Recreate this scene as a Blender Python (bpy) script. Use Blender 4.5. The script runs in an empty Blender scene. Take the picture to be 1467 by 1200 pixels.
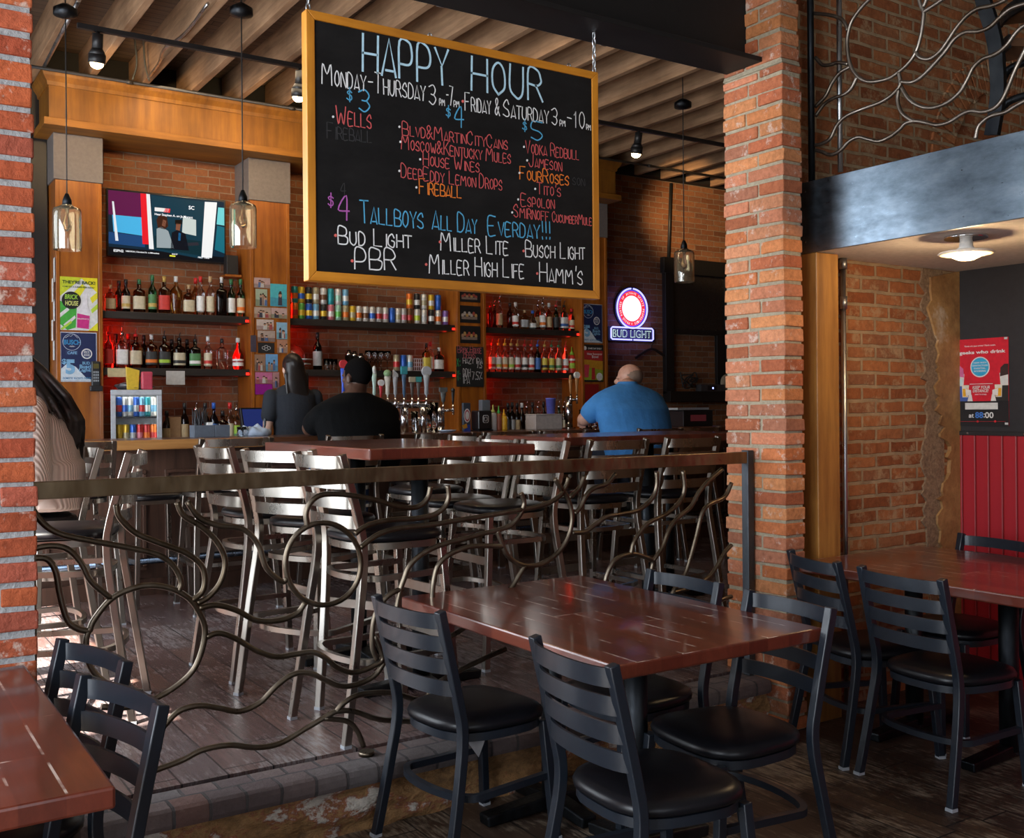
import bpy, bmesh, math, random
from mathutils import Vector, Matrix, Quaternion
random.seed(7)
S = bpy.context.scene
COL = S.collection
PI = math.pi
# ------------------------------------------------------------------ camera
FPX, YAW, ROLL, CYP, EYE = 1470.6, 0.58166, -0.00841, 584.5, 1.44
fw = Vector((math.sin(YAW), math.cos(YAW), 0.0)); rt0 = Vector((math.cos(YAW), -math.sin(YAW), 0.0)); up0 = Vector((0, 0, 1))
rt = rt0 * math.cos(ROLL) + up0 * math.sin(ROLL); up = up0 * math.cos(ROLL) - rt0 * math.sin(ROLL)
cd = bpy.data.cameras.new('camera'); cam = bpy.data.objects.new('camera', cd); COL.objects.link(cam)
cam.matrix_world = Matrix(((rt.x, up.x, -fw.x, 0), (rt.y, up.y, -fw.y, 0), (rt.z, up.z, -fw.z, EYE), (0, 0, 0, 1)))
cd.sensor_fit = 'HORIZONTAL'; cd.sensor_width = 36.0; cd.lens = 36.0 * FPX / 1467.0
cd.shift_y = -(600.0 - CYP) / 1467.0; cd.clip_start = 0.05; cd.clip_end = 200
S.camera = cam
# ------------------------------------------------------------------ world, sun, daylight, exposure
S.view_settings.view_transform = 'Standard'; S.view_settings.look = 'None'
S.view_settings.gamma = 1.0; S.view_settings.use_curve_mapping = False
S.view_settings.exposure = 0.30
W = bpy.data.worlds.new('daylight'); S.world = W; W.use_nodes = True
wn = W.node_tree.nodes; wb = wn['Background']
sky = wn.new('ShaderNodeTexSky'); sky.sky_type = 'HOSEK_WILKIE'; sky.sun_direction = (-0.50, -0.12, 0.85); sky.turbidity = 3.0
W.node_tree.links.new(sky.outputs[0], wb.inputs[0]); wb.inputs[1].default_value = 1.2

def light(name, kind, loc, power, color=(1, 1, 1), to=None, size=None, size_y=None, spot=None, blend=0.5, rad=None, spread=None):
    d = bpy.data.lights.new(name, kind); d.energy = power; d.color = color
    if kind == 'AREA':
        d.shape = 'RECTANGLE'; d.size = size; d.size_y = size_y or size
        if spread: d.spread = spread
    if kind == 'SPOT': d.spot_size = spot; d.spot_blend = blend
    if kind == 'SUN': d.angle = rad or 0.009
    elif rad is not None and kind != 'AREA': d.shadow_soft_size = rad
    o = bpy.data.objects.new(name, d); COL.objects.link(o); o.location = loc
    if to is not None:
        o.rotation_mode = 'QUATERNION'; o.rotation_quaternion = (Vector(to) - Vector(loc)).to_track_quat('-Z', 'Y')
    return o
DAY = (0.86, 0.925, 1.0)
light('sun', 'SUN', (-5, 4, 8), 34.0, (1.0, 0.93, 0.82), to=(-5 + 0.50, 4 + 0.12, 8 - 0.85))
# daylight through the tall windows of the left wall (bar side, front room) and the street front behind the camera
light('window_daylight_bar', 'AREA', (-0.72, 5.2, 2.0), 185, DAY, to=(5, 5.2, 1.7), size=3.3, size_y=2.6)
light('window_daylight_bar_far', 'AREA', (-0.72, 8.3, 2.3), 42, DAY, to=(5, 8.2, 1.9), size=2.0, size_y=2.3)
light('window_daylight_front', 'AREA', (-2.3, 1.0, 2.1), 210, DAY, to=(3.5, 1.6, 1.6), size=3.0, size_y=2.8)
light('window_daylight_street', 'AREA', (-0.2, -3.4, 2.3), 32, (0.95, 0.96, 1.0), to=(1.6, 3, 1.4), size=3.0, size_y=2.6)

# ------------------------------------------------------------------ pixel rays onto real planes of the place
def ray(px, py):
    return fw + rt * ((px - 733.5) / FPX) - up * ((py - CYP) / FPX)
def onY(px, py, Y):
    d = ray(px, py); t = Y / d.y; return Vector((d.x * t, Y, EYE + d.z * t))
def onX(px, py, X):
    d = ray(px, py); t = X / d.x; return Vector((X, d.y * t, EYE + d.z * t))
def onZ(px, py, Z):
    d = ray(px, py); t = (Z - EYE) / d.z; return Vector((d.x * t, d.y * t, Z))

# ------------------------------------------------------------------ object helpers
def thing(name, label, cat, loc=(0, 0, 0), rz=0.0, group=None):
    o = bpy.data.objects.new(name, None); COL.objects.link(o); o.location = loc; o.rotation_euler = (0, 0, rz)
    o.empty_display_size = 0.05
    o['label'] = label; o['category'] = cat
    if group: o['group'] = group
    return o
def tag(o, label, cat, group=None):
    o['label'] = label; o['category'] = cat
    if group: o['group'] = group
    return o
class G:
    """collects shapes into one bmesh"""
    def __init__(s): s.b = bmesh.new(); s.mi = 0
    def box(s, x0, x1, y0, y1, z0, z1, mat=None):
        vs = [s.b.verts.new((x, y, z)) for z in (z0, z1) for y in (y0, y1) for x in (x0, x1)]
        for f in ((0, 2, 3, 1), (4, 5, 7, 6), (0, 1, 5, 4), (2, 6, 7, 3), (0, 4, 6, 2), (1, 3, 7, 5)):
            fc = s.b.faces.new([vs[i] for i in f]); fc.material_index = s.mi
        if mat is not None:
            for v in vs: v.co = mat @ v.co
        return s
    def bar(s, p0, p1, w, h, side=None):
        """rectangular bar from p0 to p1; w along side, h along the third axis"""
        p0 = Vector(p0); p1 = Vector(p1); d = (p1 - p0).normalized()
        a = Vector(side) if side is not None else (Vector((0, 0, 1)).cross(d) if abs(d.z) < 0.95 else Vector((1, 0, 0)))
        a = (a - d * a.dot(d)).normalized(); c = d.cross(a)
        vs = [s.b.verts.new(p + a * (i * w / 2) + c * (j * h / 2)) for p in (p0, p1) for i, j in ((-1, -1), (1, -1), (1, 1), (-1, 1))]
        for f in ((0, 1, 2, 3), (7, 6, 5, 4), (0, 4, 5, 1), (1, 5, 6, 2), (2, 6, 7, 3), (3, 7, 4, 0)):
            fc = s.b.faces.new([vs[i] for i in f]); fc.material_index = s.mi
        return s
    def sweep(s, pts, prof, up_=(0, 0, 1), closed=False, smooth=False, cap=True):
        """sweep a closed 2-D profile [(a,b)] along pts; a along side, b along up"""
        pts = [Vector(p) for p in pts]; n = len(pts); rings = []
        for i, p in enumerate(pts):
            if closed: d = pts[(i + 1) % n] - pts[i - 1]
            else: d = pts[min(i + 1, n - 1)] - pts[max(i - 1, 0)]
            d.normalize(); u = Vector(up_); a = d.cross(u)
            if a.length < 1e-4: a = d.cross(Vector((1, 0, 0)))
            a.normalize(); u = a.cross(d).normalized()
            rings.append([s.b.verts.new(p + a * q[0] + u * q[1]) for q in prof])
        m = len(prof)
        for i in range(n if closed else n - 1):
            r0, r1 = rings[i], rings[(i + 1) % n]
            for k in range(m):
                f = s.b.faces.new((r0[k], r0[(k + 1) % m], r1[(k + 1) % m], r1[k])); f.smooth = smooth; f.material_index = s.mi
        if not closed and cap:
            for r in (rings[0][::-1], rings[-1]):
                f = s.b.faces.new(r); f.material_index = s.mi
        return s
    def tube(s, pts, r, n=8, closed=False, up_=(0.13, 0.21, 0.97)):
        prof = [(r * math.cos(2 * PI * k / n), r * math.sin(2 * PI * k / n)) for k in range(n)]
        pts = [Vector(p) for p in pts]
        # parallel transport frame
        N = len(pts); T = []
        for i in range(N):
            d = (pts[(i + 1) % N] - pts[i - 1]) if closed else (pts[min(i + 1, N - 1)] - pts[max(i - 1, 0)])
            T.append(d.normalized())
        a = T[0].cross(Vector(up_)).normalized(); rings = []
        for i in range(N):
            if i: a = (a - T[i] * a.dot(T[i])).normalized()
            c = T[i].cross(a)
            rings.append([s.b.verts.new(pts[i] + a * q[0] + c * q[1]) for q in prof])
        for i in range(N if closed else N - 1):
            r0, r1 = rings[i], rings[(i + 1) % N]
            for k in range(n):
                f = s.b.faces.new((r0[k], r0[(k + 1) % n], r1[(k + 1) % n], r1[k])); f.smooth = True; f.material_index = s.mi
        if not closed:
            for r_ in (rings[0][::-1], rings[-1]): s.b.faces.new(r_).material_index = s.mi
        return s
    def cyl(s, p0, p1, r0, r1=None, n=16):
        r1 = r0 if r1 is None else r1; p0 = Vector(p0); p1 = Vector(p1); d = (p1 - p0).normalized()
        a = d.cross(Vector((0.2, 0.97, 0.1))).normalized(); c = d.cross(a); rings = []
        for p, r in ((p0, r0), (p1, r1)):
            rings.append([s.b.verts.new(p + (a * math.cos(2 * PI * k / n) + c * math.sin(2 * PI * k / n)) * r) for k in range(n)])
        for k in range(n):
            f = s.b.faces.new((rings[0][k], rings[0][(k + 1) % n], rings[1][(k + 1) % n], rings[1][k])); f.smooth = True; f.material_index = s.mi
        s.b.faces.new(rings[0][::-1]).material_index = s.mi; s.b.faces.new(rings[1]).material_index = s.mi
        return s
    def lathe(s, prof, c=(0, 0, 0), n=20, sx=1.0, sy=1.0, sq=0.0, capb=True, capt=True):
        """prof [(r,z)] from bottom to top; sq squares the section"""
        rings = []
        for r, z in prof:
            ring = []
            for k in range(n):
                t = 2 * PI * (k + 0.5) / n; x, y = math.cos(t), math.sin(t)
                if sq: 
                    e = 1.0 / (abs(x) ** (2 + 8 * sq) + abs(y) ** (2 + 8 * sq)) ** (1 / (2 + 8 * sq)); x *= e; y *= e
                ring.append(s.b.verts.new((c[0] + r * sx * x, c[1] + r * sy * y, c[2] + z)))
            rings.append(ring)
        for i in range(len(rings) - 1):
            for k in range(n):
                f = s.b.faces.new((rings[i][k], rings[i][(k + 1) % n], rings[i + 1][(k + 1) % n], rings[i + 1][k])); f.smooth = True; f.material_index = s.mi
        if capb and prof[0][0] > 1e-4: s.b.faces.new(rings[0][::-1]).material_index = s.mi
        if capt and prof[-1][0] > 1e-4: s.b.faces.new(rings[-1]).material_index = s.mi
        return s
    def poly(s, pts, ext):
        """flat polygon pts extruded by vector ext"""
        e = Vector(ext); a = [s.b.verts.new(Vector(p)) for p in pts]; c = [s.b.verts.new(Vector(p) + e) for p in pts]; n = len(a)
        s.b.faces.new(a).material_index = s.mi; s.b.faces.new(c[::-1]).material_index = s.mi
        for k in range(n): s.b.faces.new((a[k], c[k], c[(k + 1) % n], a[(k + 1) % n])).material_index = s.mi
        return s
    def ell(s, c, r, u=16, v=10):
        return s.sph(Matrix.Translation(Vector(c)) @ Matrix.Diagonal((r[0], r[1], r[2], 1)), u, v)
    def sph(s, M_, u=16, v=10):
        rg = [[s.b.verts.new(M_ @ Vector((math.sin(PI * i / v) * math.cos(2 * PI * k / u), math.sin(PI * i / v) * math.sin(2 * PI * k / u), math.cos(PI * i / v)))) for k in range(u)] for i in range(1, v)]
        a = s.b.verts.new(M_ @ Vector((0, 0, 1))); z = s.b.verts.new(M_ @ Vector((0, 0, -1))); fs = []
        for k in range(u):
            q = (k + 1) % u; fs.append((a, rg[0][k], rg[0][q])); fs.append((z, rg[-1][q], rg[-1][k]))
            for i in range(v - 2): fs.append((rg[i][k], rg[i + 1][k], rg[i + 1][q], rg[i][q]))
        for f in fs: fc = s.b.faces.new(f); fc.smooth = True; fc.material_index = s.mi
        return s
def obj(name, g, mat, parent=None, bevel=0.0, loc=None, rz=None, kind=None, seg=2, norm=True):
    b = g.b if isinstance(g, G) else g
    if norm: bmesh.ops.recalc_face_normals(b, faces=b.faces[:])
    me = bpy.data.meshes.new(name); b.to_mesh(me); b.free()
    for m_ in (mat if isinstance(mat, (list, tuple)) else [mat]): me.materials.append(m_)
    if name in ('back_slat', 'hoop', 'leg', 'seat_frame', 'mezz'):
        for p_ in me.polygons: p_.use_smooth = True
        me.set_sharp_from_angle(angle=.7)
    o = bpy.data.objects.new(name, me); COL.objects.link(o)
    if parent is not None: o.parent = parent
    if loc is not None: o.location = loc
    if rz is not None: o.rotation_euler = (0, 0, rz)
    if bevel:
        m = o.modifiers.new('bevel', 'BEVEL'); m.width = bevel; m.segments = seg; m.limit_method = 'ANGLE'; m.angle_limit = 0.6
        m.harden_normals = False
    if kind: o['kind'] = kind
    return o
def struct(name, g, mat, bevel=0.0):
    return obj(name, g, mat, None, bevel, kind='structure')
def dup(root, loc, rz=None, label=None, name=None, group=None, scale=None):
    r = root.copy(); COL.objects.link(r); r.location = loc
    if rz is not None: r.rotation_euler = (0, 0, rz)
    if label: r['label'] = label
    if group: r['group'] = group
    if scale: r.scale = scale
    for ch in list(root.children):
        c = ch.copy(); COL.objects.link(c); c.parent = r
        for g_ in ch.children:
            d = g_.copy(); COL.objects.link(d); d.parent = c
    return r
def spline(pts, n=10, closed=False):
    """Catmull-Rom through pts (Vectors or tuples of any length)"""
    P = [Vector(p) for p in pts]; out = []; m = len(P)
    for i in range(m if closed else m - 1):
        p0 = P[i - 1] if (i > 0 or closed) else P[0] * 2 - P[1]
        p1 = P[i]; p2 = P[(i + 1) % m]
        p3 = P[(i + 2) % m] if (i + 2 < m or closed) else p2 * 2 - p1
        for k in range(n):
            t = k / n
            out.append(0.5 * ((2 * p1) + (p2 - p0) * t + (2 * p0 - 5 * p1 + 4 * p2 - p3) * t * t + (3 * p1 - p0 - 3 * p2 + p3) * t ** 3))
    if not closed: out.append(P[-1])
    return out
ORD = 'first second third fourth fifth sixth seventh eighth ninth tenth eleventh twelfth thirteenth fourteenth fifteenth sixteenth seventeenth eighteenth nineteenth twentieth twenty-first twenty-second twenty-third twenty-fourth twenty-fifth twenty-sixth twenty-seventh twenty-eighth twenty-ninth thirtieth'.split()
# ------------------------------------------------------------------ materials
def nodes(name):
    m = bpy.data.materials.new(name); m.use_nodes = True; nt = m.node_tree
    return m, nt, nt.nodes['Principled BSDF']
def link(nt, a, b): nt.links.new(a, b)
def ramp(nt, fac, stops):
    r = nt.nodes.new('ShaderNodeValToRGB'); e = r.color_ramp.elements
    while len(e) < len(stops): e.new(0.5)
    for i, (p, c) in enumerate(stops): e[i].position = p; e[i].color = (c[0], c[1], c[2], 1)
    link(nt, fac, r.inputs[0]); return r
def coords(nt, kind='Object', scale=(1, 1, 1), rot=(0, 0, 0), loc=(0, 0, 0)):
    tc = nt.nodes.new('ShaderNodeTexCoord'); mp = nt.nodes.new('ShaderNodeMapping')
    mp.inputs['Scale'].default_value = scale; mp.inputs['Rotation'].default_value = rot; mp.inputs['Location'].default_value = loc
    link(nt, tc.outputs[kind], mp.inputs[0]); return mp.outputs[0]
def noise(nt, vec, scale, detail=4, rough=0.6):
    n = nt.nodes.new('ShaderNodeTexNoise'); n.inputs['Scale'].default_value = scale; n.inputs['Detail'].default_value = detail
    n.inputs['Roughness'].default_value = rough; link(nt, vec, n.inputs['Vector']); return n
def bump(nt, bs, h, strength, dist=0.01):
    b = nt.nodes.new('ShaderNodeBump'); b.inputs['Strength'].default_value = strength; b.inputs['Distance'].default_value = dist
    link(nt, h, b.inputs['Height']); link(nt, b.outputs[0], bs.inputs['Normal']); return b
def mix(nt, fac, a, b, mode='MIX'):
    m = nt.nodes.new('ShaderNodeMix'); m.data_type = 'RGBA'; m.blend_type = mode
    for sock, v in ((m.inputs[0], fac), (m.inputs[6], a), (m.inputs[7], b)):
        if hasattr(v, 'links') or isinstance(v, bpy.types.NodeSocket): link(nt, v, sock)
        elif isinstance(v, (int, float)): sock.default_value = v
        else: sock.default_value = (v[0], v[1], v[2], 1)
    return m.outputs[2]
CACHE = {}
def flat(col, rough=0.5, metal=0.0, name=None, spec=None, alpha=None, coat=0.0):
    """plain paint/plastic with a faint procedural unevenness"""
    key = (tuple(round(c, 3) for c in col), rough, metal, spec, coat)
    if key in CACHE: return CACHE[key]
    m, nt, bs = nodes(name or 'paint'); v = coords(nt)
    n = noise(nt, v, 35, 3); d = [c * 0.88 for c in col]; l = [min(1, c * 1.1) for c in col]
    r = ramp(nt, n.outputs[0], [(0.3, d), (0.7, l)]); link(nt, r.outputs[0], bs.inputs['Base Color'])
    bs.inputs['Roughness'].default_value = rough; bs.inputs['Metallic'].default_value = metal
    if spec is not None: bs.inputs['Specular IOR Level'].default_value = spec
    if coat: bs.inputs['Coat Weight'].default_value = coat; bs.inputs['Coat Roughness'].default_value = 0.08
    CACHE[key] = m; return m
def glow(col, strength, name='glow'):
    key = ('glow', tuple(col), strength)
    if key in CACHE: return CACHE[key]
    m, nt, bs = nodes(name); bs.inputs['Base Color'].default_value = (col[0] * .1, col[1] * .1, col[2] * .1, 1)
    bs.inputs['Emission Color'].default_value = (*col, 1); bs.inputs['Emission Strength'].default_value = strength
    bs.inputs['Roughness'].default_value = 0.5; bs.inputs['Specular IOR Level'].default_value = 0.12; CACHE[key] = m; return m
def glass(col, name='glass', rough=0.03, ior=1.45, thin=0.0):
    key = ('glass', tuple(col), rough)
    if key in CACHE: return CACHE[key]
    m, nt, bs = nodes(name); bs.inputs['Base Color'].default_value = (*col, 1); bs.inputs['Roughness'].default_value = rough
    bs.inputs['Transmission Weight'].default_value = 1.0; bs.inputs['IOR'].default_value = ior; CACHE[key] = m; return m
def wood(name, dark, light_, axis='Z', scale=1.0, rough=0.45, coat=0.0, bumpy=0.15, knots=True):
    m, nt, bs = nodes(name); sc = {'X': (1.2, 14, 14), 'Y': (14, 1.2, 14), 'Z': (14, 14, 1.2)}[axis]
    v = coords(nt, 'Object', tuple(c * scale for c in sc)); n = noise(nt, v, 1.6, 6, 0.65)
    v2 = coords(nt, 'Object'); big = noise(nt, v2, 2.2, 3)
    r = ramp(nt, n.outputs[0], [(0.28, dark), (0.5, [(a + b) / 2 for a, b in zip(dark, light_)]), (0.72, light_)])
    r2 = ramp(nt, big.outputs[0], [(0.3, (0.55, 0.5, 0.45)), (0.65, (1, 1, 1))])
    c = mix(nt, 0.75, r.outputs[0], r2.outputs[0], 'MULTIPLY'); link(nt, c, bs.inputs['Base Color'])
    bs.inputs['Roughness'].default_value = rough; bs.inputs['Coat Weight'].default_value = coat; bs.inputs['Coat Roughness'].default_value = 0.12
    bump(nt, bs, n.outputs[0], bumpy, 0.004); return m
def brickmat(name, cols, mortar, plane='XZ', course=0.067, length=0.215, msize=0.010, dirt=0.5, white=0.25, bstr=0.7, wcol=(0.62, 0.55, 0.47), wth=0.62):
    m, nt, bs = nodes(name)
    rot = {'XZ': (PI / 2, 0, 0), 'YZ': (PI / 2, 0, PI / 2), 'XY': (0, 0, 0)}[plane]
    tc = nt.nodes.new('ShaderNodeTexCoord'); sep = nt.nodes.new('ShaderNodeSeparateXYZ'); link(nt, tc.outputs['Object'], sep.inputs[0])
    cmb = nt.nodes.new('ShaderNodeCombineXYZ')
    link(nt, sep.outputs[0 if plane[0] == 'X' else 1], cmb.inputs[0]); link(nt, sep.outputs[2 if plane[1] == 'Z' else 1], cmb.inputs[1])
    wob = noise(nt, tc.outputs['Object'], 5.5, 3); wv = nt.nodes.new('ShaderNodeVectorMath'); wv.operation = 'MULTIPLY_ADD'
    link(nt, wob.outputs[1], wv.inputs[0]); wv.inputs[1].default_value = (0.022, 0.022, 0); link(nt, cmb.outputs[0], wv.inputs[2])
    bt = nt.nodes.new('ShaderNodeTexBrick'); link(nt, wv.outputs[0], bt.inputs['Vector'])
    bt.inputs['Scale'].default_value = 1.0; bt.inputs['Brick Width'].default_value = length; bt.inputs['Row Height'].default_value = course
    bt.inputs['Mortar Size'].default_value = msize / 2; bt.inputs['Mortar Smooth'].default_value = 0.25; bt.inputs['Bias'].default_value = 0.0
    bt.inputs['Color1'].default_value = (0, 0, 0, 1); bt.inputs['Color2'].default_value = (1, 1, 1, 1); bt.inputs['Mortar'].default_value = (0.5, 0.5, 0.5, 1)
    k = len(cols); r = ramp(nt, bt.outputs['Color'], [(0.02 + 0.96 * i / (k - 1), c) for i, c in enumerate(cols)])
    n = noise(nt, tc.outputs['Object'], 26, 6, 0.7); dn = ramp(nt, n.outputs[0], [(0.3, (0.55, 0.5, 0.47)), (0.62, (1.05, 1.0, 0.98))])
    c = mix(nt, dirt, r.outputs[0], dn.outputs[0], 'MULTIPLY')
    n2 = noise(nt, tc.outputs['Object'], 9, 6, 0.75); wr = ramp(nt, n2.outputs[0], [(wth, (0, 0, 0)), (wth + .10, (1, 1, 1))])
    wf = nt.nodes.new('ShaderNodeMath'); wf.operation = 'MULTIPLY'; link(nt, wr.outputs[0], wf.inputs[0]); wf.inputs[1].default_value = white
    c = mix(nt, wf.outputs[0], c, wcol)
    n3 = noise(nt, tc.outputs['Object'], 14, 4); mr = ramp(nt, n3.outputs[0], [(0.3, [q * 0.6 for q in mortar]), (0.7, mortar)])
    c = mix(nt, bt.outputs['Fac'], c, mr.outputs[0]); link(nt, c, bs.inputs['Base Color']); bs.inputs['Roughness'].default_value = 0.88
    bs.inputs['Specular IOR Level'].default_value = 0.25
    inv = nt.nodes.new('ShaderNodeMath'); inv.operation = 'MULTIPLY_ADD'; link(nt, bt.outputs['Fac'], inv.inputs[0]); inv.inputs[1].default_value = -1.0
    link(nt, n.outputs[0], inv.inputs[2]); bump(nt, bs, inv.outputs[0], bstr, 0.012); return m
def plank(name, cols, gap, axis='Y', wid=0.13, leng=1.1, rough=0.5, coat=0.0, gapw=0.004, gapnoise=None, wear=0.0, wearcol=(0.4, 0.36, 0.33)):
    m, nt, bs = nodes(name); tc = nt.nodes.new('ShaderNodeTexCoord'); sep = nt.nodes.new('ShaderNodeSeparateXYZ'); link(nt, tc.outputs['Object'], sep.inputs[0])
    cmb = nt.nodes.new('ShaderNodeCombineXYZ'); link(nt, sep.outputs[1 if axis == 'Y' else 0], cmb.inputs[0]); link(nt, sep.outputs[0 if axis == 'Y' else 1], cmb.inputs[1])
    bt = nt.nodes.new('ShaderNodeTexBrick'); link(nt, cmb.outputs[0], bt.inputs['Vector']); bt.offset = 0.37; bt.offset_frequency = 3; bt.squash = 0.8; bt.squash_frequency = 2
    bt.inputs['Scale'].default_value = 1.0; bt.inputs['Brick Width'].default_value = leng; bt.inputs['Row Height'].default_value = wid
    bt.inputs['Mortar Size'].default_value = gapw / 2; bt.inputs['Mortar Smooth'].default_value = 0.1
    bt.inputs['Color1'].default_value = (0, 0, 0, 1); bt.inputs['Color2'].default_value = (1, 1, 1, 1); bt.inputs['Mortar'].default_value = (0.5, 0.5, 0.5, 1)
    k = len(cols); r = ramp(nt, bt.outputs['Color'], [(0.02 + 0.96 * i / (k - 1), c) for i, c in enumerate(cols)])
    v = coords(nt, 'Object', (22, 1.6, 10) if axis == 'Y' else (1.6, 22, 10)); g = noise(nt, v, 1.8, 6, 0.7)
    gr = ramp(nt, g.outputs[0], [(0.3, (0.62, 0.6, 0.58)), (0.68, (1.12, 1.1, 1.08))]); c = mix(nt, 0.8, r.outputs[0], gr.outputs[0], 'MULTIPLY')
    if wear:
        w1 = noise(nt, tc.outputs['Object'], 2.3, 5, 0.7); v3 = coords(nt, 'Object', (30, 4, 10) if axis == 'Y' else (4, 30, 10)); w2 = noise(nt, v3, 2.5, 5, 0.75)
        mm = nt.nodes.new('ShaderNodeMath'); mm.operation = 'MULTIPLY'; link(nt, w1.outputs[0], mm.inputs[0]); link(nt, w2.outputs[0], mm.inputs[1])
        wr = ramp(nt, mm.outputs[0], [(0.24, (0, 0, 0)), (0.36, (1, 1, 1))]); wf = nt.nodes.new('ShaderNodeMath'); wf.operation = 'MULTIPLY'
        link(nt, wr.outputs[0], wf.inputs[0]); wf.inputs[1].default_value = wear; c = mix(nt, wf.outputs[0], c, wearcol)
    fac = bt.outputs['Fac']
    if gapnoise is not None:
        ge = nt.nodes.new('ShaderNodeNewGeometry'); sz = nt.nodes.new('ShaderNodeSeparateXYZ'); link(nt, ge.outputs['Normal'], sz.inputs[0]); mz0 = nt.nodes.new('ShaderNodeMath'); mz0.operation = 'GREATER_THAN'; mz0.inputs[1].default_value = .7; link(nt, sz.outputs[2], mz0.inputs[0])
        mz1 = nt.nodes.new('ShaderNodeMath'); mz1.operation = 'MULTIPLY'; link(nt, fac, mz1.inputs[0]); link(nt, mz0.outputs[0], mz1.inputs[1]); fac = mz1.outputs[0]
        gn = noise(nt, tc.outputs['Object'], gapnoise, 3); gg = ramp(nt, gn.outputs[0], [(0.5, (0, 0, 0)), (0.58, (1, 1, 1))])
        mm = nt.nodes.new('ShaderNodeMath'); mm.operation = 'MULTIPLY'; link(nt, fac, mm.inputs[0]); link(nt, gg.outputs[0], mm.inputs[1]); fac = mm.outputs[0]
    c = mix(nt, fac, c, gap); link(nt, c, bs.inputs['Base Color']); bs.inputs['Roughness'].default_value = rough
    bs.inputs['Coat Weight'].default_value = coat; bs.inputs['Coat Roughness'].default_value = 0.1
    hh = nt.nodes.new('ShaderNodeMath'); hh.operation = 'MULTIPLY_ADD'; link(nt, bt.outputs['Fac'], hh.inputs[0]); hh.inputs[1].default_value = -0.8; link(nt, g.outputs[0], hh.inputs[2])
    if coat < 0.4: bump(nt, bs, hh.outputs[0], 0.35, 0.004)
    return m
def metal(name, col, rough, var=0.35, scale=30, col2=None):
    m, nt, bs = nodes(name); v = coords(nt, 'Object', (1, 1, 0.35)); n = noise(nt, v, scale, 5, 0.7); n2 = noise(nt, v, 5, 4)
    c2 = col2 or [q * 0.5 for q in col]
    r = ramp(nt, n2.outputs[0], [(0.35, c2), (0.6, col)]); link(nt, r.outputs[0], bs.inputs['Base Color']); bs.inputs['Metallic'].default_value = 1.0
    rr = ramp(nt, n.outputs[0], [(0.3, (rough * (1 - var),) * 3), (0.7, (min(1, rough * (1 + var)),) * 3)]); link(nt, rr.outputs[0], bs.inputs['Roughness'])
    return m
PLAT = 0.225
BRICK_BACK = brickmat('back_wall_brick', [(0.17, 0.065, 0.030), (0.25, 0.098, 0.043), (0.31, 0.132, 0.058), (0.20, 0.088, 0.048)], (0.30, 0.23, 0.17), white=0.2)
BRICK_DIV = brickmat('divider_brick', [(0.24, 0.075, 0.028), (0.34, 0.12, 0.045), (0.42, 0.16, 0.06), (0.28, 0.12, 0.06)], (0.42, 0.29, 0.17), white=0.7, msize=0.019, dirt=.8, wcol=(0.44, 0.29, 0.16), wth=.53)
STEEL_BLACK = metal('black_steel', (0.05, 0.055, 0.06), 0.5, col2=(0.02, 0.022, 0.026))
CHAIR_BLACK = flat((0.009, 0.013, 0.020), 0.38, 0.0, 'black_powder_coat', coat=0.15)  # blue sheen of the sky is mixed into this black
STOOL_METAL = metal('bare_steel', (0.37, 0.345, 0.31), 0.30, var=.2, scale=9, col2=(0.30, 0.265, 0.225))
VINYL = flat((0.006, 0.006, 0.008), 0.34, 0.0, 'black_vinyl', spec=.35)
IRON = metal('rusty_iron', (0.20, 0.165, 0.125), 0.38, col2=(0.10, 0.075, 0.05)); IRONTOP = metal('rubbed_iron', (0.30, 0.235, 0.15), 0.42, col2=(0.15, 0.105, 0.06))
GALV = metal('galvanised', (0.62, 0.64, 0.66), 0.35)
CHROME = metal('chrome', (0.8, 0.8, 0.82), 0.12)
WOOD_OR = wood('amber_stained_wood', (0.22, 0.055, 0.006), (0.48, 0.155, 0.016), 'Z', 0.8, rough=0.4, coat=0.25)
WOOD_ORX = wood('amber_stained_board', (0.15, 0.050, 0.004), (0.36, 0.145, 0.012), 'Z', 0.45, rough=0.55, coat=0.0)
TABLE = plank('red_brown_table_planks', [(0.085, 0.016, 0.009), (0.12, 0.024, 0.013), (0.16, 0.035, 0.018), (0.10, 0.018, 0.01)], (0.62, 0.52, 0.45), 'Y', 0.085, 0.78, rough=0.28, coat=0.7, gapw=0.0055, gapnoise=6)
# ================================================================== THE SETTING
m, nt, bs = nodes('pier_brick'); at = nt.nodes.new('ShaderNodeAttribute'); at.attribute_name = 'tint'
v = coords(nt); n = noise(nt, v, 42, 6, 0.72); dn = ramp(nt, n.outputs[0], [(0.32, (0.62, 0.56, 0.52)), (0.62, (1.08, 1.04, 1.0))])
c = mix(nt, 0.85, at.outputs[0], dn.outputs[0], 'MULTIPLY'); n2 = noise(nt, v, 13, 6, 0.72); wr = ramp(nt, n2.outputs[0], [(0.57, (0, 0, 0)), (0.66, (0.75, 0.75, 0.75))])
c = mix(nt, wr.outputs[0], c, (0.62, 0.50, 0.42)); link(nt, c, bs.inputs['Base Color']); bs.inputs['Roughness'].default_value = 0.85; bs.inputs['Specular IOR Level'].default_value = 0.25
bump(nt, bs, n.outputs[0], 0.8, 0.012); PIER_BRICK = m
def mortar_mat(name, a, b_):
    m, nt, bs = nodes(name); v = coords(nt); n = noise(nt, v, 60, 5, 0.7); r = ramp(nt, n.outputs[0], [(0.3, a), (0.7, b_)])
    link(nt, r.outputs[0], bs.inputs['Base Color']); bs.inputs['Roughness'].default_value = 0.95; bump(nt, bs, n.outputs[0], 0.9, 0.01); return m
MORTAR_R = mortar_mat('sandy_mortar', (0.27, 0.22, 0.15), (0.42, 0.36, 0.25))
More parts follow.
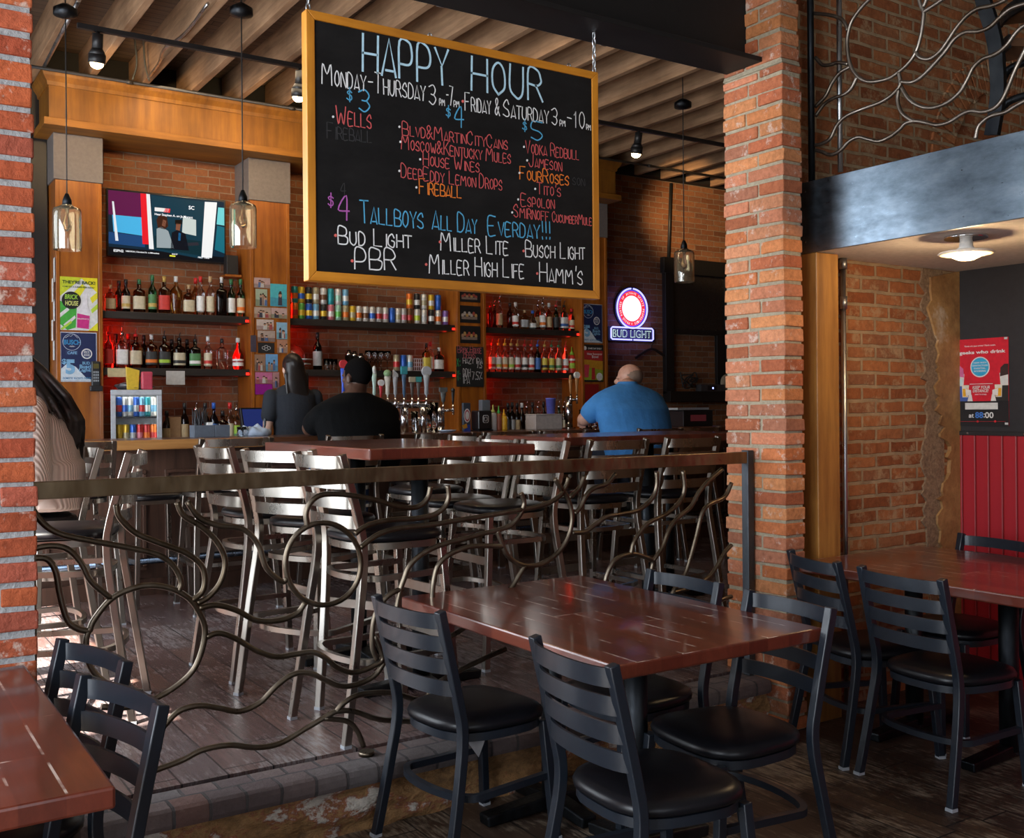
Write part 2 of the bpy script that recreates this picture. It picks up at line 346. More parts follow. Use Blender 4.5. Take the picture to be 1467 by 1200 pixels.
MORTAR_L = mortar_mat('grey_mortar', (0.26, 0.26, 0.26), (0.42, 0.42, 0.42))
def pier(name, x0, x1, y0, y1, z0, z1, course, axis, cuts, wyth, cols, mortar, gap=0.0125):
    """one pier of laid bricks: every course cut at alternating places; mortar core behind"""
    g = G(); tint = []
    z = z0; row = 0
    while z < z1 - 0.01:
        h = min(course, z1 - z); cut = cuts[row % len(cuts)]; L0, L1 = (y0, y1) if axis == 'Y' else (x0, x1); D0, D1 = (x0, x1) if axis == 'Y' else (y0, y1)
        ed = [L0] + [L0 + (L1 - L0) * (q + random.uniform(-.012, .012)) for q in cut] + [L1]
        for a, b_ in zip(ed[:-1], ed[1:]):
            for w in range(wyth):
                d0 = D0 + (D1 - D0) * w / wyth; d1 = D0 + (D1 - D0) * (w + 1) / wyth
                j = lambda: random.uniform(-0.0035, 0.0035)
                A0 = a + (gap / 2 if a > L0 else 0) + j(); A1 = b_ - (gap / 2 if b_ < L1 else 0) + j(); E0 = d0 + (gap / 2 if w else 0) + j(); E1 = d1 - (gap / 2 if w < wyth - 1 else 0) + j()
                n0 = len(g.b.faces); tz = random.uniform(-.0025, .0025)
                if axis == 'Y': g.box(E0, E1, A0, A1, z + gap / 2 + tz, z + h - gap / 2 + tz)
                else: g.box(A0, A1, E0, E1, z + gap / 2 + tz, z + h - gap / 2 + tz)
                c = random.choice(cols); k = random.uniform(0.85, 1.15); tint.append((c[0] * k, c[1] * k, c[2] * k, 1))
        z += h; row += 1
    g.b.verts.ensure_lookup_table()
    for vtx in g.b.verts: vtx.co += Vector((random.uniform(-.002, .002), random.uniform(-.002, .002), random.uniform(-.0025, .0025)))
    lay = g.b.loops.layers.float_color.new('tint'); g.b.faces.ensure_lookup_table()
    for i, f in enumerate(g.b.faces):
        for lp in f.loops: lp[lay] = tint[i // 6]
    o = struct(name, g, PIER_BRICK, bevel=0.005)
    q = G().box(x0 + .007, x1 - .007, y0 + .007, y1 - .007, z0, z1)
    obj('mortar', q, mortar, o); return o
RC = [(0.52, 0.17, 0.065), (0.58, 0.22, 0.085), (0.46, 0.14, 0.065), (0.58, 0.25, 0.13), (0.52, 0.20, 0.11), (0.42, 0.17, 0.10), (0.58, 0.24, 0.10), (0.40, 0.13, 0.06)]
LC = [(0.42, 0.095, 0.04), (0.50, 0.12, 0.045), (0.36, 0.075, 0.035), (0.46, 0.11, 0.05), (0.55, 0.15, 0.06), (0.40, 0.10, 0.06)]
X0 = 3.485
pier('wall_pier_right', X0, X0 + .125, 3.114, 3.475, 0.0, 2.955, 0.0662, 'Y', [(0.40,), (0.60,), (0.42,), (0.57,)], 1, RC, MORTAR_R)
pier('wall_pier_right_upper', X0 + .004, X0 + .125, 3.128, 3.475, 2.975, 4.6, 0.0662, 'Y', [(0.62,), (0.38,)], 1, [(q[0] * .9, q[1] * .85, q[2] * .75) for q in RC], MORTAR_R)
g = G().poly([(X0, 3.114, 2.955), (X0, 3.475, 2.955), (X0 + .01, 3.475, 2.978), (X0 + .01, 3.128, 2.978)], (0.115, 0, 0)); struct('trim_1', g, MORTAR_R)
pier('wall_pier_left', -0.36, 0.462, 3.11, 3.475, 0.0, 4.6, 0.0690, 'X', [(0.24, 0.49, 0.74), (0.13, 0.37, 0.62, 0.87)], 2, LC, MORTAR_L, .0155)
# floors
FLOOR_BAR = plank('bar_floor_boards', [(0.095, 0.062, 0.06), (0.13, 0.075, 0.068), (0.10, 0.078, 0.08), (0.155, 0.08, 0.062)], (0.025, 0.022, 0.024), 'Y', 0.155, 1.15, rough=0.27, gapw=0.007, wear=0.55, wearcol=(0.30, 0.28, 0.28))
FLOOR_LOW = plank('dining_floor_boards', [(0.045, 0.026, 0.018), (0.06, 0.034, 0.022), (0.035, 0.02, 0.015), (0.075, 0.045, 0.03)], (0.012, 0.01, 0.009), 'Y', 0.15, 1.3, rough=0.45, gapw=0.007, wear=0.9, wearcol=(0.30, 0.24, 0.175))
g = G().box(-2.3, 5.3, -3.4, 3.26, -0.12, 0.0); struct('floor', g, FLOOR_LOW)
g = G().box(-0.75, 11.2, 3.39, 9.7, -0.12, PLAT); struct('floor_bar', g, FLOOR_BAR)
KERB = brickmat('kerb_brick', [(0.11, 0.085, 0.085), (0.15, 0.11, 0.105), (0.14, 0.125, 0.125), (0.17, 0.10, 0.085)], (0.09, 0.08, 0.08), 'XY', course=0.30, length=0.115, msize=0.012, white=0.15)
g = G().box(0.46, X0, 3.192, 3.385, 0.155, PLAT - 0.003); struct('trim_2', g, KERB, bevel=0.022)
m, nt, bs = nodes('step_plaster'); v = coords(nt, 'Object', (1, 1, 1.6)); n = noise(nt, v, 4.2, 6, 0.7); n2 = noise(nt, v, 38, 5, 0.7)
r = ramp(nt, n.outputs[0], [(0.28, (0.06, 0.035, 0.02)), (0.42, (0.24, 0.13, 0.05)), (0.55, (0.36, 0.20, 0.08)), (0.59, (0.30, 0.10, 0.05)), (0.63, (0.60, 0.56, 0.50))])
r2 = ramp(nt, n2.outputs[0], [(0.3, (0.5, 0.48, 0.45)), (0.65, (1.1, 1.05, 1))]); link(nt, mix(nt, 0.8, r.outputs[0], r2.outputs[0], 'MULTIPLY'), bs.inputs['Base Color']); bs.inputs['Roughness'].default_value = 0.8
bump(nt, bs, n.outputs[0], 1.0, 0.05); STEP = m
g = G(); random.seed(3); NX, NZ = 150, 9                          # rough plastered stone under the kerb: an uneven sheet with depth
from mathutils import noise as mnoise
rows = [[g.b.verts.new((0.46 + (X0 - .46) * i / NX, 3.222 + .022 * mnoise.fractal(Vector((i * .12, k * .45, 1.7)), 1.0, 2.0, 4), .158 * k / NZ)) for i in range(NX + 1)] for k in range(NZ + 1)]
for k in range(NZ):
    for i in range(NX): g.b.faces.new((rows[k][i], rows[k][i + 1], rows[k + 1][i + 1], rows[k + 1][i])).smooth = True
g.box(0.46, X0, 3.25, 3.38, 0, .154)
struct('trim_3', g, STEP)
# bar walls
g = G()
for a in ((-0.75, 11.2, 9.5, 9.7, -.1, 4.75),): g.box(*a)
struct('wall_back', g, BRICK_BACK)
PAINT_DK = flat((0.045, 0.04, 0.038), 0.7, 0, 'dark_paint'); PAINT_LT = flat((0.42, 0.38, 0.34), 0.75, 0, 'warm_plaster')
g = G(); Xl = -0.66                                            # left wall of the bar with two tall window openings
for y0, y1, z0, z1 in ((3.475, 3.62, 0, 4.75), (3.62, 6.9, 0, 0.30), (3.62, 6.9, 3.45, 4.75), (6.9, 7.4, 0, 4.75), (7.4, 8.6, 0, 1.1), (7.4, 8.6, 3.4, 4.75), (8.6, 9.5, 0, 4.75)):
    g.box(Xl - .12, Xl, y0, y1, z0, z1)
struct('wall_left', g, BRICK_BACK)
g = G().box(11.0, 11.2, 3.2, 9.5, -.1, 4.75); struct('wall_right', g, BRICK_BACK)
# wall between the bar and the nook, above and below the mezzanine
YW = 3.25
g = G().box(X0 + .127, 11.0, YW, 3.475, -.1, 4.75); struct('wall_divider', g, BRICK_DIV)
# front room shell
g = G()
for y0, y1, z0, z1 in ((-3.4, -0.6, 0, .7), (-3.4, -0.6, 3.6, 4.75), (-0.6, -.5, 0, 4.75), (-.5, 2.6, 0, 0.6), (-.5, 2.6, 3.55, 4.75), (2.6, 3.2, 0, 4.75)): g.box(-2.42, -2.3, y0, y1, z0, z1)
struct('wall_left_front', g, PAINT_LT)
g = G()
for x0, x1, z0, z1 in ((-2.42, -1.9, 0, 4.75), (-1.9, 1.4, 0, .5), (-1.9, 1.4, 3.6, 4.75), (1.4, 8.2, 0, 4.75)): g.box(x0, x1, -3.52, -3.4, z0, z1)
struct('wall_front', g, PAINT_LT)
g = G().box(-2.42, -0.36, 3.11, 3.475, 0, 4.75).box(-0.9, -.66, 3.3, 3.475, 0, 4.7); struct('wall_left_inner', g, BRICK_DIV)
CEIL = plank('ceiling_boards', [(0.11, 0.07, 0.045), (0.15, 0.10, 0.065), (0.09, 0.055, 0.035)], (0.02, 0.015, 0.01), 'X', 0.09, 2.5, rough=0.8, gapw=0.006)
g = G().box(-0.9, 11.2, 3.3, 9.7, 4.50, 4.75); struct('ceiling', g, CEIL)
g = G().box(-2.42, 8.2, -3.52, 3.3, 4.6, 4.75); struct('ceiling_front', g, flat((0.30, 0.27, 0.24), 0.8, 0, 'front_ceiling'))
JOIST = wood('rough_joist', (0.21, 0.118, 0.06), (0.50, 0.30, 0.165), 'Y', 0.8, rough=0.8)
random.seed(11); ji = 0
for k in range(-5, 22):
    xr = 1.805 + .411 * k; b_ = JOIST
    g = G().box(xr - .058, xr, 3.46, 9.355, 4.2 + random.uniform(-.012, .012), 4.5)
    o = obj('ceiling_joist', g, JOIST, bevel=.004)
    tag(o, f'exposed rough-sawn wooden ceiling joist over the bar, {ORD[ji]} from the left', 'joist', 'ceiling joists'); ji += 1
# steel beam over the opening
g = G().box(-0.3, X0 + .03, 3.235, 3.455, 2.99, 3.012).box(-0.3, X0 + .03, 3.336, 3.354, 3.012, 3.62).box(-0.3, X0 + .03, 3.235, 3.455, 3.62, 3.642)
tag(obj('steel_beam', g, flat((0.010, 0.009, 0.009), 0.55, 0.0, 'black_beam_paint', spec=.3), bevel=.003), 'black steel I-beam spanning the brick opening above the chalkboard', 'beam')
g = G().box(-2.3, X0, 3.25, 3.45, 3.645, 4.75); struct('wall_above_beam', g, BRICK_DIV)
# mezzanine
XF = 3.715
m, nt, bs = nodes('sky_tinted_steel'); v = coords(nt, 'Object', (1, 1.2, 3.0)); n = noise(nt, v, 3.0, 6, 0.7); n2 = noise(nt, v, 14, 5, 0.7)
r = ramp(nt, n.outputs[0], [(0.3, (0.10, 0.13, 0.16)), (0.55, (0.19, 0.24, 0.29)), (0.75, (0.28, 0.33, 0.38))]); link(nt, r.outputs[0], bs.inputs['Base Color'])  # reflected blue of the sky is put into the steel colour
bs.inputs['Metallic'].default_value = 1.0; rr = ramp(nt, n2.outputs[0], [(0.3, (0.26,) * 3), (0.7, (0.40,) * 3)]); link(nt, rr.outputs[0], bs.inputs['Roughness']); SKY_STEEL = m
g = G().box(XF, XF + .014, -1.2, 3.248, 2.137, 2.4635); o = struct('trim_4', g, SKY_STEEL, bevel=.002)
g = G()
for y in (3.19, 2.11, 1.0, 0.0):
    for z in (2.19, 2.42): g.cyl((XF - .004, y, z), (XF + .002, y, z), .006, n=10)
obj('bolt', g, flat((0.12, 0.09, 0.07), .5, .6), o)
PLAST = flat((0.60, 0.53, 0.48), 0.8, 0, 'painted_soffit')
g = G().box(XF + .014, 8.05, -1.2, YW, 2.143, 2.455); struct('ceiling_mezzanine', g, PLAST)
g = G().box(4.96, 5.1, -3.4, YW, 1.285, 2.143); struct('wall_end', g, flat((0.022, 0.022, 0.025), 0.45, 0, 'black_wall_paint'))
m, nt, bs = nodes('red_beadboard'); tc = nt.nodes.new('ShaderNodeTexCoord'); wv = nt.nodes.new('ShaderNodeTexWave'); wv.bands_direction = 'Y'; wv.inputs['Scale'].default_value = 4.2; wv.inputs['Distortion'].default_value = 0.0
link(nt, tc.outputs['Object'], wv.inputs[0]); r = ramp(nt, wv.outputs[1], [(0.0, (0.16, 0.004, 0.008)), (0.06, (0.33, 0.008, 0.016)), (1, (0.36, 0.010, 0.02))]); link(nt, r.outputs[0], bs.inputs['Base Color'])
bs.inputs['Roughness'].default_value = 0.5; r2 = ramp(nt, wv.outputs[1], [(0.0, (0,) * 3), (0.08, (1,) * 3)]); bump(nt, bs, r2.outputs[0], 0.5, 0.006); REDB = m
g = G().box(8.05, 8.2, -3.4, YW, 0.0, 4.6); struct('wall_far_right', g, BRICK_DIV)
g = G().box(4.95, 5.1, -3.4, YW, 0.0, 1.285); struct('trim_5', g, REDB)
g = G().box(4.944, 4.962, -3.4, YW, 1.278, 1.300); o = struct('trim_6', g, flat((0.02, 0.02, 0.022), .4), bevel=.003)
g = G()
for y in [3.18 - .31 * i for i in range(12)]: g.cyl((4.941, y, 1.289), (4.945, y, 1.289), .006, n=8)
obj('screw', g, CHROME, o)
# plaster remains with ragged edge on the divider wall, next to the black wall
m, nt, bs = nodes('old_plaster'); v = coords(nt); n = noise(nt, v, 3.2, 6, 0.7); n2 = noise(nt, v, 30, 5, 0.7)
r = ramp(nt, n.outputs[0], [(0.3, (0.10, 0.045, 0.015)), (0.42, (0.28, 0.14, 0.05)), (0.6, (0.42, 0.24, 0.09)), (0.72, (0.60, 0.52, 0.42))]); r2 = ramp(nt, n2.outputs[0], [(0.3, (0.7, 0.66, 0.6)), (0.65, (1.05, 1.02, 1))])
link(nt, mix(nt, 0.8, r.outputs[0], r2.outputs[0], 'MULTIPLY'), bs.inputs['Base Color']); bs.inputs['Roughness'].default_value = 0.6; bump(nt, bs, n.outputs[0], 0.6, 0.02); OLDP = m
random.seed(5); pts = [(4.958, 2.142), (4.958, 0.0), (4.80, 0.0)]; z = 0.0
while z < 2.08:
    z += random.uniform(.012, .045); base = 4.78 if z < 1.05 else (4.80 if z < 1.4 else 4.76)
    if 1.05 < z < 1.25: base += .05
    if z > 1.85: base = 4.70
    pts.append((base + random.uniform(-.028, .028), min(z, 2.142)))
g = G().poly([(p[0], YW - .022, p[1]) for p in pts], (0, .024, 0)); struct('trim_7', g, OLDP)
pts2 = [(4.70, 0.0)]; z = 0
left = [];
while z < 2.1:
    left.append((4.67 + random.uniform(-.035, .035), z)); z += random.uniform(.015, .05)
g = G().poly([(p[0], YW - .010, p[1]) for p in left + [(4.66, 2.142), (4.83, 2.142), (4.83, 0)]], (0, .012, 0)); struct('trim_8', g, mortar_mat('crumbled_mortar', (0.14, 0.08, 0.045), (0.36, 0.24, 0.14)))
# wooden post carrying the mezzanine, conduits beside it
POSTW = wood('honey_post', (0.22, 0.085, 0.018), (0.50, 0.23, 0.05), 'Z', 0.9, rough=0.4, coat=0.3)
g = G().box(XF + .006, XF + .156, 3.132, 3.238, 0.0, 2.137)
tag(obj('wooden_post', g, POSTW, bevel=.004), 'square honey-coloured wooden post under the end of the blue steel mezzanine edge', 'post')
g = G().tube([(4.02, 3.225, 0), (4.02, 3.225, 2.1)], .0125).cyl((4.02, 3.225, 1.90), (4.02, 3.225, 1.96), .018).cyl((4.02, 3.225, 2.09), (4.02, 3.225, 2.142), .019)
tag(obj('conduit', g, GALV), 'grey steel conduit running up the brick wall beside the honey wooden post', 'pipe')

ac = onY(1440, 262, YW); g = G(); random.seed(6)
for i in range(26):
    a = math.radians(62 + i * 5.2); c_, s_ = math.cos(a), math.sin(a); R0, R1 = .50 + random.uniform(-.01, .01), .69 + random.uniform(-.01, .01); q = []
    for R_, da in ((R0, -.040), (R1, -.032), (R1, .032), (R0, .040)): q.append((ac.x + R_ * math.cos(a + da), YW - .012 - random.uniform(0, .004), ac.z + R_ * math.sin(a + da)))
    if min(z for _, _, z in q) > 2.47: g.poly([(x, YW - .012, z) for x, _, z in q], (0, .014, 0))
struct('trim_9', g, BRICK_DIV, bevel=.003)

g = G().box(-0.6, 11.0, 9.36, 9.498, 4.215, 4.498); struct('trim_shade_board', g, flat((.008, .007, .006), .8, 0, 'painted_shade'))  # black board added to paint the shade at the top of the back wall
# ================================================================== FURNITURE
def seat_pad(z, w=.205, d=.20, t=.05):
    g = G(); prof = [(.90, 0), (.99, .008), (1.0, .022), (.97, .036), (.85, .046), (.55, .052), (.01, .054)]
    n = 36; rings = []
    for r, zz in prof:
        ring = []
        for k in range(n):
            a = 2 * PI * k / n; x, y = math.cos(a), math.sin(a); e = 1 / (abs(x) ** 3.2 + abs(y) ** 3.2) ** (1 / 3.2)
            X = w * r * x * e; Y = d * r * y * e; X *= 1.0 + .09 * y
            ring.append(g.b.verts.new((X, Y, z + zz * t / .054)))
        rings.append(ring)
    for i in range(len(rings) - 1):
        for k in range(n): g.b.faces.new((rings[i][k], rings[i][(k + 1) % n], rings[i + 1][(k + 1) % n], rings[i + 1][k])).smooth = True
    g.b.faces.new(rings[0][::-1]); g.b.faces.new(rings[-1]); return g
def post_path(s, prof): return [Vector((s * x, y, z)) for x, y, z in prof]
def make_seat(name, label, cat, zs, ztop, mat, pad, post, front, slats, hoops, bars, tw=.029, back=True):
    t = thing(name, label, cat); sq = [(-tw / 2, -tw / 2), (tw / 2, -tw / 2), (tw / 2, tw / 2), (-tw / 2, tw / 2)]
    gl = flat((0.35, 0.37, 0.40), 0.5, 0, 'grey_glide')
    for s in (-1, 1):
        pts = spline(post_path(s, post), 5)
        o = obj('leg', G().sweep(pts, sq, (0, 1, 0.02)), mat, t, bevel=.003)
        p = post[0]; obj('glide', G().box(s * p[0] - tw * .52, s * p[0] + tw * .52, p[1] - tw * .52, p[1] + tw * .52, 0, .012), gl, o)
        f = front; o = obj('leg', G().sweep([Vector((s * q[0], q[1], q[2])) for q in f], sq, (0, 1, 0.02)), mat, t, bevel=.003)
        obj('glide', G().box(s * f[0][0] - tw * .52, s * f[0][0] + tw * .52, f[0][1] - tw * .52, f[0][1] + tw * .52, 0, .012), gl, o)
    ring = []
    for k in range(28):
        a = 2 * PI * k / 28; x, y = math.cos(a), math.sin(a); e = 1 / (abs(x) ** 3.2 + abs(y) ** 3.2) ** (1 / 3.2)
        ring.append((.183 * x * e * (1 + .09 * y), .178 * y * e, zs - .067))
    obj('seat_frame', G().sweep(ring, [(-.014, -.013), (.014, -.013), (.014, .013), (-.014, .013)], closed=True), mat, t)
    obj('seat', seat_pad(zs - .054), pad, t)
    def post_at(z):
        for a, b_ in zip(post[:-1], post[1:]):
            if a[2] <= z <= b_[2]: k = (z - a[2]) / (b_[2] - a[2]); return (a[0] + (b_[0] - a[0]) * k, a[1] + (b_[1] - a[1]) * k)
        return post[-1][:2]
    for zc in (slats if back else []):
        px, py = post_at(zc); pts = [(px * math.sin(q), py - .050 * math.cos(q) ** 1.0 * 0.95 + .004, zc) for q in [PI / 2 * (-1 + 2 * i / 14) for i in range(15)]]
        obj('back_slat', G().sweep(pts, [(-.004, -.0235), (.004, -.0235), (.004, .0235), (-.004, .0235)], smooth=False), mat, t)
    for zc in hoops:
        px, py = post_at(zc); fr = front[0]; k = zc / front[-1][2]; fx = fr[0] + (front[-1][0] - fr[0]) * k; fy = fr[1] + (front[-1][1] - fr[1]) * k
        pts = [(fx - .005, fy, zc)] + [((fx + .01) * math.cos(q), py + .03 + (.06) * 1 - .075 * math.sin(q), zc) for q in [PI * i / 14 for i in range(15)]] + [(-fx + .005, fy, zc)]
        obj('hoop', G().sweep(pts, [(-.011, -.011), (.011, -.011), (.011, .011), (-.011, .011)]), mat, t)
    for zc in bars:
        fr = front[0]; k = zc / front[-1][2]; fx = fr[0] + (front[-1][0] - fr[0]) * k; fy = fr[1] + (front[-1][1] - fr[1]) * k
        obj('footrest', G().box(-fx, fx, fy - .005, fy + .005, zc - .019, zc + .019), mat, t)
    return t
CH_TOP_Y, ST_TOP_Y = -.262, -.275
chair0 = make_seat('dining_chair', '', 'chair', .465, .818, CHAIR_BLACK, VINYL,
    [(.212, -.255, 0), (.198, -.205, .25), (.187, -.180, .42), (.185, -.200, .55), (.185, CH_TOP_Y, .818)], [(.195, .195, 0), (.172, .165, .40)], [.785, .713, .641, .569], [.215], [], back=True)
stool0 = make_seat('bar_stool', '', 'stool', .77, 1.052, STOOL_METAL, VINYL,
    [(.222, -.285, 0), (.205, -.225, .40), (.187, -.190, .66), (.185, -.205, .80), (.185, ST_TOP_Y, 1.052)], [(.205, .215, 0), (.165, .165, .71)], [1.022, .948, .874, .800], [.585, .285], [.50, .33])
first = {'c': True, 's': True}
def place(kind, A, B, face, label, z=0.0, group=None, sx=1.0):
    """A, B: where the two post tops stand (x, y); face: rough direction the sitter looks"""
    A = Vector(A); B = Vector(B); mid = (A + B) / 2; d = (B - A).normalized(); f = Vector((-d.y, d.x))
    if f.dot(Vector(face)) < 0: f = -f
    yb = CH_TOP_Y if kind == 'c' else ST_TOP_Y; o = mid - f * yb; rz = math.atan2(f.y, f.x) - PI / 2
    root = chair0 if kind == 'c' else stool0
    if first[kind]:
        first[kind] = False; root.location = (o.x, o.y, z); root.rotation_euler = (0, 0, rz); root['label'] = label; root['group'] = group; r = root
    else: r = dup(root, (o.x, o.y, z), rz, label, group=group)
    if sx != 1.0: r.scale = (sx, 1, 1)
    return r
GC = 'black ladder-back dining chairs'
L1_ = [((1.506, 3.123), (1.542, 2.763), (1, 0), 'black ladder-back chair on the left of the centre table, farther of that pair'),
 ((1.588, 2.314), (1.560, 1.941), (1, 0), 'black ladder-back chair on the left of the centre table, nearest the viewer'),
 ((2.612, 2.998), (2.606, 2.646), (-1, 0), 'black ladder-back chair on the right of the centre table, farther one, mostly hidden'),
 ((2.585, 2.475), (2.552, 2.100), (-1, 0), 'black ladder-back chair on the right of the centre table, at its near right corner'),
 ((3.315, 2.581), (3.284, 2.221), (1, 0), 'black ladder-back chair in front of the right table, nearer of its two'),
 ((3.452, 3.070), (3.317, 2.693), (1, 0), 'black ladder-back chair at the right table, turned, next to the brick pillar'),
 ((0.512, 3.040), (0.600, 2.668), (-1, 0), 'black ladder-back chair at the left table, half hidden behind a nearer one'),
 ((0.487, 2.590), (0.570, 2.240), (-1, 0), 'black ladder-back chair at the left table, nearer to the table corner'),
 ((4.540, 2.957), (4.500, 2.585), (-1, 0), 'black ladder-back chair behind the right table against the red panelling')]
for A, B, f, lb in L1_: place('c', A, B, f, lb, 0.0, GC)
GS = 'steel ladder-back bar stools'
L2_ = [((1.43, 4.90), (1.47, 4.55), (1, 0), 'steel bar stool on the left of the long high table, farthest of its three', 1),
 ((1.455, 4.275), (1.615, 3.965), (1, .4), 'steel bar stool on the left of the long high table, middle one, turned', 1),
 ((1.500, 3.815), (1.525, 3.450), (1, 0), 'steel bar stool on the left of the long high table, nearest the iron railing', 1),
 ((1.09, 4.54), (0.955, 4.185), (-1, .3), 'steel bar stool at far left beside the brick pier, seen from the side', 1),
 ((0.985, 5.22), (0.985, 4.85), (-1, 0), 'steel bar stool on which the woman in the knitted sweater sits', 1),
 ((0.93, 6.12), (1.33, 6.12), (0, 1), 'steel bar stool at the left end of the bar beside the woman', 1),
 ((2.985, 4.42), (2.985, 4.05), (-1, 0), 'steel bar stool on the right of the long high table, nearest one', 1),
 ((2.965, 4.83), (2.965, 4.46), (-1, 0), 'steel bar stool on the right of the long high table, second one', 1),
 ((3.20, 5.56), (3.20, 5.19), (-1, 0), 'steel bar stool on the right of the long high table, farthest one', 1),
 ((3.17, 4.10), (3.535, 4.10), (0, 1), 'steel bar stool at the small high table, left one with blue shirt behind it', 1),
 ((3.685, 4.10), (4.055, 4.10), (0, 1), 'steel bar stool at the small high table, right one beside the brick pillar', 1),
 ((1.80, 6.10), (2.24, 6.10), (0, 1), 'steel bar stool at the bar left of the man in black', 1.15),
 ((2.595, 6.06), (2.965, 6.06), (0, 1), 'steel bar stool under the man in the black T-shirt', 1),
 ((3.245, 6.10), (3.70, 6.10), (0, 1), 'empty steel bar stool at the bar, first right of the man in black', 1.18),
 ((3.775, 6.10), (4.20, 6.10), (0, 1), 'empty steel bar stool at the bar, second right of the man in black', 1.12),
 ((4.25, 6.10), (4.68, 6.10), (0, 1), 'empty steel bar stool at the bar, third right of the man in black', 1.12),
 ((5.10, 6.00), (5.54, 6.00), (0, 1), 'steel bar stool under the man in the blue polo shirt', 1.15),
 ((5.62, 6.10), (6.05, 6.10), (0, 1), 'empty steel bar stool at the bar right of the man in blue', 1.12)]
for A, B, f, lb, sx in L2_: place('s', A, B, f, lb, PLAT, GS, sx)
t = thing('backless_stool', 'low backless steel stool at the bar front below the small drinks fridge', 'stool', (1.68, 6.72, PLAT), 0.1)
sq = [(-.014, -.014), (.014, -.014), (.014, .014), (-.014, .014)]
for sx in (-1, 1):
    for sy in (-1, 1): obj('leg', G().sweep([(sx * .17, sy * .17, 0), (sx * .15, sy * .15, .66)], sq, (0, 1, .02)), STOOL_METAL, t, bevel=.003)
obj('seat', seat_pad(.66), VINYL, t); obj('seat_frame', G().box(-.16, .16, -.16, .16, .635, .66), STOOL_METAL, t)
for sx in (-1, 1): obj('stretcher', G().box(sx * .16 - .01, sx * .16 + .01, -.16, .16, .27, .30), STOOL_METAL, t)
# tables
def table(name, label, x0, x1, y0, y1, ztop, th, poles, base_z, mat=TABLE, group=None, cat='table', arms=True):
    cx, cy = (x0 + x1) / 2, (y0 + y1) / 2
    t = thing(name, label, cat, (cx, cy, base_z), 0, group)
    obj('tabletop', G().box(x0 - cx, x1 - cx, y0 - cy, y1 - cy, ztop - th - base_z, ztop - base_z), mat, t, bevel=.006)
    for px_, py_ in poles:
        p = obj('pedestal', G().cyl((px_ - cx, py_ - cy, .03), (px_ - cx, py_ - cy, ztop - th - base_z - .012), .038, n=24), STEEL_BLACK, t)
        obj('mounting_plate', G().box(px_ - cx - .14, px_ - cx + .14, py_ - cy - .10, py_ - cy + .10, ztop - th - base_z - .012, ztop - th - base_z - .001), STEEL_BLACK, p)
        g = G()
        for dx, dy in ((1, 0), (-1, 0)) if arms == 'x' else ((1, 0), (-1, 0), (0, 1), (0, -1)):
            L = .29 if dx else .22
            a = Vector((px_ - cx, py_ - cy, .035)); b_ = a + Vector((dx * L, dy * L, -.022)); g.bar(a, b_, .062, .05)
        for v in g.b.verts: v.co.z = max(v.co.z, 0.001)
        obj('base', g, STEEL_BLACK, p, bevel=.006)
    return t
table('dining_table', 'red-brown plank table in the middle foreground with white worn joints', 1.732, 2.556, 2.138, 3.075 + .313, .75, .042, [(2.145, 2.55), (2.145, 3.02)], 0)
table('dining_table', 'red-brown plank table at right in the nook beside the brick wall', 3.535, 4.445, 1.85, 3.122, .75, .042, [(3.985, 2.39), (3.985, 2.83)], 0, arms='x')
table('dining_table', 'red-brown plank table at the lower left corner against the brick pier', -0.42, 0.425, 1.985, 3.085, .75, .042, [(0.0, 2.3), (0.0, 2.8)], 0)
table('high_table', 'long red-brown high table behind the iron railing, man in black beyond', 1.74, 2.53, 3.665, 4.84, 1.285, .046, [(2.13, 3.98), (2.13, 4.62)], PLAT)
table('high_table', 'small red-brown high table beside the brick pillar, man in blue beyond', 3.20, 4.65, 4.37, 5.10, 1.283, .046, [(3.99, 4.62), (4.4, 4.9)], PLAT)
# iron railing between pier and pillar
YR = 3.31
rail = thing('iron_railing', 'rusty iron railing of curved vine-like rods along the bar floor edge', 'railing', (0, 0, 0))
zt = 1.234
obj('top_rail', G().box(0.4625, 3.482, YR - .016, YR + .016, zt - .052, zt), IRONTOP, rail, bevel=.002)
PB = metal('dark_post_steel', (0.11, 0.12, 0.135), 0.5, col2=(0.055, 0.06, 0.07))
o = obj('end_post', G().box(3.436, 3.474, YR - .02, YR + .02, PLAT - .003, zt + .006), PB, rail, bevel=.003)
obj('bracket', G().box(3.472, 3.4835, YR - .012, YR + .012, 1.035, 1.075), PB, o)
obj('end_post', G().box(0.4635, .487, YR - .012, YR + .012, PLAT - .003, zt - .05), IRON, rail)
def T(ox, oy, s, pts): return [onY(ox + x / s, oy + y / s, YR) for x, y in pts]
A_ = (0, 620, 2.0697); B_ = (250, 600, 3.578); C_ = (560, 630, 5.24); D_ = (640, 600, 3.493); E_ = (40, 780, 4.285)
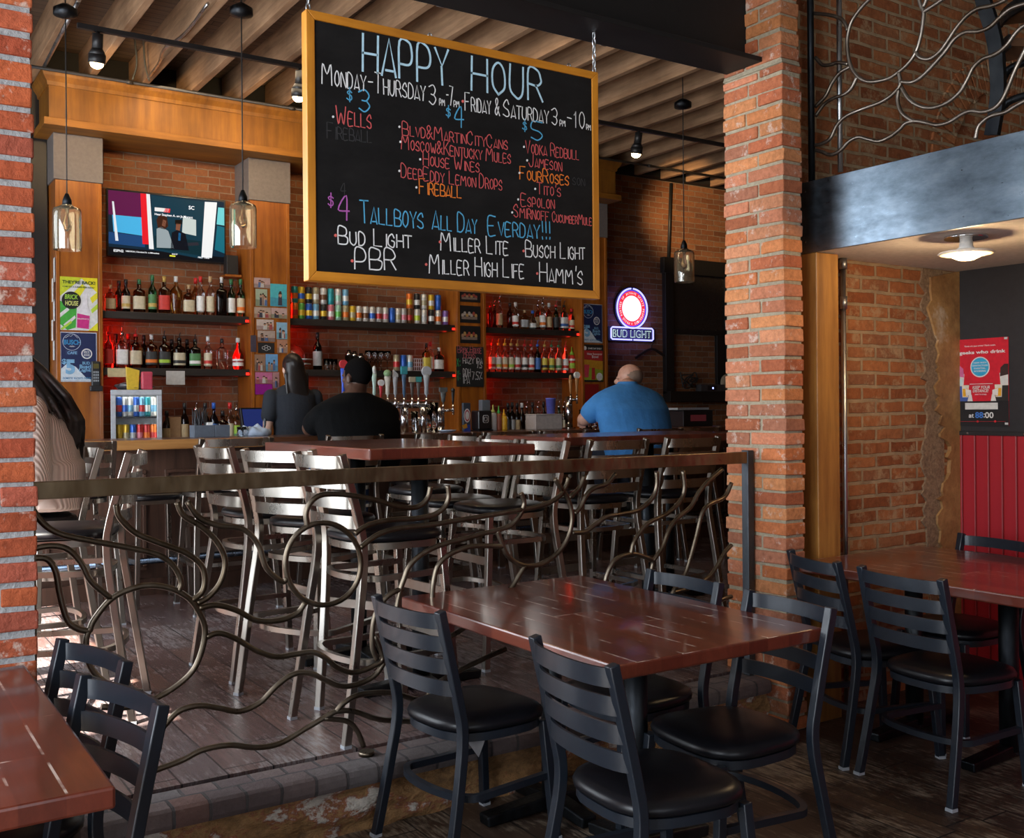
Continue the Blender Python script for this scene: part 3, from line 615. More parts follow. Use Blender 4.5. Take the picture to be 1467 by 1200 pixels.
RODS = [(A_, [(95,225),(130,270),(180,300),(260,318),(380,340),(470,362),(515,395),(537,440),(530,470)]),
 (A_, [(345,212),(355,250),(400,295),(470,325),(550,355),(595,390),(608,430),(600,470),(570,497)]),
 (A_, [(525,205),(545,245),(600,280),(645,325),(668,380),(655,440),(620,485),(585,505)]),
 (A_, [(555,203),(590,250),(650,275),(720,285),(765,330),(790,400),(835,440),(850,432)]),
 (A_, [(92,345),(150,335),(200,345),(240,385),(270,440),(330,492)]),
 (A_, [(92,370),(140,375),(165,410),(178,480),(200,555),(230,580),(265,588)]),
 (A_, [(265,588),(280,552),(330,492),(390,462),(450,452),(510,462),(560,490),(590,530),(608,580),(600,640),(575,700),(530,745),(465,785),(380,812),(300,812)]),
 (E_, [(385,505),(362,560),(358,620),(372,720),(420,800),(520,870),(700,905)]),
 (A_, [(590,520),(640,510),(700,525),(760,555),(830,555),(880,535),(905,503)]),
 (A_, [(612,605),(650,593),(700,610),(760,645),(820,663),(880,655),(930,650),(970,670),(1000,695),(1050,710),(1110,690),(1135,665),(1110,600)]),
 (A_, [(470,890),(490,865),(530,825),(590,808),(650,815),(710,825),(770,800),(820,750),(870,715),(920,712),(960,730),(1010,750),(1060,745),(1110,720),(1140,680)]),
 (A_, [(430,1008),(465,998),(540,970),(600,940),(680,925),(760,932),(830,920),(900,880),(960,845),(1000,825),(1050,825),(1110,845),(1160,852),(1260,850),(1330,800)]),
 (A_, [(995,828),(1020,800),(1070,775),(1160,770),(1250,790),(1300,740),(1390,690),(1500,640)]),
 (A_, [(960,845),(1030,855),(1060,885),(1078,930)]),
 (B_, [(1312,345),(1300,400),(1265,440),(1215,455),(1130,445),(1030,415),(930,395),(830,385),(750,390),(700,425),(675,480),(680,540),(690,548)]),
 (B_, [(1400,340),(1405,400),(1385,450),(1330,490),(1240,510),(1130,515),(1040,530),(970,555),(925,590)]),
 (B_, [(953,660),(1000,620),(1060,585),(1150,560),(1300,545),(1420,525),(1585,498),(1730,474),(1850,452),(1930,425),(1985,383),(2010,335),(2020,300)]),
 (C_, [(40,1290),(70,1130),(100,1040),(130,960),(190,890),(280,830),(400,780),(560,740),(700,700),(790,680),(900,640),(970,560),(1000,480),(985,420),(975,400)]),
 (C_, [(795,680),(830,770),(870,860),(940,920),(1040,945),(1150,920),(1250,850),(1320,750),(1355,640),(1355,530),(1320,420),(1270,350),(1230,290)]),
 (C_, [(310,1300),(312,1150),(325,1040),(350,950),(410,880),(500,830),(600,800),(720,795),(840,800)]),
 (C_, [(1005,945),(960,1020),(900,1110),(800,1200),(650,1250),(560,1400),(400,1500)]),
 (A_, [(1194,462),(1160,476),(1128,509),(1108,559),(1104,631),(1118,672)]),
 (D_, [(690,285),(660,350),(612,395)]), (D_, [(845,275),(800,325),(740,345),(700,380),(670,440),(640,475)]),
 (D_, [(1050,262),(1050,340),(1025,400),(960,455),(880,475),(800,490),(740,530),(690,565),(625,570)]),
 (D_, [(1182,258),(1190,350),(1165,415),(1100,475),(1010,520),(965,570),(935,620),(922,675)]),
 (D_, [(1378,250),(1310,310),(1260,370),(1220,440),(1150,500),(1110,560),(1080,640),(1030,715)]),
 (D_, [(1425,320),(1390,390),(1310,430),(1275,480),(1250,580),(1220,690),(1190,780),(1130,870),(1120,980)]),
 (D_, [(760,930),(785,850),(800,785),(830,720),(870,690),(930,675),(990,690),(1030,715),(1010,800),(980,900)]),
 (D_, [(1425,630),(1390,670),(1350,740),(1300,800),(1200,850),(1130,870)]), (D_, [(1425,888),(1390,898),(1340,930),(1290,1010),(1180,1060)])]
for (ox, oy, s), pts in RODS:
    obj('vine_rod', G().tube(spline(T(ox, oy, s, pts), 6), .0098, 8), IRON, rail)
cpt = [(958 + 112 * math.cos(q), 388 + 122 * math.sin(q)) for q in [2 * PI * i / 40 for i in range(40)]]
obj('vine_ring', G().tube(T(*A_, cpt), .0098, 8, closed=True), IRON, rail)
f_ = onY(525, 1074, YR); obj('foot_plate', G().cyl((f_.x, YR, PLAT - .003), (f_.x, YR, PLAT + .012), .028, n=12), IRON, rail)
# iron railing on the mezzanine
XM = XF + .03; HALF = metal('worn_iron', (0.30, 0.26, 0.22), 0.40, col2=(0.16, 0.13, 0.10))
mr = thing('mezzanine_railing', 'wrought iron vine railing on top of the blue steel mezzanine edge', 'railing', (0, 0, 0))
def TM(pts): return [onX(1140 + x / 4.443, y / 4.443, XM) for x, y in pts]
b0 = onX(1163, 258, XM); obj('post', G().cyl((XM, b0.y, 2.464), (XM, b0.y, 3.9), .0155, n=14), STEEL_BLACK, mr)
MR = [[(120,85),(210,95),(280,115),(315,150),(330,195)],
 [(560,-80),(465,0),(400,70),(350,150),(328,250),(333,350),(355,430),(400,490),(460,518),(530,515),(600,495),(660,455),(720,400),(765,330),(795,230),(810,130),(812,70),(790,20),(780,-40)],
 [(960,-20),(930,0),(870,40),(815,75)], [(835,-10),(812,45)],
 [(125,365),(170,412),(220,412),(270,398),(335,408)], [(125,680),(190,610),(230,530),(280,465),(345,425)],
 [(125,740),(180,665),(240,625),(310,600),(355,560),(390,490)], [(125,925),(165,915),(220,880),(260,800),(320,740),(420,695),(530,655),(600,615),(655,560),(665,520),(655,460)],
 [(125,955),(165,965),(220,985),(280,960),(340,900),(400,872),(460,885),(530,898),(600,870),(660,825),(700,785),(760,770),(830,780),(900,795),(980,775),(1060,725),(1120,705),(1190,712),(1260,690),(1310,640),(1350,560),(1390,460),(1453,330),(1520,200)],
 [(665,520),(740,522),(800,490),(870,420),(950,330),(1010,250),(1080,205),(1160,200),(1230,175),(1290,120),(1360,60),(1453,25),(1560,10)],
 [(765,330),(790,365),(850,375),(910,335),(960,270),(1020,180),(1090,100),(1160,55),(1250,35),(1330,0),(1400,-60)],
 [(670,550),(720,630),(790,675),(870,685),(960,655),(1040,590),(1090,510),(1130,430),(1190,375),(1270,345),(1340,290),(1400,210),(1453,165),(1560,120)],
 [(655,570),(648,640),(670,710),(720,755),(760,770)], [(1143,885),(1160,810),(1200,765),(1250,735),(1330,715),(1390,680),(1453,645),(1540,610)]]
for pts in MR: obj('vine_rod', G().tube(spline(TM(pts), 6), .0085, 8), HALF, mr)
g = G().tube([onX(1202, -40, XM + .06), onX(1202.5, 120, XM + .06), onX(1204, 246, XM + .06)], .0125)
for vt in g.b.verts: pass
tag(obj('conduit', g, GALV), 'bright steel conduit rising behind the mezzanine railing to the ceiling', 'pipe')
# spiral stair on the mezzanine
sp = thing('spiral_staircase', 'black spiral staircase at the top right behind the mezzanine railing', 'staircase', (4.52, 2.30, 2.455))
obj('pole', G().cyl((0, 0, 0), (0, 0, 1.6), .05), STEEL_BLACK, sp)
TRW = wood('stair_tread_wood', (0.10, 0.045, 0.02), (0.24, 0.11, 0.05), 'X', 1, rough=.5)
for k in range(5):
    a0 = PI * .62 + k * .30; pts = [(0.04 * math.cos(a0 + .2), .04 * math.sin(a0 + .2))] + [(.36 * math.cos(a0 + .62 * i / 6), .36 * math.sin(a0 + .62 * i / 6)) for i in range(7)]
    o = obj('tread', G().poly([(x, y, .52 + .13 * k) for x, y in pts], (0, 0, .035)), TRW, sp)
    obj('riser_band', G().sweep([(.365 * math.cos(a0 + .62 * i / 6), .365 * math.sin(a0 + .62 * i / 6), .52 + .13 * k + .02) for i in range(7)], [(-.006, -.03), (.006, -.03), (.006, .03), (-.006, .03)]), STEEL_BLACK, o)
hp = [onX(1140 + x / 4.443, y / 4.443, 4.05) - Vector((4.52, 2.30, 2.455)) for x, y in [(1180,-60),(1200,20),(1225,100),(1250,180),(1275,300),(1285,420),(1290,560),(1280,680),(1262,790),(1250,860)]]
obj('handrail', G().sweep(spline(hp, 5), [(-.03, -.012), (.03, -.012), (.03, .012), (-.03, .012)], (1, 0, 0)), STEEL_BLACK, sp)
for k, pl in enumerate(([(1310,520),(1360,440),(1453,400),(1560,380)], [(1305,690),(1370,640),(1453,610),(1560,590)])):
    obj('hand_loop', G().tube(spline([onX(1140 + x / 4.443, y / 4.443, 4.15) - Vector((4.52, 2.30, 2.455)) for x, y in pl], 5), .016), STEEL_BLACK, sp)

tp = onZ(682, 1056, .392)
tag(obj('paper_tag', G().poly([(tp.x - .04, tp.y, .396), (tp.x + .05, tp.y + .01, .396), (tp.x + .012, tp.y + .004, .325)], (0, .0012, 0)), flat((.42, .43, .45), .7, 0, 'tag_paper')), 'small grey paper tag hanging under the seat of the centre table left chair', 'tag')
# ================================================================== LETTERING
SF = {'A': '00 48 80|21 61', 'B': '00 08 58 77 75 54 04|54 83 81 60 00', 'C': '76 58 38 06 02 30 50 72', 'D': '00 08 48 76 72 40 00', 'E': '70 00 08 78|04 54', 'F': '00 08 78|04 54',
 'G': '76 58 38 06 02 30 60 73 44', 'H': '00 08|80 88|04 84', 'I': '40 48', 'J': '02 20 50 72 78', 'K': '00 08|78 03|25 80', 'L': '08 00 70', 'M': '00 18 44 78 80', 'N': '00 08 80 88', 'O': '40 12 16 48 76 72 40',
 'P': '00 08 58 76 74 53 03', 'Q': '40 12 16 48 76 72 40|52 80', 'R': '00 08 58 76 75 54 04|44 80', 'S': '76 58 27 05 34 63 71 40 01', 'T': '08 88|48 40', 'U': '08 02 30 50 72 78', 'V': '08 40 88', 'W': '08 20 45 60 88',
 'X': '00 88|08 80', 'Y': '08 44 88|44 40', 'Z': '08 88 00 80', '0': '40 12 16 48 76 72 40', '1': '26 48 40', '2': '06 28 68 75 00 80', '3': '07 48 76 54 24|54 72 40 01', '4': '60 68 03 83', '5': '78 18 05 54 72 40 01',
 '6': '68 15 02 40 72 54 14', '7': '08 88 30', '8': '44 16 48 76 44 01 40 71 44', '9': '74 35 16 48 76 74 40', '$': '76 47 16 25 64 72 41 02|49 40', '&': '80 16 38 56 02 20 52 74', '!': '48 43|41 40', "'": '58 46',
 '-': '14 74', '.': '40 41', '%': '00 88|07 18 27 07|62 71 81 62', ':': '46 45|42 41', '*': '40 41', '/': '00 88'}
def stroke_text(g, text, P0, P1, h, nrm, w, caps=0.74, lift=0.001, jit=0.0, upv=None):
    """hand lettering: text from P0 to P1 along the baseline, big letters h high, small ones caps*h; flat chalk strokes w wide"""
    P0 = Vector(P0); P1 = Vector(P1); u = (P1 - P0); L = u.length; u.normalize(); n = Vector(nrm).normalized(); v = upv or n.cross(u).normalized()
    if v.z < 0 and abs(v.z) > .2: v = -v
    adv = []
    for ch in text:
        k = caps if ch.islower() else 1.0
        base = {' ': .45, 'I': .32, 'M': 1.12, 'W': 1.15, '.': .3, "'": .3, '!': .32, '1': .6, '-': .7, '*': .5}.get(ch.upper(), .82)
        adv.append(base * (k if ch != ' ' else 1))
    tot = sum(adv); sc = L / tot; x = 0
    for ch, a in zip(text, adv):
        k = caps if ch.islower() else 1.0; pat = SF.get(ch.upper())
        if pat:
            cw = a * sc * .80; hh = h * k; o = P0 + u * x
            if ch == '*':
                g.poly([o + n * lift + u * (a * sc * .5 + w * 1.5 * math.cos(q)) + v * (h * .25 + w * 1.5 * math.sin(q)) for q in [2 * PI * i / 10 for i in range(10)]], n * .0006)
            else:
                for seg in pat.split('|'):
                    pts = [o + u * (int(q[0]) / 8 * cw + random.uniform(-jit, jit) * hh) + v * (int(q[1]) / 8 * hh + random.uniform(-jit, jit) * hh) for q in seg.split()]
                    if len(pts) > 3: pts = spline(pts, 4)
                    ribbon(g, pts, n, w, lift)
        x += a * sc
def ribbon(g, pts, n, w, lift):
    left, right = [], []
    for i, p in enumerate(pts):
        d = (pts[min(i + 1, len(pts) - 1)] - pts[max(i - 1, 0)]).normalized(); s = n.cross(d) * (w / 2)
        e = d * (w * .35) * (-1 if i == 0 else 1 if i == len(pts) - 1 else 0)
        left.append(g.b.verts.new(p + s + e + n * lift)); right.append(g.b.verts.new(p - s + e + n * lift))
    for i in range(len(pts) - 1): g.b.faces.new((left[i], left[i + 1], right[i + 1], right[i])).material_index = g.mi
TMP = bpy.data.scenes.new('mesh_bench')          # an empty scene in which shapes are evaluated into plain meshes, removed at the end
def evaluated(o):
    TMP.collection.objects.link(o); vl = TMP.view_layers[0]; vl.update(); dg = vl.depsgraph
    me = bpy.data.meshes.new_from_object(o.evaluated_get(dg)); bpy.data.objects.remove(o); return me
def text_mesh(name, text, mat, parent, origin, udir, vdir, width=None, height=None, align='LEFT', shear=0.0, bold=0.0, ext=0.0004):
    """printed lettering from the built-in font, made into a mesh; origin = left end of the baseline"""
    c = bpy.data.curves.new(name, 'FONT'); c.body = text; c.size = 1.0; c.align_x = 'LEFT'; c.shear = shear; c.offset = bold; c.extrude = 0.0; c.resolution_u = 3
    o = bpy.data.objects.new(name, c); me = evaluated(o)
    if not me.vertices: return None
    xs = [v.co.x for v in me.vertices]; ys = [v.co.y for v in me.vertices]; x0, x1, y0, y1 = min(xs), max(xs), min(ys), max(ys)
    sx = (width / (x1 - x0)) if width else height / (y1 - y0); sy = (height / (y1 - y0)) if height else sx
    U = Vector(udir).normalized(); V = Vector(vdir).normalized(); O = Vector(origin); N = U.cross(V)
    ax = {'LEFT': 0, 'CENTER': -.5, 'RIGHT': -1}[align] * (x1 - x0) * sx
    for v in me.vertices: v.co = O + U * ((v.co.x - x0) * sx + ax) + V * ((v.co.y - y0) * sy) + N * ext
    me.materials.clear(); me.materials.append(mat); r = bpy.data.objects.new(name, me); COL.objects.link(r)
    if parent is not None: r.parent = parent
    return r
# ------------------------------------------------------------------ the chalkboard
YB = 3.335
BX0, BX1, BZ0, BZ1 = 1.359, 2.632, 1.886, 2.821
FRAME = wood('pale_oak_frame', (0.52, 0.18, 0.010), (0.78, 0.32, 0.03), 'X', 1.0, rough=.4, coat=.2)
FRAMEV = wood('pale_oak_frame_upright', (0.52, 0.18, 0.010), (0.78, 0.32, 0.03), 'Z', 1.0, rough=.4, coat=.2)
m, nt, bs = nodes('chalkboard'); v = coords(nt, 'Object', (1, 1, 2.2)); n = noise(nt, v, 5, 6, .7); r = ramp(nt, n.outputs[0], [(.35, (.006, .0055, .0055)), (.75, (.014, .013, .013))]); link(nt, r.outputs[0], bs.inputs['Base Color'])
bs.inputs['Roughness'].default_value = .75; bs.inputs['Specular IOR Level'].default_value = .2; BOARD = m
cb = thing('chalkboard', 'large framed chalkboard reading HAPPY HOUR hanging from the black steel beam', 'sign')
obj('board', G().box(BX0 + .02, BX1 - .02, YB + .006, YB + .02, BZ0 + .02, BZ1 - .02), BOARD, cb)
fwd = .030; YF = YB
def frame_piece(name, pts, mat):
    obj(name, G().poly(pts, (0, .045, 0)), mat, cb, bevel=.0025)
a, b_ = .031, .034
frame_piece('frame_rail', [(BX0, YF, BZ1), (BX1, YF, BZ1), (BX1 - a, YF, BZ1 - a), (BX0 + a, YF, BZ1 - a)], FRAME)
frame_piece('frame_rail', [(BX0, YF, BZ0), (BX1, YF, BZ0), (BX1 - a, YF, BZ0 + b_), (BX0 + a, YF, BZ0 + b_)], FRAME)
frame_piece('frame_stile', [(BX0, YF, BZ0), (BX0, YF, BZ1), (BX0 + a, YF, BZ1 - a), (BX0 + a, YF, BZ0 + b_)], FRAMEV)
frame_piece('frame_stile', [(BX1, YF, BZ0), (BX1, YF, BZ1), (BX1 - a, YF, BZ1 - a), (BX1 - a, YF, BZ0 + b_)], FRAMEV)
CH = {k: flat(c, .9, 0, 'chalk') for k, c in dict(sky=(.48, .72, .86), white=(.80, .80, .80), blue=(.09, .40, .66), red=(.62, .10, .10), orange=(.80, .20, .02), purple=(.48, .12, .46), dim=(.035, .034, .036), dot=(.75, .14, .12)).items()}
def BP(x, y): return onY(400 + x / 2.7917, y / 2.7917, YB + .006)
LINES = {'sky': [('HAPPY', 335, 285, 690, 345, .134, .0085), ('HOUR', 770, 358, 1068, 412, .124, .0085)],
 'white': [('Monday-Thursday', 170, 335, 590, 405, .072, .0042), ('3', 600, 415, 636, 420, .072, .0042), ('pm', 640, 420, 664, 424, .030, .003), ('-7', 666, 416, 698, 424, .072, .0042), ('pm', 698, 427, 722, 430, .030, .003),
  ('Friday', 742, 440, 850, 457, .066, .0042), ('&', 864, 460, 884, 463, .066, .0042), ('Saturday', 896, 465, 1082, 495, .066, .0042), ('3', 1090, 498, 1120, 502, .066, .0042), ('pm', 1122, 503, 1146, 506, .03, .003), ('-10', 1150, 503, 1228, 517, .066, .0042), ('pm', 1228, 518, 1247, 522, .028, .003),
  ('Bud Light', 235, 975, 535, 992, .060, .0048), ('PBR', 303, 1076, 478, 1080, .074, .005), ('Miller Lite', 645, 1000, 922, 1020, .066, .0045), ('Busch Light', 985, 1026, 1226, 1037, .062, .0045), ('Miller High Life', 600, 1092, 985, 1113, .070, .0045), ("Hamm's", 1040, 1124, 1220, 1140, .074, .0045),
  ('*', 205, 470, 225, 470, .01, .003), ('*', 470, 510, 490, 510, .01, .003), ('*', 474, 570, 494, 570, .01, .003), ('*', 553, 640, 573, 640, .01, .003), ('*', 470, 686, 490, 686, .01, .003), ('*', 538, 752, 558, 752, .01, .003), ('*', 968, 590, 988, 590, .01, .003), ('*', 982, 644, 1000, 644, .01, .003), ('*', 950, 694, 970, 694, .01, .003), ('*', 1014, 758, 1032, 758, .01, .003), ('*', 945, 800, 965, 800, .01, .003), ('*', 922, 852, 940, 852, .01, .003)],
 'blue': [('$', 270, 405, 298, 410, .045, .0042), ('3', 318, 445, 378, 450, .078, .005), ('$', 667, 470, 690, 474, .042, .0042), ('4', 700, 505, 745, 512, .078, .005), ('$', 973, 524, 995, 528, .042, .0042), ('5', 1008, 558, 1070, 567, .072, .005), ('Tallboys', 322, 888, 584, 916, .078, .0048), ('All Day', 612, 916, 795, 934, .070, .0048), ('Everday!!!', 836, 938, 1090, 958, .070, .0048)],
 'red': [('Wells', 228, 495, 375, 515, .064, .0042), ('Blvd&MartinCityCans', 492, 540, 918, 600, .048, .0036), ('Moscow&Kentucky', 488, 595, 815, 640, .048, .0036), ('Mules', 826, 642, 930, 655, .048, .0036), ('House Wines', 575, 660, 805, 690, .047, .0036), ('DeepEddy Lemon', 487, 708, 790, 750, .048, .0036), ('Drops', 800, 750, 895, 762, .052, .0036),
  ('Vodka Redbull', 985, 612, 1202, 640, .050, .0036), ('Jameson', 998, 664, 1133, 686, .048, .0036), ("Tito's", 1030, 775, 1130, 787, .046, .0036), ('Espolon', 967, 823, 1104, 836, .048, .0036), ('Smirnoff', 937, 866, 1082, 886, .050, .0036), ('CucumberMule', 1092, 886, 1252, 902, .040, .0033)],
 'orange': [('Fireball', 560, 774, 733, 793, .056, .0044), ('FourRoses', 962, 716, 1163, 742, .050, .0044)],
 'purple': [('$', 195, 828, 224, 832, .045, .004), ('4', 235, 875, 292, 884, .085, .005)],
 'dim': [('Fireball', 190, 552, 375, 572, .055, .0036), ('son', 1172, 738, 1225, 745, .04, .003), ('4', 245, 780, 270, 784, .045, .003)],
 'dot': [('*', 725, 408, 742, 408, .01, .0038), ('*', 214, 944, 236, 944, .01, .0038), ('*', 280, 1046, 302, 1046, .01, .0038), ('*', 632, 970, 652, 970, .01, .0036), ('*', 967, 1006, 986, 1006, .01, .0036), ('*', 577, 1060, 597, 1060, .01, .0036), ('*', 1022, 1096, 1040, 1096, .01, .0036)]}
random.seed(21)
for k, L in LINES.items():
    for tx, xa, ya, xb, yb, h, w in L:
        g = G(); stroke_text(g, tx, BP(xa, ya), BP(xb, yb), h, (0, -1, 0), w, jit=.018, upv=Vector((0, 0, 1)), lift=.0012)
        obj('chalk_dot' if tx == '*' else 'chalk_word', g, CH[k], cb, norm=False)
for px, zz, lb in ((1.363, 3.02, 'left'), (2.615, 2.995, 'right')):
    g = G(); z = BZ1 - .004; i = 0
    while z < zz - .01:
        a = PI / 2 * (i % 2); q = [(.007 * math.cos(s), .018 * math.sin(s)) for s in [2 * PI * j / 12 for j in range(12)]]
        g.tube([(px + x * math.cos(a) + .010, 3.352 + x * math.sin(a), z + .016 + y) for x, y in q], .0028, 6, closed=True); z += .029; i += 1
    tag(obj('hanging_chain', g, GALV), f'short {"silver link chain" if lb == "right" else "silver chain"} holding the chalkboard at its top {lb} corner', 'chain')
for px in (616, 815):
    p = onY(px, 62 if px == 616 else 88, YB + .02); tag(obj('eye_screw', G().tube([(p.x + .008 * math.cos(q), YB + .02, BZ1 + .009 + .008 * math.sin(q)) for q in [2 * PI * i / 10 for i in range(10)]], .0022, 6, closed=True), GALV), f'small steel eye screw on the chalkboard top edge, {"near the middle" if px == 616 else "toward the right end"}', 'screw')
# ================================================================== BACK BAR
YP = 9.12; YWB = 9.5
can = thing('bar_canopy', 'stained wood canopy box with crown moulding across the top of the back bar', 'canopy')
cx0, cx1, cyf = 1.44, 7.28, 8.93
obj('fascia_board', G().box(cx0, cx1, cyf, YWB - .002, 3.80, 4.10), WOOD_ORX, can)
g = G(); prof = [(0, 0), (.012, .0), (.018, .03), (.045, .07), (.055, .10), (.055, .115), (0, .115)]
pts = [(cx0, YWB - .002, 0), (cx0, cyf, 0), (cx1, cyf, 0), (cx1, YWB - .002, 0)]
rings = []
for i, (x, y, _) in enumerate(pts):
    dx = -1 if i < 2 else 1; dy = -1 if i in (1, 2) else 0
    rings.append([g.b.verts.new((x + dx * o_, y + dy * o_, 4.07 + z)) for o_, z in prof])
for i in range(3):
    for k in range(len(prof) - 1): g.b.faces.new((rings[i][k], rings[i][k + 1], rings[i + 1][k + 1], rings[i + 1][k]))
    g.b.faces.new((rings[i][-1], rings[i][0], rings[i + 1][0], rings[i + 1][-1]))
obj('crown_moulding', g, WOOD_ORX, can)
obj('lip_board', G().box(cx0 - .045, cx1 + .045, cyf - .05, YWB - .002, 3.742, 3.802), wood('amber_lip', (0.17, 0.058, 0.005), (0.38, 0.15, 0.012), 'X', .6, rough=.55, coat=.0), can, bevel=.004)
COLX = [(1.512, 1.875), (3.155, 3.53), (5.33, 5.675), (6.93, 7.295)]
cn = ['leftmost stained wooden column, with two bright drink posters', 'second stained wooden column from left, covered with snapshots', 'third stained wooden column from left, with the small blackboard', 'rightmost stained wooden column beside the neon sign']
GREYCAP = flat((0.17, 0.15, 0.14), .7, 0, 'grey_cap')
cols = []
for (x0, x1), lb in zip(COLX, cn):
    t = thing('bar_column', lb + (' of the back bar' if 'third' in lb else ''), 'column', ((x0 + x1) / 2, (YP + YWB) / 2, PLAT), 0, 'back bar columns'); hw = (x1 - x0) / 2; hd = (YWB - YP) / 2 - .002
    obj('shaft', G().box(-hw, hw, -hd, hd, 0, 3.36 - PLAT), WOOD_OR, t, bevel=.003)
    obj('cap_block', G().box(-hw - .012, hw + .012, -hd - .014, hd, 3.36 - PLAT, 3.741 - PLAT), GREYCAP, t, bevel=.004)
    for s in (-1, 1): obj('edge_strip', G().box(s * hw - (.03 if s > 0 else 0), s * hw + (0 if s > 0 else .03), -hd - .012, -hd - .0005, .9, 3.355 - PLAT), WOOD_OR, t, bevel=.003)
    cols.append(t)
SHELF = wood('dark_shelf', (0.012, 0.010, 0.009), (0.035, 0.028, 0.024), 'X', 1, rough=.5)
BAYS = [(1.876, 3.154), (3.531, 5.329), (5.676, 6.929)]; bn = ['left', 'middle', 'right']
LED = glow((1.0, 0.02, 0.01), 2.2, 'red_led'); SZ = [(2.296, 1.814), (2.300, 1.822), (2.296, 1.826)]
for (x0, x1), nm, zz in zip(BAYS, bn, SZ):
    for z, u in zip(zz, ('upper', 'lower')):
        tag(obj('wall_shelf', G().box(x0, x1, YP + .04, YWB - .002, z - .062, z), SHELF, bevel=.003), f'dark wooden {u} shelf in the {nm} bay of the back bar', 'shelf', 'back bar shelves')
    for xx, s in ((x0 + .002, 'left'), (x1 - .012, 'right')):
        g = G()
        if s == 'left': g.box(xx, xx + .010, YWB - .03, YWB - .022, 1.9, 2.7)
        for z in zz:
            g.box(xx, xx + .010, YP + .06, YP + .075, z - .055, z - .03)
            if s == 'right': g.box(xx - .022, xx + .008, YP + .034, YP + .0395, z - .052, z - .030)
        tag(obj('led_strip', g, LED), f'red light strip down the {s} edge of the {nm} shelf bay', 'light', 'red shelf lights')
        light('red_shelf_glow', 'AREA', (xx + (.04 if s == 'left' else -.03), 9.32, 2.05), 2.6 if s == 'left' else .5, (1.0, 0.03, 0.015), to=(xx + (1 if s == 'left' else -1), 9.42, 2.12), size=.08, size_y=.9)
# bar counter
BARW = wood('dark_bar_panel', (0.045, 0.022, 0.014), (0.12, 0.06, 0.04), 'Z', 1, rough=.4, coat=.2)
BART = wood('bar_top_wood', (0.06, 0.022, 0.010), (0.14, 0.055, 0.025), 'X', .7, rough=.3, coat=.5)
BAREDGE = wood('golden_bar_edge', (0.30, 0.13, 0.035), (0.55, 0.28, 0.09), 'X', .7, rough=.35, coat=.4)
BT = 1.252
bar = thing('bar_counter', 'long wooden bar counter with panelled dark front and golden edge', 'bar', (0, 0, PLAT))
bx0, bx1 = 0.25, 9.4
obj('front_panel', G().box(bx0, bx1, 7.03, 7.08, 0, BT - .06 - PLAT), BARW, bar)
obj('carcass', G().box(bx0, bx1, 7.081, 7.45, 0, BT - .061 - PLAT), BARW, bar)
obj('top', G().box(bx0, bx1, 6.86, 7.52, BT - .058 - PLAT, BT - PLAT), BART, bar, bevel=.006)
obj('edge_moulding', G().box(bx0, 2.45, 6.835, 6.859, BT - .062 - PLAT, BT + .002 - PLAT), BAREDGE, bar, bevel=.006)
obj('edge_moulding', G().box(2.451, bx1, 6.835, 6.859, BT - .062 - PLAT, BT + .002 - PLAT), BART, bar, bevel=.006)
x = bx0 + .1
while x < bx1 - .6:
    g = G()
    for a in ((x, x + .62, .16, .185), (x, x + .62, .80, .825)): g.box(a[0], a[1], 7.012, 7.03, a[2], a[3])
    for a in (x, x + .595): g.box(a, a + .025, 7.012, 7.03, .185, .80)
    obj('panel_moulding', g, BARW, bar, bevel=.005); x += .74
obj('plinth', G().box(bx0, bx1, 6.99, 7.03, 0, .11), BARW, bar)
obj('foot_rail', G().tube([(bx0, 6.90, .24), (bx1, 6.90, .24)], .022, 10), metal('dark_foot_rail', (.12, .16, .22), .3), bar)
for xx in [1.0 + 1.4 * i for i in range(6)]: obj('rail_bracket', G().box(xx - .012, xx + .012, 6.90, 6.992, .228, .252), STEEL_BLACK, bar)
bc = thing('back_counter', 'dark back counter under the shelves against the brick wall', 'counter', (0, 0, PLAT))
KZ = 1.150
obj('cabinet', G().box(0.9, 9.0, 8.62, YP - .032, 0, KZ - .04 - PLAT), flat((.02, .018, .017), .5), bc)
obj('top', G().box(0.9, 9.0, 8.58, YP - .030, KZ - .04 - PLAT, KZ - PLAT), flat((.03, .026, .024), .35, coat=.3), bc, bevel=.004)
for (x0, x1), nm in zip(BAYS, bn): tag(obj('counter_ledge', G().box(x0 + .002, x1 - .002, YP - .028, YWB - .003, PLAT, KZ), flat((.03, .026, .024), .35, coat=.3), bevel=.003), f'dark counter ledge between the columns in the {nm} bay of the back bar', 'counter')
# ------------------------------------------------------------------ television
tv = thing('television', 'flat wall television showing a sports studio in the left shelf bay', 'television', (2.497, 9.40, 3.09))
tw, th_ = .524, .296
obj('casing', G().box(-tw, tw, -.005, .045, -th_, th_), flat((.008, .008, .01), .25), tv, bevel=.004)
obj('wall_mount', G().box(-.15, .15, .046, .095, -.15, .15), STEEL_BLACK, tv)
sw, shh = tw - .014, th_ - .016
def SX(u): return -sw + 2 * sw * u
def SZ_(w): return -shh + 2 * shh * w
def scr(name, quad, col, st, lift):
    col = tuple(q ** 1.25 if max(col) < .6 else q * 1.25 for q in col)
    obj(name, G().poly([(SX(u), -.0055 - lift, SZ_(w)) for u, w in quad], (0, .0003, 0)), glow(col, st, 'screen_light'), tv)
E_S = .62
scr('screen', [(0, 0), (1, 0), (1, 1), (0, 1)], (.012, .05, .09), E_S, 0)
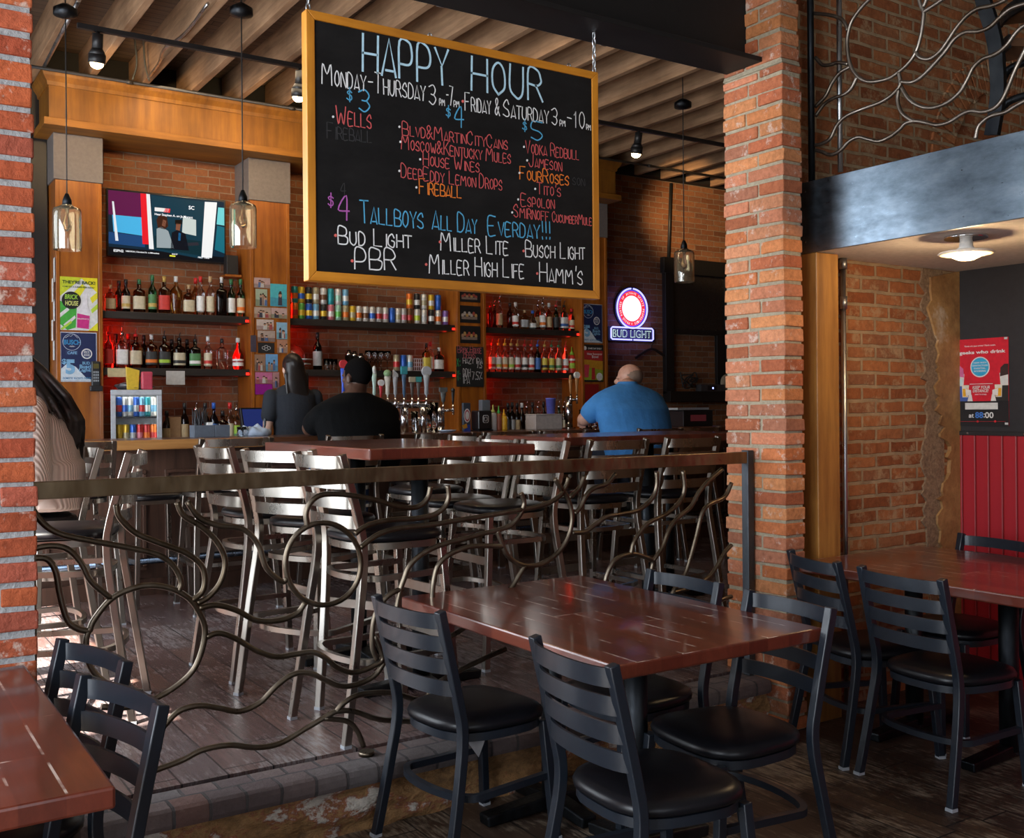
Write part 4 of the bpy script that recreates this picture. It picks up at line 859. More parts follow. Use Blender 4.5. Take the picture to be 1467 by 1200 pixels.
for q, c_ in [([(.0, .62), (.30, .62), (.30, 1), (0, 1)], (.20, .02, .13)), ([(.04, .36), (.28, .33), (.28, .62), (.03, .64)], (.06, .42, .75)), ([(.0, .17), (.3, .15), (.3, .32), (0, .35)], (.03, .12, .30)), ([(.28, .2), (.335, .2), (.315, 1), (.265, 1)], (.75, .01, .02)),
  ([(.335, .13), (.375, .13), (.345, 1), (.315, 1)], (.80, .82, .84)), ([(.375, .12), (.80, .03), (.825, .97), (.355, .99)], (.015, .085, .13)), ([(.79, .06), (.885, .06), (.935, .98), (.825, .97)], (.85, .87, .88)), ([(.93, .62), (1, .61), (1, .9), (.945, .9)], (.16, .62, .66)), ([(.91, .2), (1, .15), (1, .58), (.935, .6)], (.02, .25, .33)),
  ([(.0, 0), (1, 0), (1, .085), (0, .12)], (.01, .012, .02)), ([(.03, .83), (.045, .83), (.08, .22), (.055, .22)], (.75, .8, .85)), ([(.125, .30), (.14, .30), (.135, 1), (.12, 1)], (.01, .02, .06)), ([(.62, .43), (.745, .40), (.745, .66), (.63, .69)], (.55, .62, .60)), ([(.38, .15), (.79, .08), (.79, .32), (.38, .35)], (.01, .06, .08))]:
    scr('screen_area', q, c_, E_S, .0006 + .0002 * random.random() + (.0004 if len(c_) and c_[0] > .5 else .0001))
for pts, c_ in [([(.40, .60), (.42, .68), (.46, .70), (.49, .66), (.50, .52), (.47, .46), (.41, .48)], (.10, .035, .02)), ([(.40, .16), (.40, .46), (.44, .50), (.50, .44), (.55, .17)], (.45, .52, .55)), ([(.445, .52), (.475, .50), (.485, .60), (.455, .62)], (.42, .2, .13)), ([(.52, .15), (.53, .42), (.58, .47), (.65, .42), (.68, .15)], (.01, .015, .03)), ([(.565, .47), (.60, .46), (.61, .58), (.57, .58)], (.35, .16, .10)), ([(.56, .56), (.62, .57), (.62, .64), (.56, .63)], (.02, .012, .01)), ([(.585, .3), (.605, .3), (.61, .42), (.59, .43)], (.05, .25, .5)), ([(.64, .22), (.77, .25), (.76, .30), (.65, .27)], (.06, .06, .08)), ([(.385, .74), (.50, .74), (.51, .80), (.385, .80)], (.8, .8, .8)), ([(.46, .735), (.515, .735), (.52, .80), (.475, .80)], (.75, .02, .03)), ([(.51, .035), (.56, .032), (.56, .055), (.51, .058)], (.7, .7, .05))]:
    scr('screen_area', pts, c_, E_S, .0016)
WHT = glow((.85, .87, .9), 1.1, 'screen_text')
def TT(tx, u, w, wid): text_mesh('screen_text', tx, WHT, tv, (SX(u), -.0078, SZ_(w)), (1, 0, 0), (0, 0, 1), width=wid * 2 * sw, bold=.01)
TT('Hear Stephen A. on Ja Morant', .385, .665, .33); TT('ESPN2', .04, .045, .08); TT('NBA2K24 | Cleveland St. vs Milwaukee', .14, .05, .28); TT('SC', .68, .82, .05); TT('FIRST TAKE', .76, .04, .10); TT('8:00 ET', .53, .065, .05)
# ================================================================== LAMPS AND SERVICES
def track(name, label, p0, p1):
    t = thing(name, label, 'light', p0); d = Vector(p1) - Vector(p0)
    obj('track_bar', G().bar((0, 0, 0), d, .034, .034), flat((.012, .012, .013), .5), t); return t
TRK = flat((.015, .015, .016), .45, 0, 'black_lamp'); BULB = glow((1.0, .72, .32), 30.0, 'warm_bulb')
tr = track('track_light', 'black ceiling track with small spot heads over the bar', (1.40, 7.54, 4.10), (9.6, 7.54, 4.10))
for i, xx in enumerate((1.535, 3.02, 6.44)):
    h = Vector((xx - 1.40, 0, 0)); d = Vector((.0, .22, -1)).normalized(); a = h + Vector((0, 0, -.03)); 
    o = obj('spot_head', G().cyl(h + Vector((0, 0, -.017)), h + Vector((0, 0, -.05)), .014).cyl(a, a + d * .10, .036).cyl(a + d * .10, a + d * .14, .036, .058).cyl(a + d * .14, a + d * .20, .058), TRK, tr)
    obj('lamp', G().ell(a + d * .203, (.045, .045, .034)), BULB, o)
    w = Vector((1.40, 7.54, 4.10)) + a + d * .27; tgt = [(2.0, 8.93, 3.85), (3.3, 8.93, 3.85), (9.25, 9.5, 3.75)][i]
    light('spot_light', 'SPOT', w, [75, 55, 420][i], (1.0, .66, .32), to=tgt, spot=[1.3, 1.2, .55][i], blend=.8, rad=.04)
for z_, y_, lb in ((4.17, 6.05, 'second thin steel conduit pipe under the ceiling joists, nearer the chalkboard'), (4.14, 8.75, 'thin dark conduit pipe under the ceiling just above the wood canopy')):
    g = G().tube([(1.2, y_, z_), (10.9, y_, z_)], .013)
    for i in range(7): g.cyl((2 + 1.4 * i, y_, z_), (2.05 + 1.4 * i, y_, z_), .018)
    tag(obj('conduit', g, flat((.035, .032, .03), .5) if y_ > 7 else GALV), lb, 'pipe')
p0, p1 = onZ(62, 98, 4.16), onZ(113, 0, 4.16)
tag(obj('conduit', G().tube([p0, p0 + (p1 - p0) * .999], .015), GALV), 'shiny galvanised conduit running along the leftmost joist', 'pipe')
q0 = onZ(293, 8, 4.16)
tag(obj('cable', G().tube(spline([onZ(298, 5, 4.17), onZ(265, 48, 4.17), onZ(236, 70, 4.17), onZ(228, 90, 4.17), onZ(212, 112, 4.16)], 6), .011), GALV), 'flexible silver cable clipped to a joist above the canopy', 'cable')
for i, pl in enumerate(([(192, 63), (196, 90), (190, 114)], [(205, 64), (208, 92), (214, 116)])):
    P_ = [onY(a, b_, 8.6) for a, b_ in pl]; P_ = [Vector((p.x, 8.6, 4.502 if j == 0 else min(p.z, 4.48))) for j, p in enumerate(P_)]
    tag(obj('cable', G().tube(spline(P_, 6), .008), flat((.05, .05, .04), .6)), f'dark cable drooping behind the canopy, {"left" if i == 0 else "right"} of a pair', 'cable')
# pendants
AMBER = glass((0.95, 0.87, 0.68), 'smoked_glass', .015, 1.75); AMBER.node_tree.nodes['Principled BSDF'].inputs['Transmission Weight'].default_value = .95
def pendant(px, py0, py1, Y, label, glow_):
    top = onY(px, py0, Y); bot = onY(px, py1, Y); cz = 4.07
    t = thing('pendant_lamp', label, 'lamp', (top.x, Y, bot.z), 0, 'glass pendant lamps'); h = top.z - bot.z; R_ = .088
    obj('canopy', G().lathe([(.02, cz - bot.z - .035), (.075, cz - bot.z - .02), (.075, cz - bot.z + .02), (.03, cz - bot.z + .05)], n=24), STEEL_BLACK, t)
    obj('cord', G().tube([(0, 0, h + .06), (0, 0, 4.501 - bot.z)], .0045, 6), flat((.02, .02, .02), .6), t)
    obj('socket_cap', G().lathe([(.03, h - .004), (.028, h + .03), (.012, h + .07), (.006, h + .075)], n=16), STEEL_BLACK, t)
    hh = h
    obj('glass_shade', G().lathe([(R_ * .97, 0), (R_, .02), (R_, hh * .84), (R_ * .94, hh * .905), (R_ * .6, hh * .95), (.03, hh), (.028, hh - .004), (R_ * .58, hh * .95 - .005), (R_ * .91, hh * .905 - .005), (R_ - .004, hh * .84), (R_ - .004, .02), (R_ * .97 - .004, .0)], n=32, capb=False, capt=False), AMBER, t)
    obj('bulb', G().lathe([(.012, hh - .02), (.012, hh - .07), (.028, hh - .12), (.028, hh - .15), (.008, hh - .175), (.001, hh - .177)][::-1], n=14), glass((1, .9, .75), 'clear_bulb', .02), t)
    return t
pendant(96, 293, 358, 7.25, 'smoked glass jar pendant lamp hanging before the leftmost column', 0)
pendant(348, 288, 354, 6.63, 'smoked glass jar pendant lamp just right of the television', 0)
pendant(980, 356, 404, 6.65, 'smoked glass jar pendant lamp near the brick pillar, farthest right', 0)
cc = thing('ceiling_lamp', 'round flush ceiling lamp glowing under the mezzanine', 'lamp', (3.98, 2.52, 2.143))
pz = onZ(1384, 338, 2.143); cc.location = (pz.x, pz.y, 2.143)
obj('mount_ring', G().lathe([(.085, -.012), (.085, 0)], n=28), CHROME, cc); obj('stem', G().lathe([(.05, -.065), (.028, -.045), (.024, -.012)], n=20), flat((.7, .66, .6), .4), cc)
obj('shade', G().lathe([(.03, -.062), (.105, -.066), (.112, -.072), (.10, -.078), (.06, -.080)], n=32), flat((.75, .62, .48), .4), cc)
obj('lamp', G().lathe([(.001, -.104), (.03, -.100), (.055, -.088), (.06, -.078)], n=28), glow((1.0, .70, .33), 14, 'warm_disc'), cc)
light('mezzanine_lamp_light', 'POINT', (pz.x, pz.y, 2.01), 9, (1.0, .70, .38), rad=.05)
light('bar_warm_fill', 'AREA', (3.2, 7.4, 4.1), 22, (1.0, .78, .52), to=(4.2, 8.2, 1.2), size=3.5, size_y=.5)  # broad warm fill for the bar, added without a lamp body
# ================================================================== BOTTLES, CANS AND BACK BAR THINGS
def P_lab(col): return flat(col, .6, 0, 'paper_label')
GLS = {k: glass(c, 'bottle_glass', .04) for k, c in dict(clear=(.92, .93, .93), amber=(.55, .22, .05), brown=(.22, .08, .03), dark=(.05, .04, .04), green=(.03, .20, .07), black=(.02, .02, .022), red=(.45, .03, .03), blue=(.05, .10, .40), ice=(.60, .80, .88), gold=(.75, .48, .12)).items()}
CAPC = dict(black=(.015, .015, .017), red=(.5, .02, .02), gold=(.5, .33, .08), silver=(.6, .6, .6), cork=(.45, .30, .16), green=(.03, .15, .06), white=(.7, .7, .68), orange=(.7, .25, .02), yellow=(.7, .5, .04), blue=(.03, .12, .5))
LABC = dict(cream=(.62, .54, .38), white=(.75, .73, .70), green=(.08, .22, .08), red=(.55, .04, .03), orange=(.75, .18, .02), black=(.03, .03, .03), lime=(.35, .55, .05), gold=(.55, .38, .10), blue=(.06, .16, .45), yellow=(.7, .55, .08), tan=(.45, .33, .18), grey=(.35, .36, .37))
SHAPE = {'round': [(.88, 0), (1, .015), (1, .60), (.92, .66), (.42, .76), (.36, .80), (.36, .97), (.40, .975), (.40, 1)],
 'wine': [(.9, 0), (1, .012), (1, .58), (.85, .68), (.42, .78), (.37, .82), (.36, 1)],
 'square': [(.92, 0), (1, .015), (1, .64), (.90, .70), (.40, .75), (.34, .78), (.34, 1)],
 'decanter': [(.70, 0), (.76, .02), (1, .55), (.95, .66), (.40, .76), (.30, .82), (.30, 1)],
 'globe': [(.6, 0), (.85, .06), (1, .25), (.95, .45), (.60, .62), (.34, .72), (.32, 1)]}
def bottle(x, y, z, h, kind, gl, lab, cap, r, label, group, band=None, spout=False):
    t = thing('bottle', label, 'bottle', (x, y, z), random.uniform(-.2, .2), group)
    sq = .35 if kind == 'square' else 0; sx, sy = (1.15, .8) if kind in ('square', 'decanter') else (1, 1); hb = h * (.86 if spout else .95)
    prof = [(a * r, b_ * hb) for a, b_ in SHAPE[kind]]
    obj('body', G().lathe(prof, n=16, sx=sx, sy=sy, sq=sq), GLS[gl], t)
    if lab:
        z0, z1 = (.12, .52) if kind != 'globe' else (.12, .35)
        k = 1.012 if kind in ('round', 'wine', 'square') else .99
        g = G().lathe([(r * k * (1 if kind != 'decanter' else .87), hb * z0), (r * k * (1 if kind != 'decanter' else .99), hb * z1)], n=16, sx=sx, sy=sy, sq=sq, capb=False, capt=False)
        o = obj('label', g, P_lab(LABC[lab]), t)
        if band: obj('label_band', G().lathe([(r * k * 1.006, hb * (z0 + .06)), (r * k * 1.006, hb * (z0 + .16))], n=16, sx=sx, sy=sy, sq=sq, capb=False, capt=False), P_lab(LABC[band]), o)
    rn = SHAPE[kind][-1][0] * r * 1.18
    if spout:
        obj('pour_spout', G().cyl((0, 0, hb * .93), (0, 0, hb * 1.01), rn).tube([(0, 0, hb), (0, -.004, hb + h * .10), (0, -.022, h)], .0045, 6), [flat(CAPC.get(cap, CAPC['black']), .4), CHROME][0 if cap not in ('silver',) else 1], t)
    else: obj('cap', G().cyl((0, 0, hb * .90), (0, 0, h), rn, rn * .95), flat(CAPC[cap], .4), t)
    return t
WORD = dict(clear='clear', amber='amber', brown='brown', dark='dark', green='green', black='black', red='red', blue='blue', ice='pale blue', gold='golden')
def row(specs, Y, z, where, group, htdef=None):
    n = 0
    for i, s in enumerate(specs):
        px, top, kind, gl, lab, cap = s[:6]; band = s[6] if len(s) > 6 else None; sp = s[7] if len(s) > 7 else False; dy = s[8] if len(s) > 8 else 0
        p = onY(px, 500, Y + dy); h = min(max(onY(px, top, Y + dy).z - z, .16), .36)
        r = {'round': .036, 'wine': .037, 'square': .042, 'decanter': .048, 'globe': .052}[kind] * (0.9 if h < .24 else 1)
        lb = f'{WORD[gl]} bottle{" with " + lab + " label" if lab else ""}, {cap} {"pourer" if sp else "cap"}, {ORD[i]} from left {where}'
        bottle(p.x, Y + dy, z, h, kind, gl, lab, cap, r, lb, group, band, sp)
random.seed(31)
ZL = [z for z in SZ[0]]; ZM = SZ[1]; ZR = SZ[2]; YS = 9.27
row([(158.7, 408, 'square', 'amber', 'tan', 'cork'), (171, 402, 'round', 'dark', None, 'black', None, False, .12), (181, 400, 'round', 'dark', 'cream', 'black', 'gold'), (200, 400, 'square', 'brown', 'cream', 'green', None), (219, 394, 'round', 'green', 'green', 'green', 'gold'),
 (236, 396, 'square', 'brown', 'red', 'gold'), (253, 396, 'decanter', 'gold', None, 'silver'), (271, 408, 'square', 'amber', 'cream', 'cork'), (281, 398, 'round', 'amber', None, 'red', None, False, .12), (288, 396, 'round', 'clear', 'white', 'red', 'white'), (302, 394, 'round', 'clear', 'cream', 'cork', 'cream'),
 (318, 395, 'square', 'black', None, 'silver'), (332, 400, 'round', 'green', 'white', 'green', 'white'), (345.5, 400, 'round', 'green', 'cream', 'green', 'orange')], YS, ZL[0], 'on the upper left shelf', 'bottles on the upper left shelf')
row([(155.5, 455, 'round', 'red', 'red', 'red', None, True), (166, 478, 'round', 'dark', None, 'black', None, False, .12), (175, 468, 'square', 'clear', 'white', 'silver', None, True), (184, 478, 'round', 'red', None, 'red', None, False, .12), (194.5, 471, 'square', 'amber', 'cream', 'red', None, True), (206, 480, 'round', 'dark', None, 'black', None, False, .12),  # first bottle: red shelf light on amber is put into the glass colour
 (217, 479, 'square', 'amber', 'black', 'silver', 'orange'), (235.5, 474, 'square', 'brown', 'black', 'black', 'lime', True), (246, 486, 'square', 'dark', None, 'black', None, False, .12), (257, 477, 'square', 'brown', 'cream', 'black', 'black', True), (268, 486, 'square', 'dark', None, 'black', None, False, .12), (279.5, 479, 'square', 'dark', 'green', 'black', 'white', True),
 (298, 482, 'round', 'clear', 'cream', 'silver', 'red'), (318, 485, 'square', 'clear', None, 'black'), (341, 484, 'globe', 'red', 'white', 'silver')], YS, ZL[1], 'on the lower left shelf', 'bottles on the lower left shelf')  # last bottle: red light on dark glass is given as red glass
row([(703, 432, 'round', 'red', None, 'red', None, True), (709, 430, 'round', 'brown', None, 'silver', None, True, .10), (716, 424, 'round', 'clear', 'tan', 'silver', None, True), (731, 434, 'round', 'brown', None, 'black', None, False, .08), (739, 433, 'round', 'clear', 'white', 'white', 'red'), (752, 444, 'square', 'gold', 'grey', 'cork'), (763.5, 445, 'globe', 'ice', 'white', 'blue'),
 (771, 430, 'round', 'amber', 'tan', 'silver', None, True, .08), (778, 425, 'round', 'clear', 'white', 'silver', 'orange', True), (787, 434, 'round', 'amber', 'tan', 'silver'), (797, 431, 'round', 'green', 'black', 'red', None, True), (808.5, 431, 'square', 'ice', 'white', 'black', 'blue', True), (819, 442, 'round', 'dark', 'cream', 'red', 'red')], YS, ZR[0], 'on the upper right shelf', 'bottles on the upper right shelf')
row([(705, 482, 'round', 'clear', 'white', 'red', 'red', True), (714, 478, 'round', 'clear', 'white', 'orange', 'yellow', True), (723, 478, 'round', 'clear', 'cream', 'yellow', 'orange', True), (732, 478, 'round', 'clear', 'cream', 'gold', 'lime', True), (741, 478, 'round', 'clear', 'white', 'gold', 'red', True), (751.5, 486, 'round', 'clear', 'white', 'red', 'black', True), (761, 485, 'round', 'clear', 'white', 'red', 'red', True),
 (770, 483, 'round', 'dark', 'blue', 'blue', None, True), (780, 486, 'round', 'clear', 'yellow', 'gold', 'black', True), (790, 484, 'round', 'clear', 'yellow', 'green', 'green', True), (800, 484, 'round', 'clear', 'cream', 'green', 'green', True), (810, 484, 'round', 'clear', 'white', 'red', 'red', True)], YS, ZR[1], 'on the lower right shelf', 'bottles on the lower right shelf')
def squeeze(x, y, z, h, r, col, cap, label, grp=None):
    t = thing('squeeze_bottle', label, 'bottle', (x, y, z), 0, grp)
    obj('body', G().lathe([(r * .95, 0), (r, .01), (r, h * .55), (r * .9, h * .64), (r * .5, h * .70)], n=16), flat(col, .4), t)
    obj('nozzle', G().lathe([(r * .62, h * .68), (r * .6, h * .76), (r * .22, h * .82), (r * .12, h)], n=12), flat(cap, .4), t); return t
p = onY(819, 500, YS); q_ = squeeze(p.x, YS, ZR[1], .30, .042, (.55, .03, .02), (.25, .5, .04), 'red squeeze bottle with lime green nozzle at right end of the lower right shelf')
obj('label', G().lathe([(.0425, .055), (.0425, .115)], n=16, capb=False, capt=False), P_lab(LABC['lime']), q_)
obj('label', G().lathe([(.0426, .14), (.0426, .162)], n=16, capb=False, capt=False), P_lab(LABC['white']), q_)
# cans
def can_(x, y, z, col, band, label, group, h=.157, r=.033):
    t = thing('can', label, 'can', (x, y, z), random.uniform(0, 6), group)
    obj('body', G().lathe([(r * .82, 0), (r, .008), (r, h - .012), (r * .84, h - .002)], n=16), flat(col, .3, .35), t)
    obj('rim', G().lathe([(r * .86, h - .003), (r * .86, h), (r * .80, h), (r * .78, h - .004), (.001, h - .004)], n=16, capb=False), GALV, t)
    obj('label_band', G().lathe([(r * 1.006, h * .25), (r * 1.006, h * .58)], n=16, capb=False, capt=False), flat(band, .35, .2), t)
K = dict(te=(.03, .32, .36), ye=(.65, .42, .03), bk=(.03, .03, .03), gr=(.12, .42, .08), wh=(.68, .66, .62), or_=(.70, .16, .02), bl=(.03, .12, .50), rd=(.50, .03, .03), ta=(.42, .36, .22), mt=(.35, .62, .48), pk=(.65, .2, .25), pu=(.22, .12, .40), sv=(.50, .50, .50), br=(.16, .07, .03), sk=(.18, .42, .62), li=(.5, .6, .05))
KN = dict(te='teal', ye='yellow', bk='black', gr='green', wh='white', or_='orange', bl='blue', rd='red', ta='tan', mt='mint', pk='pink', pu='purple', sv='silver', br='brown', sk='azure', li='lime')
ST = [(422, 'or_', 'rd', 'te', 'or_'), (432, 'gr', 'ye', 'ye', 'bl'), (442.5, 'bl', 'ye', 'bk', 'ye'), (452.6, 'sk', 'wh', 'ta', 'wh'), (463.5, 'bk', 'ye', 'wh', 'br'), (474, 'pk', 'wh', 'te', 'te'), (484.5, 'mt', 'gr', 'wh', 'mt'), (495, 'ta', 'or_', 'sk', 'wh'), (505, 'ye', 'ta'), (513.8, 'wh', 'or_'), (523.5, 'wh', 'br'), (533, 'wh', 'bl'), (542.7, 'sv', 'rd'), (552, 'wh', 'pk'), (561.6, 'bl', 'bl'), (570, 'wh', 'ta'), (578.2, 'sv', 'pk'), (586.8, 'br', 'rd', 'or_', 'ye'), (597.6, 'wh', 'li', 'bk', 'wh'), (607.4, 'wh', 'sv', 'wh', 'ta'), (617.7, 'bk', 'wh', 'ye', 'wh'), (627.6, 'wh', 'or_', 'bl', 'bl'), (637.8, 'pu', 'wh')]
for i, s in enumerate(ST):
    x = onY(s[0], 455, YS).x; st = len(s) > 3
    can_(x, YS, ZM[0], K[s[1]], K[s[2]], f'{KN[s[1]]} can with {KN[s[2]]} band{", bottom of stack" if st else ""}, {ORD[i]} column from left, middle upper shelf', 'cans on the middle upper shelf')
    if st: can_(x, YS, ZM[0] + .1575, K[s[3]], K[s[4]], f'{KN[s[3]]} can with {KN[s[4]]} band, top of stack, {ORD[i]} column from left, middle upper shelf', 'cans on the middle upper shelf')
for px, a, b_, lb in ((568, 'ta', 'rd', 'tan and red'), (578, 'bl', 'bl', 'solid blue'), (587, 'wh', 'sk', 'white and pale blue')):
    can_(onY(px, 530, YS).x, YS, ZM[1], K[a], K[b_], f'{lb} can among three cans on the middle lower shelf', 'cans on the middle lower shelf', .165)
bottle(onY(455, 520, YS).x, YS, ZM[1], .36, 'wine', 'black', 'grey', 'black', .044, 'tall black wine bottle with grey label alone on the middle lower shelf', None)
bottle(onY(611, 520, YS).x, YS, ZM[1], .29, 'square', 'gold', 'yellow', 'black', .036, 'yellow labelled bottle near the right end of the middle lower shelf', None)
bottle(onY(620.5, 520, YS).x, YS + .06, ZM[1], .31, 'round', 'clear', 'white', 'red', .034, 'clear bottle with bright red cap near right end of the middle lower shelf', None)
bottle(onY(629, 520, YS).x, YS, ZM[1], .25, 'square', 'dark', 'white', 'white', .042, 'dark red-lit bottle with white label at right end of middle lower shelf', None)
# drinking glasses and shakers on the middle lower shelf
CLR = glass((.95, .96, .96), 'clear_glass', .02)
for i, (px, h) in enumerate(((468, .11), (474, .11), (481, .11))):
    tag(obj('drinking_glass', G().lathe([(.026, 0), (.034, h), (.031, h), (.024, .008)], n=16, capt=False), CLR, loc=(onY(px, 520, YS).x, YS + .02 * i, ZM[1])), f'small clear tumbler beside the black wine bottle, {ORD[i]} from left', 'glass', 'small tumblers')
for i, (px, dy) in enumerate(((528, 0), (537, 0), (546, 0), (555, 0), (533, .1), (544, .1))):
    o = thing('wine_glass', f'clear stemmed glass on the middle lower shelf, {ORD[i % 4]} in its {"front" if dy == 0 else "back"} row', 'glass', (onY(px, 520, YS).x + dy * .3, YS + dy, ZM[1]), 0, 'stemmed glasses')
    obj('bowl', G().lathe([(.003, .10), (.03, .115), (.04, .15), (.034, .20), (.032, .20), (.037, .15), (.028, .119), (.002, .104)], n=16, capb=False, capt=False), CLR, o); obj('stem', G().cyl((0, 0, .006), (0, 0, .10), .004, n=8).cyl((0, 0, 0), (0, 0, .006), .032), CLR, o)
for i, (px, h) in enumerate(((500, .20), (508, .19), (517, .17))):
    t = thing('cocktail_shaker', f'steel cocktail shaker on the middle lower shelf, {ORD[i]} of three beside the stemmed glasses', 'shaker', (onY(px, 520, YS).x, YS, ZM[1]), 0, 'cocktail shakers')
    obj('body', G().lathe([(.032, 0), (.042, h * .7), (.043, h * .7)], n=18), CHROME, t); obj('lid', G().lathe([(.043, h * .7), (.036, h * .85), (.02, h * .92), (.02, h), (.001, h)], n=18), CHROME, t)
t = thing('wire_basket', 'small white wire basket on the middle lower shelf beside three cans', 'basket', (onY(600, 520, YS).x, YS + .03, ZM[1])); g = G()
for z in (.01, .05, .09, .13): g.tube([(-.06, -.05, z), (.06, -.05, z), (.06, .05, z), (-.06, .05, z)], .0028, 6, closed=True)
obj('rings', g, flat((.55, .5, .5), .4), t); g = G()
for k in range(6):
    for y in (-.05, .05): g.tube([(-.06 + .024 * k, y, 0), (-.06 + .024 * k, y, .13)], .0028, 6)
obj('uprights', g, flat((.55, .5, .5), .4), t)
t = thing('helmet', 'round glossy red helmet at left end of the middle lower shelf', 'helmet', (onY(411, 520, YS).x + .05, YS + .02, ZM[1])); g = G()
g.lathe([(.075, 0), (.11, .03), (.135, .09), (.13, .15), (.10, .205), (.05, .235), (.001, .24)], n=24, sx=1.0, sy=1.08); obj('shell', g, flat((.55, .03, .02), .25, coat=.5), t)
obj('face_bar', G().tube([(.10, -.06, .06), (.14, -.13, .05), (.06, -.17, .05), (-.02, -.15, .05)], .007).tube([(.11, -.06, .10), (.15, -.14, .095), (.06, -.175, .095), (-.02, -.15, .095)], .007), flat((.5, .5, .5), .4), t)
g = G().poly([(-.03 + .035 * math.cos(q), -.147, .12 + .03 * math.sin(q)) for q in [2 * PI * i / 14 for i in range(14)]], (0, .02, 0)); obj('emblem', g, flat((.75, .74, .7), .5), t)
# back counter bottles, left bay and right bay
YC = 8.86
row([(238, 588, 'round', 'dark', 'tan', 'black'), (263.5, 566, 'wine', 'dark', 'tan', 'black'), (280, 568, 'round', 'clear', None, 'silver', None, True), (293, 575, 'round', 'dark', 'red', 'black'), (305.5, 574, 'round', 'blue', 'blue', 'blue'), (318, 588, 'square', 'brown', 'grey', 'black'), (328.5, 575, 'round', 'clear', 'cream', 'red'), (338, 564, 'round', 'clear', 'lime', 'silver', 'green', True), (347, 590, 'round', 'dark', None, 'black')], YC, KZ, 'on the left back counter', 'bottles on the left back counter')
row([(727, 577, 'round', 'dark', 'black', 'black'), (733, 576, 'round', 'dark', 'grey', 'black'), (740, 577, 'round', 'dark', 'tan', 'black'), (747, 577, 'round', 'dark', None, 'silver'), (754, 574, 'round', 'brown', 'white', 'silver', None, True), (762, 576, 'round', 'dark', None, 'black'), (770, 572, 'round', 'clear', 'white', 'silver', None, True), (778, 574, 'round', 'dark', 'grey', 'black'), (800, 567, 'round', 'green', None, 'silver', None, True), (807, 568, 'round', 'brown', 'cream', 'silver', None, True), (814, 570, 'round', 'dark', 'red', 'silver', None, True)], YC, KZ, 'on the right back counter', 'bottles on the right back counter')
tag(obj('paper_bag', G().box(-.05, .05, -.03, .03, 0, .24), flat((.30, .17, .08), .8), bevel=.008, loc=(onY(250, 600, YC).x, YC, KZ)), 'narrow brown paper bag standing between bottles on the left back counter', 'bag')
# drinks fridge
fx0, fx1 = onY(169, 600, 8.70).x, onY(233, 600, 8.70).x; fz1 = onY(200, 558, 8.70).z; fr = thing('mini_fridge', 'small grey glass-door drinks fridge full of energy drink cans on the back counter', 'fridge', ((fx0 + fx1) / 2, 8.88, KZ)); w = (fx1 - fx0) / 2; h = fz1 - KZ; w = .198; FA = -.21; fr.rotation_euler = (0, 0, FA); fr.location = (fr.location.x + .012, 8.90, KZ)
SIL = flat((.42, .44, .47), .35, .3)
g = G().box(-w, w, -.15, .17, 0, .02).box(-w, w, -.15, .17, h - .02, h).box(-w, -w + .02, -.15, .17, .02, h - .02).box(w - .02, w, -.15, .17, .02, h - .02).box(-w + .02, w - .02, .15, .17, .02, h - .02); obj('casing', g, SIL, fr, bevel=.004)
d = obj('door', G().box(-w, w, -.18, -.152, 0, .035).box(-w, w, -.18, -.152, h - .045, h).box(-w, -w + .04, -.18, -.152, .035, h - .045).box(w - .04, w, -.18, -.152, .035, h - .045), SIL, fr, bevel=.004)
obj('glass_pane', G().box(-w + .04, w - .04, -.17, -.166, .035, h - .045), glass((.96, .97, .97), 'fridge_glass', .01, 1.1), d)
obj('shelf', G().box(-w + .021, w - .021, -.14, .14, h * .5, h * .5 + .012), flat((.03, .03, .035), .5), fr)
obj('lamp_strip', G().box(-w + .03, w - .03, -.14, -.13, h - .027, h - .0201), glow((1, 1, .95), 9, 'fridge_light'), fr)
obj('lamp_strip', G().box(w - .027, w - .0205, -.135, -.125, .03, h - .05), glow((1, .97, .85), 6, 'fridge_light_side'), fr)
cl = [('bl', 'rd'), ('sv', 'bl'), ('wh', 'sk'), ('bl', 'sv'), ('sk', 'rd'), ('te', 'wh'), ('wh', 'sk')]; cl2 = [('ye', 'ye'), ('ye', 'ta'), ('bl', 'sv'), ('rd', 'pk'), ('rd', 'or_'), ('or_', 'rd')]
for rw, (L, z0) in enumerate(((cl, h * .5 + .0125), (cl2, .0205))):
    for i, (a, b_) in enumerate(L):
        lx = -w + .065 + (2 * w - .13) * i / (len(L) - 1); can_(fr.location.x + lx * math.cos(FA) + .09 * math.sin(FA), 8.90 + lx * math.sin(FA) - .09 * math.cos(FA), KZ + z0, K[a], K[b_], f'slim {KN[a]} and {KN[b_]} can, {ORD[i]} from left on the fridge\'s {"top" if rw == 0 else "bottom"} shelf', 'cans in the drinks fridge', .165 if h * .5 > .18 else h * .44, .0265)
ft = KZ + h
random.seed(8)
g = G().ell((0, 0, .03), (.16, .09, .035)); 
for vt in g.b.verts: vt.co += Vector((random.uniform(-.015, .015), random.uniform(-.015, .015), random.uniform(-.012, .012))); vt.co.z = max(vt.co.z, 0.001)
tag(obj('plastic_bag', g, flat((.05, .045, .05), .3), loc=(fr.location.x - .02, 8.85, ft)), 'crumpled dark plastic bag lying on top of the mini fridge', 'bag')
tag(obj('snack_packet', G().box(-.045, .045, -.02, .02, 0, .15), flat((.50, .06, .10), .45), bevel=.012, loc=(fr.location.x + .05, 8.74, ft)), 'red and white packet standing on top of the mini fridge', 'packet')
tag(obj('snack_packet', G().poly([(-.05, 0, 0), (.04, 0, 0), (.05, 0, .16), (-.06, 0, .19)], (0, .02, 0)), flat((.65, .45, .04), .45), bevel=.004, loc=(fr.location.x - .05, 8.765, ft)), 'yellow packet leaning behind the red one on the mini fridge', 'packet')
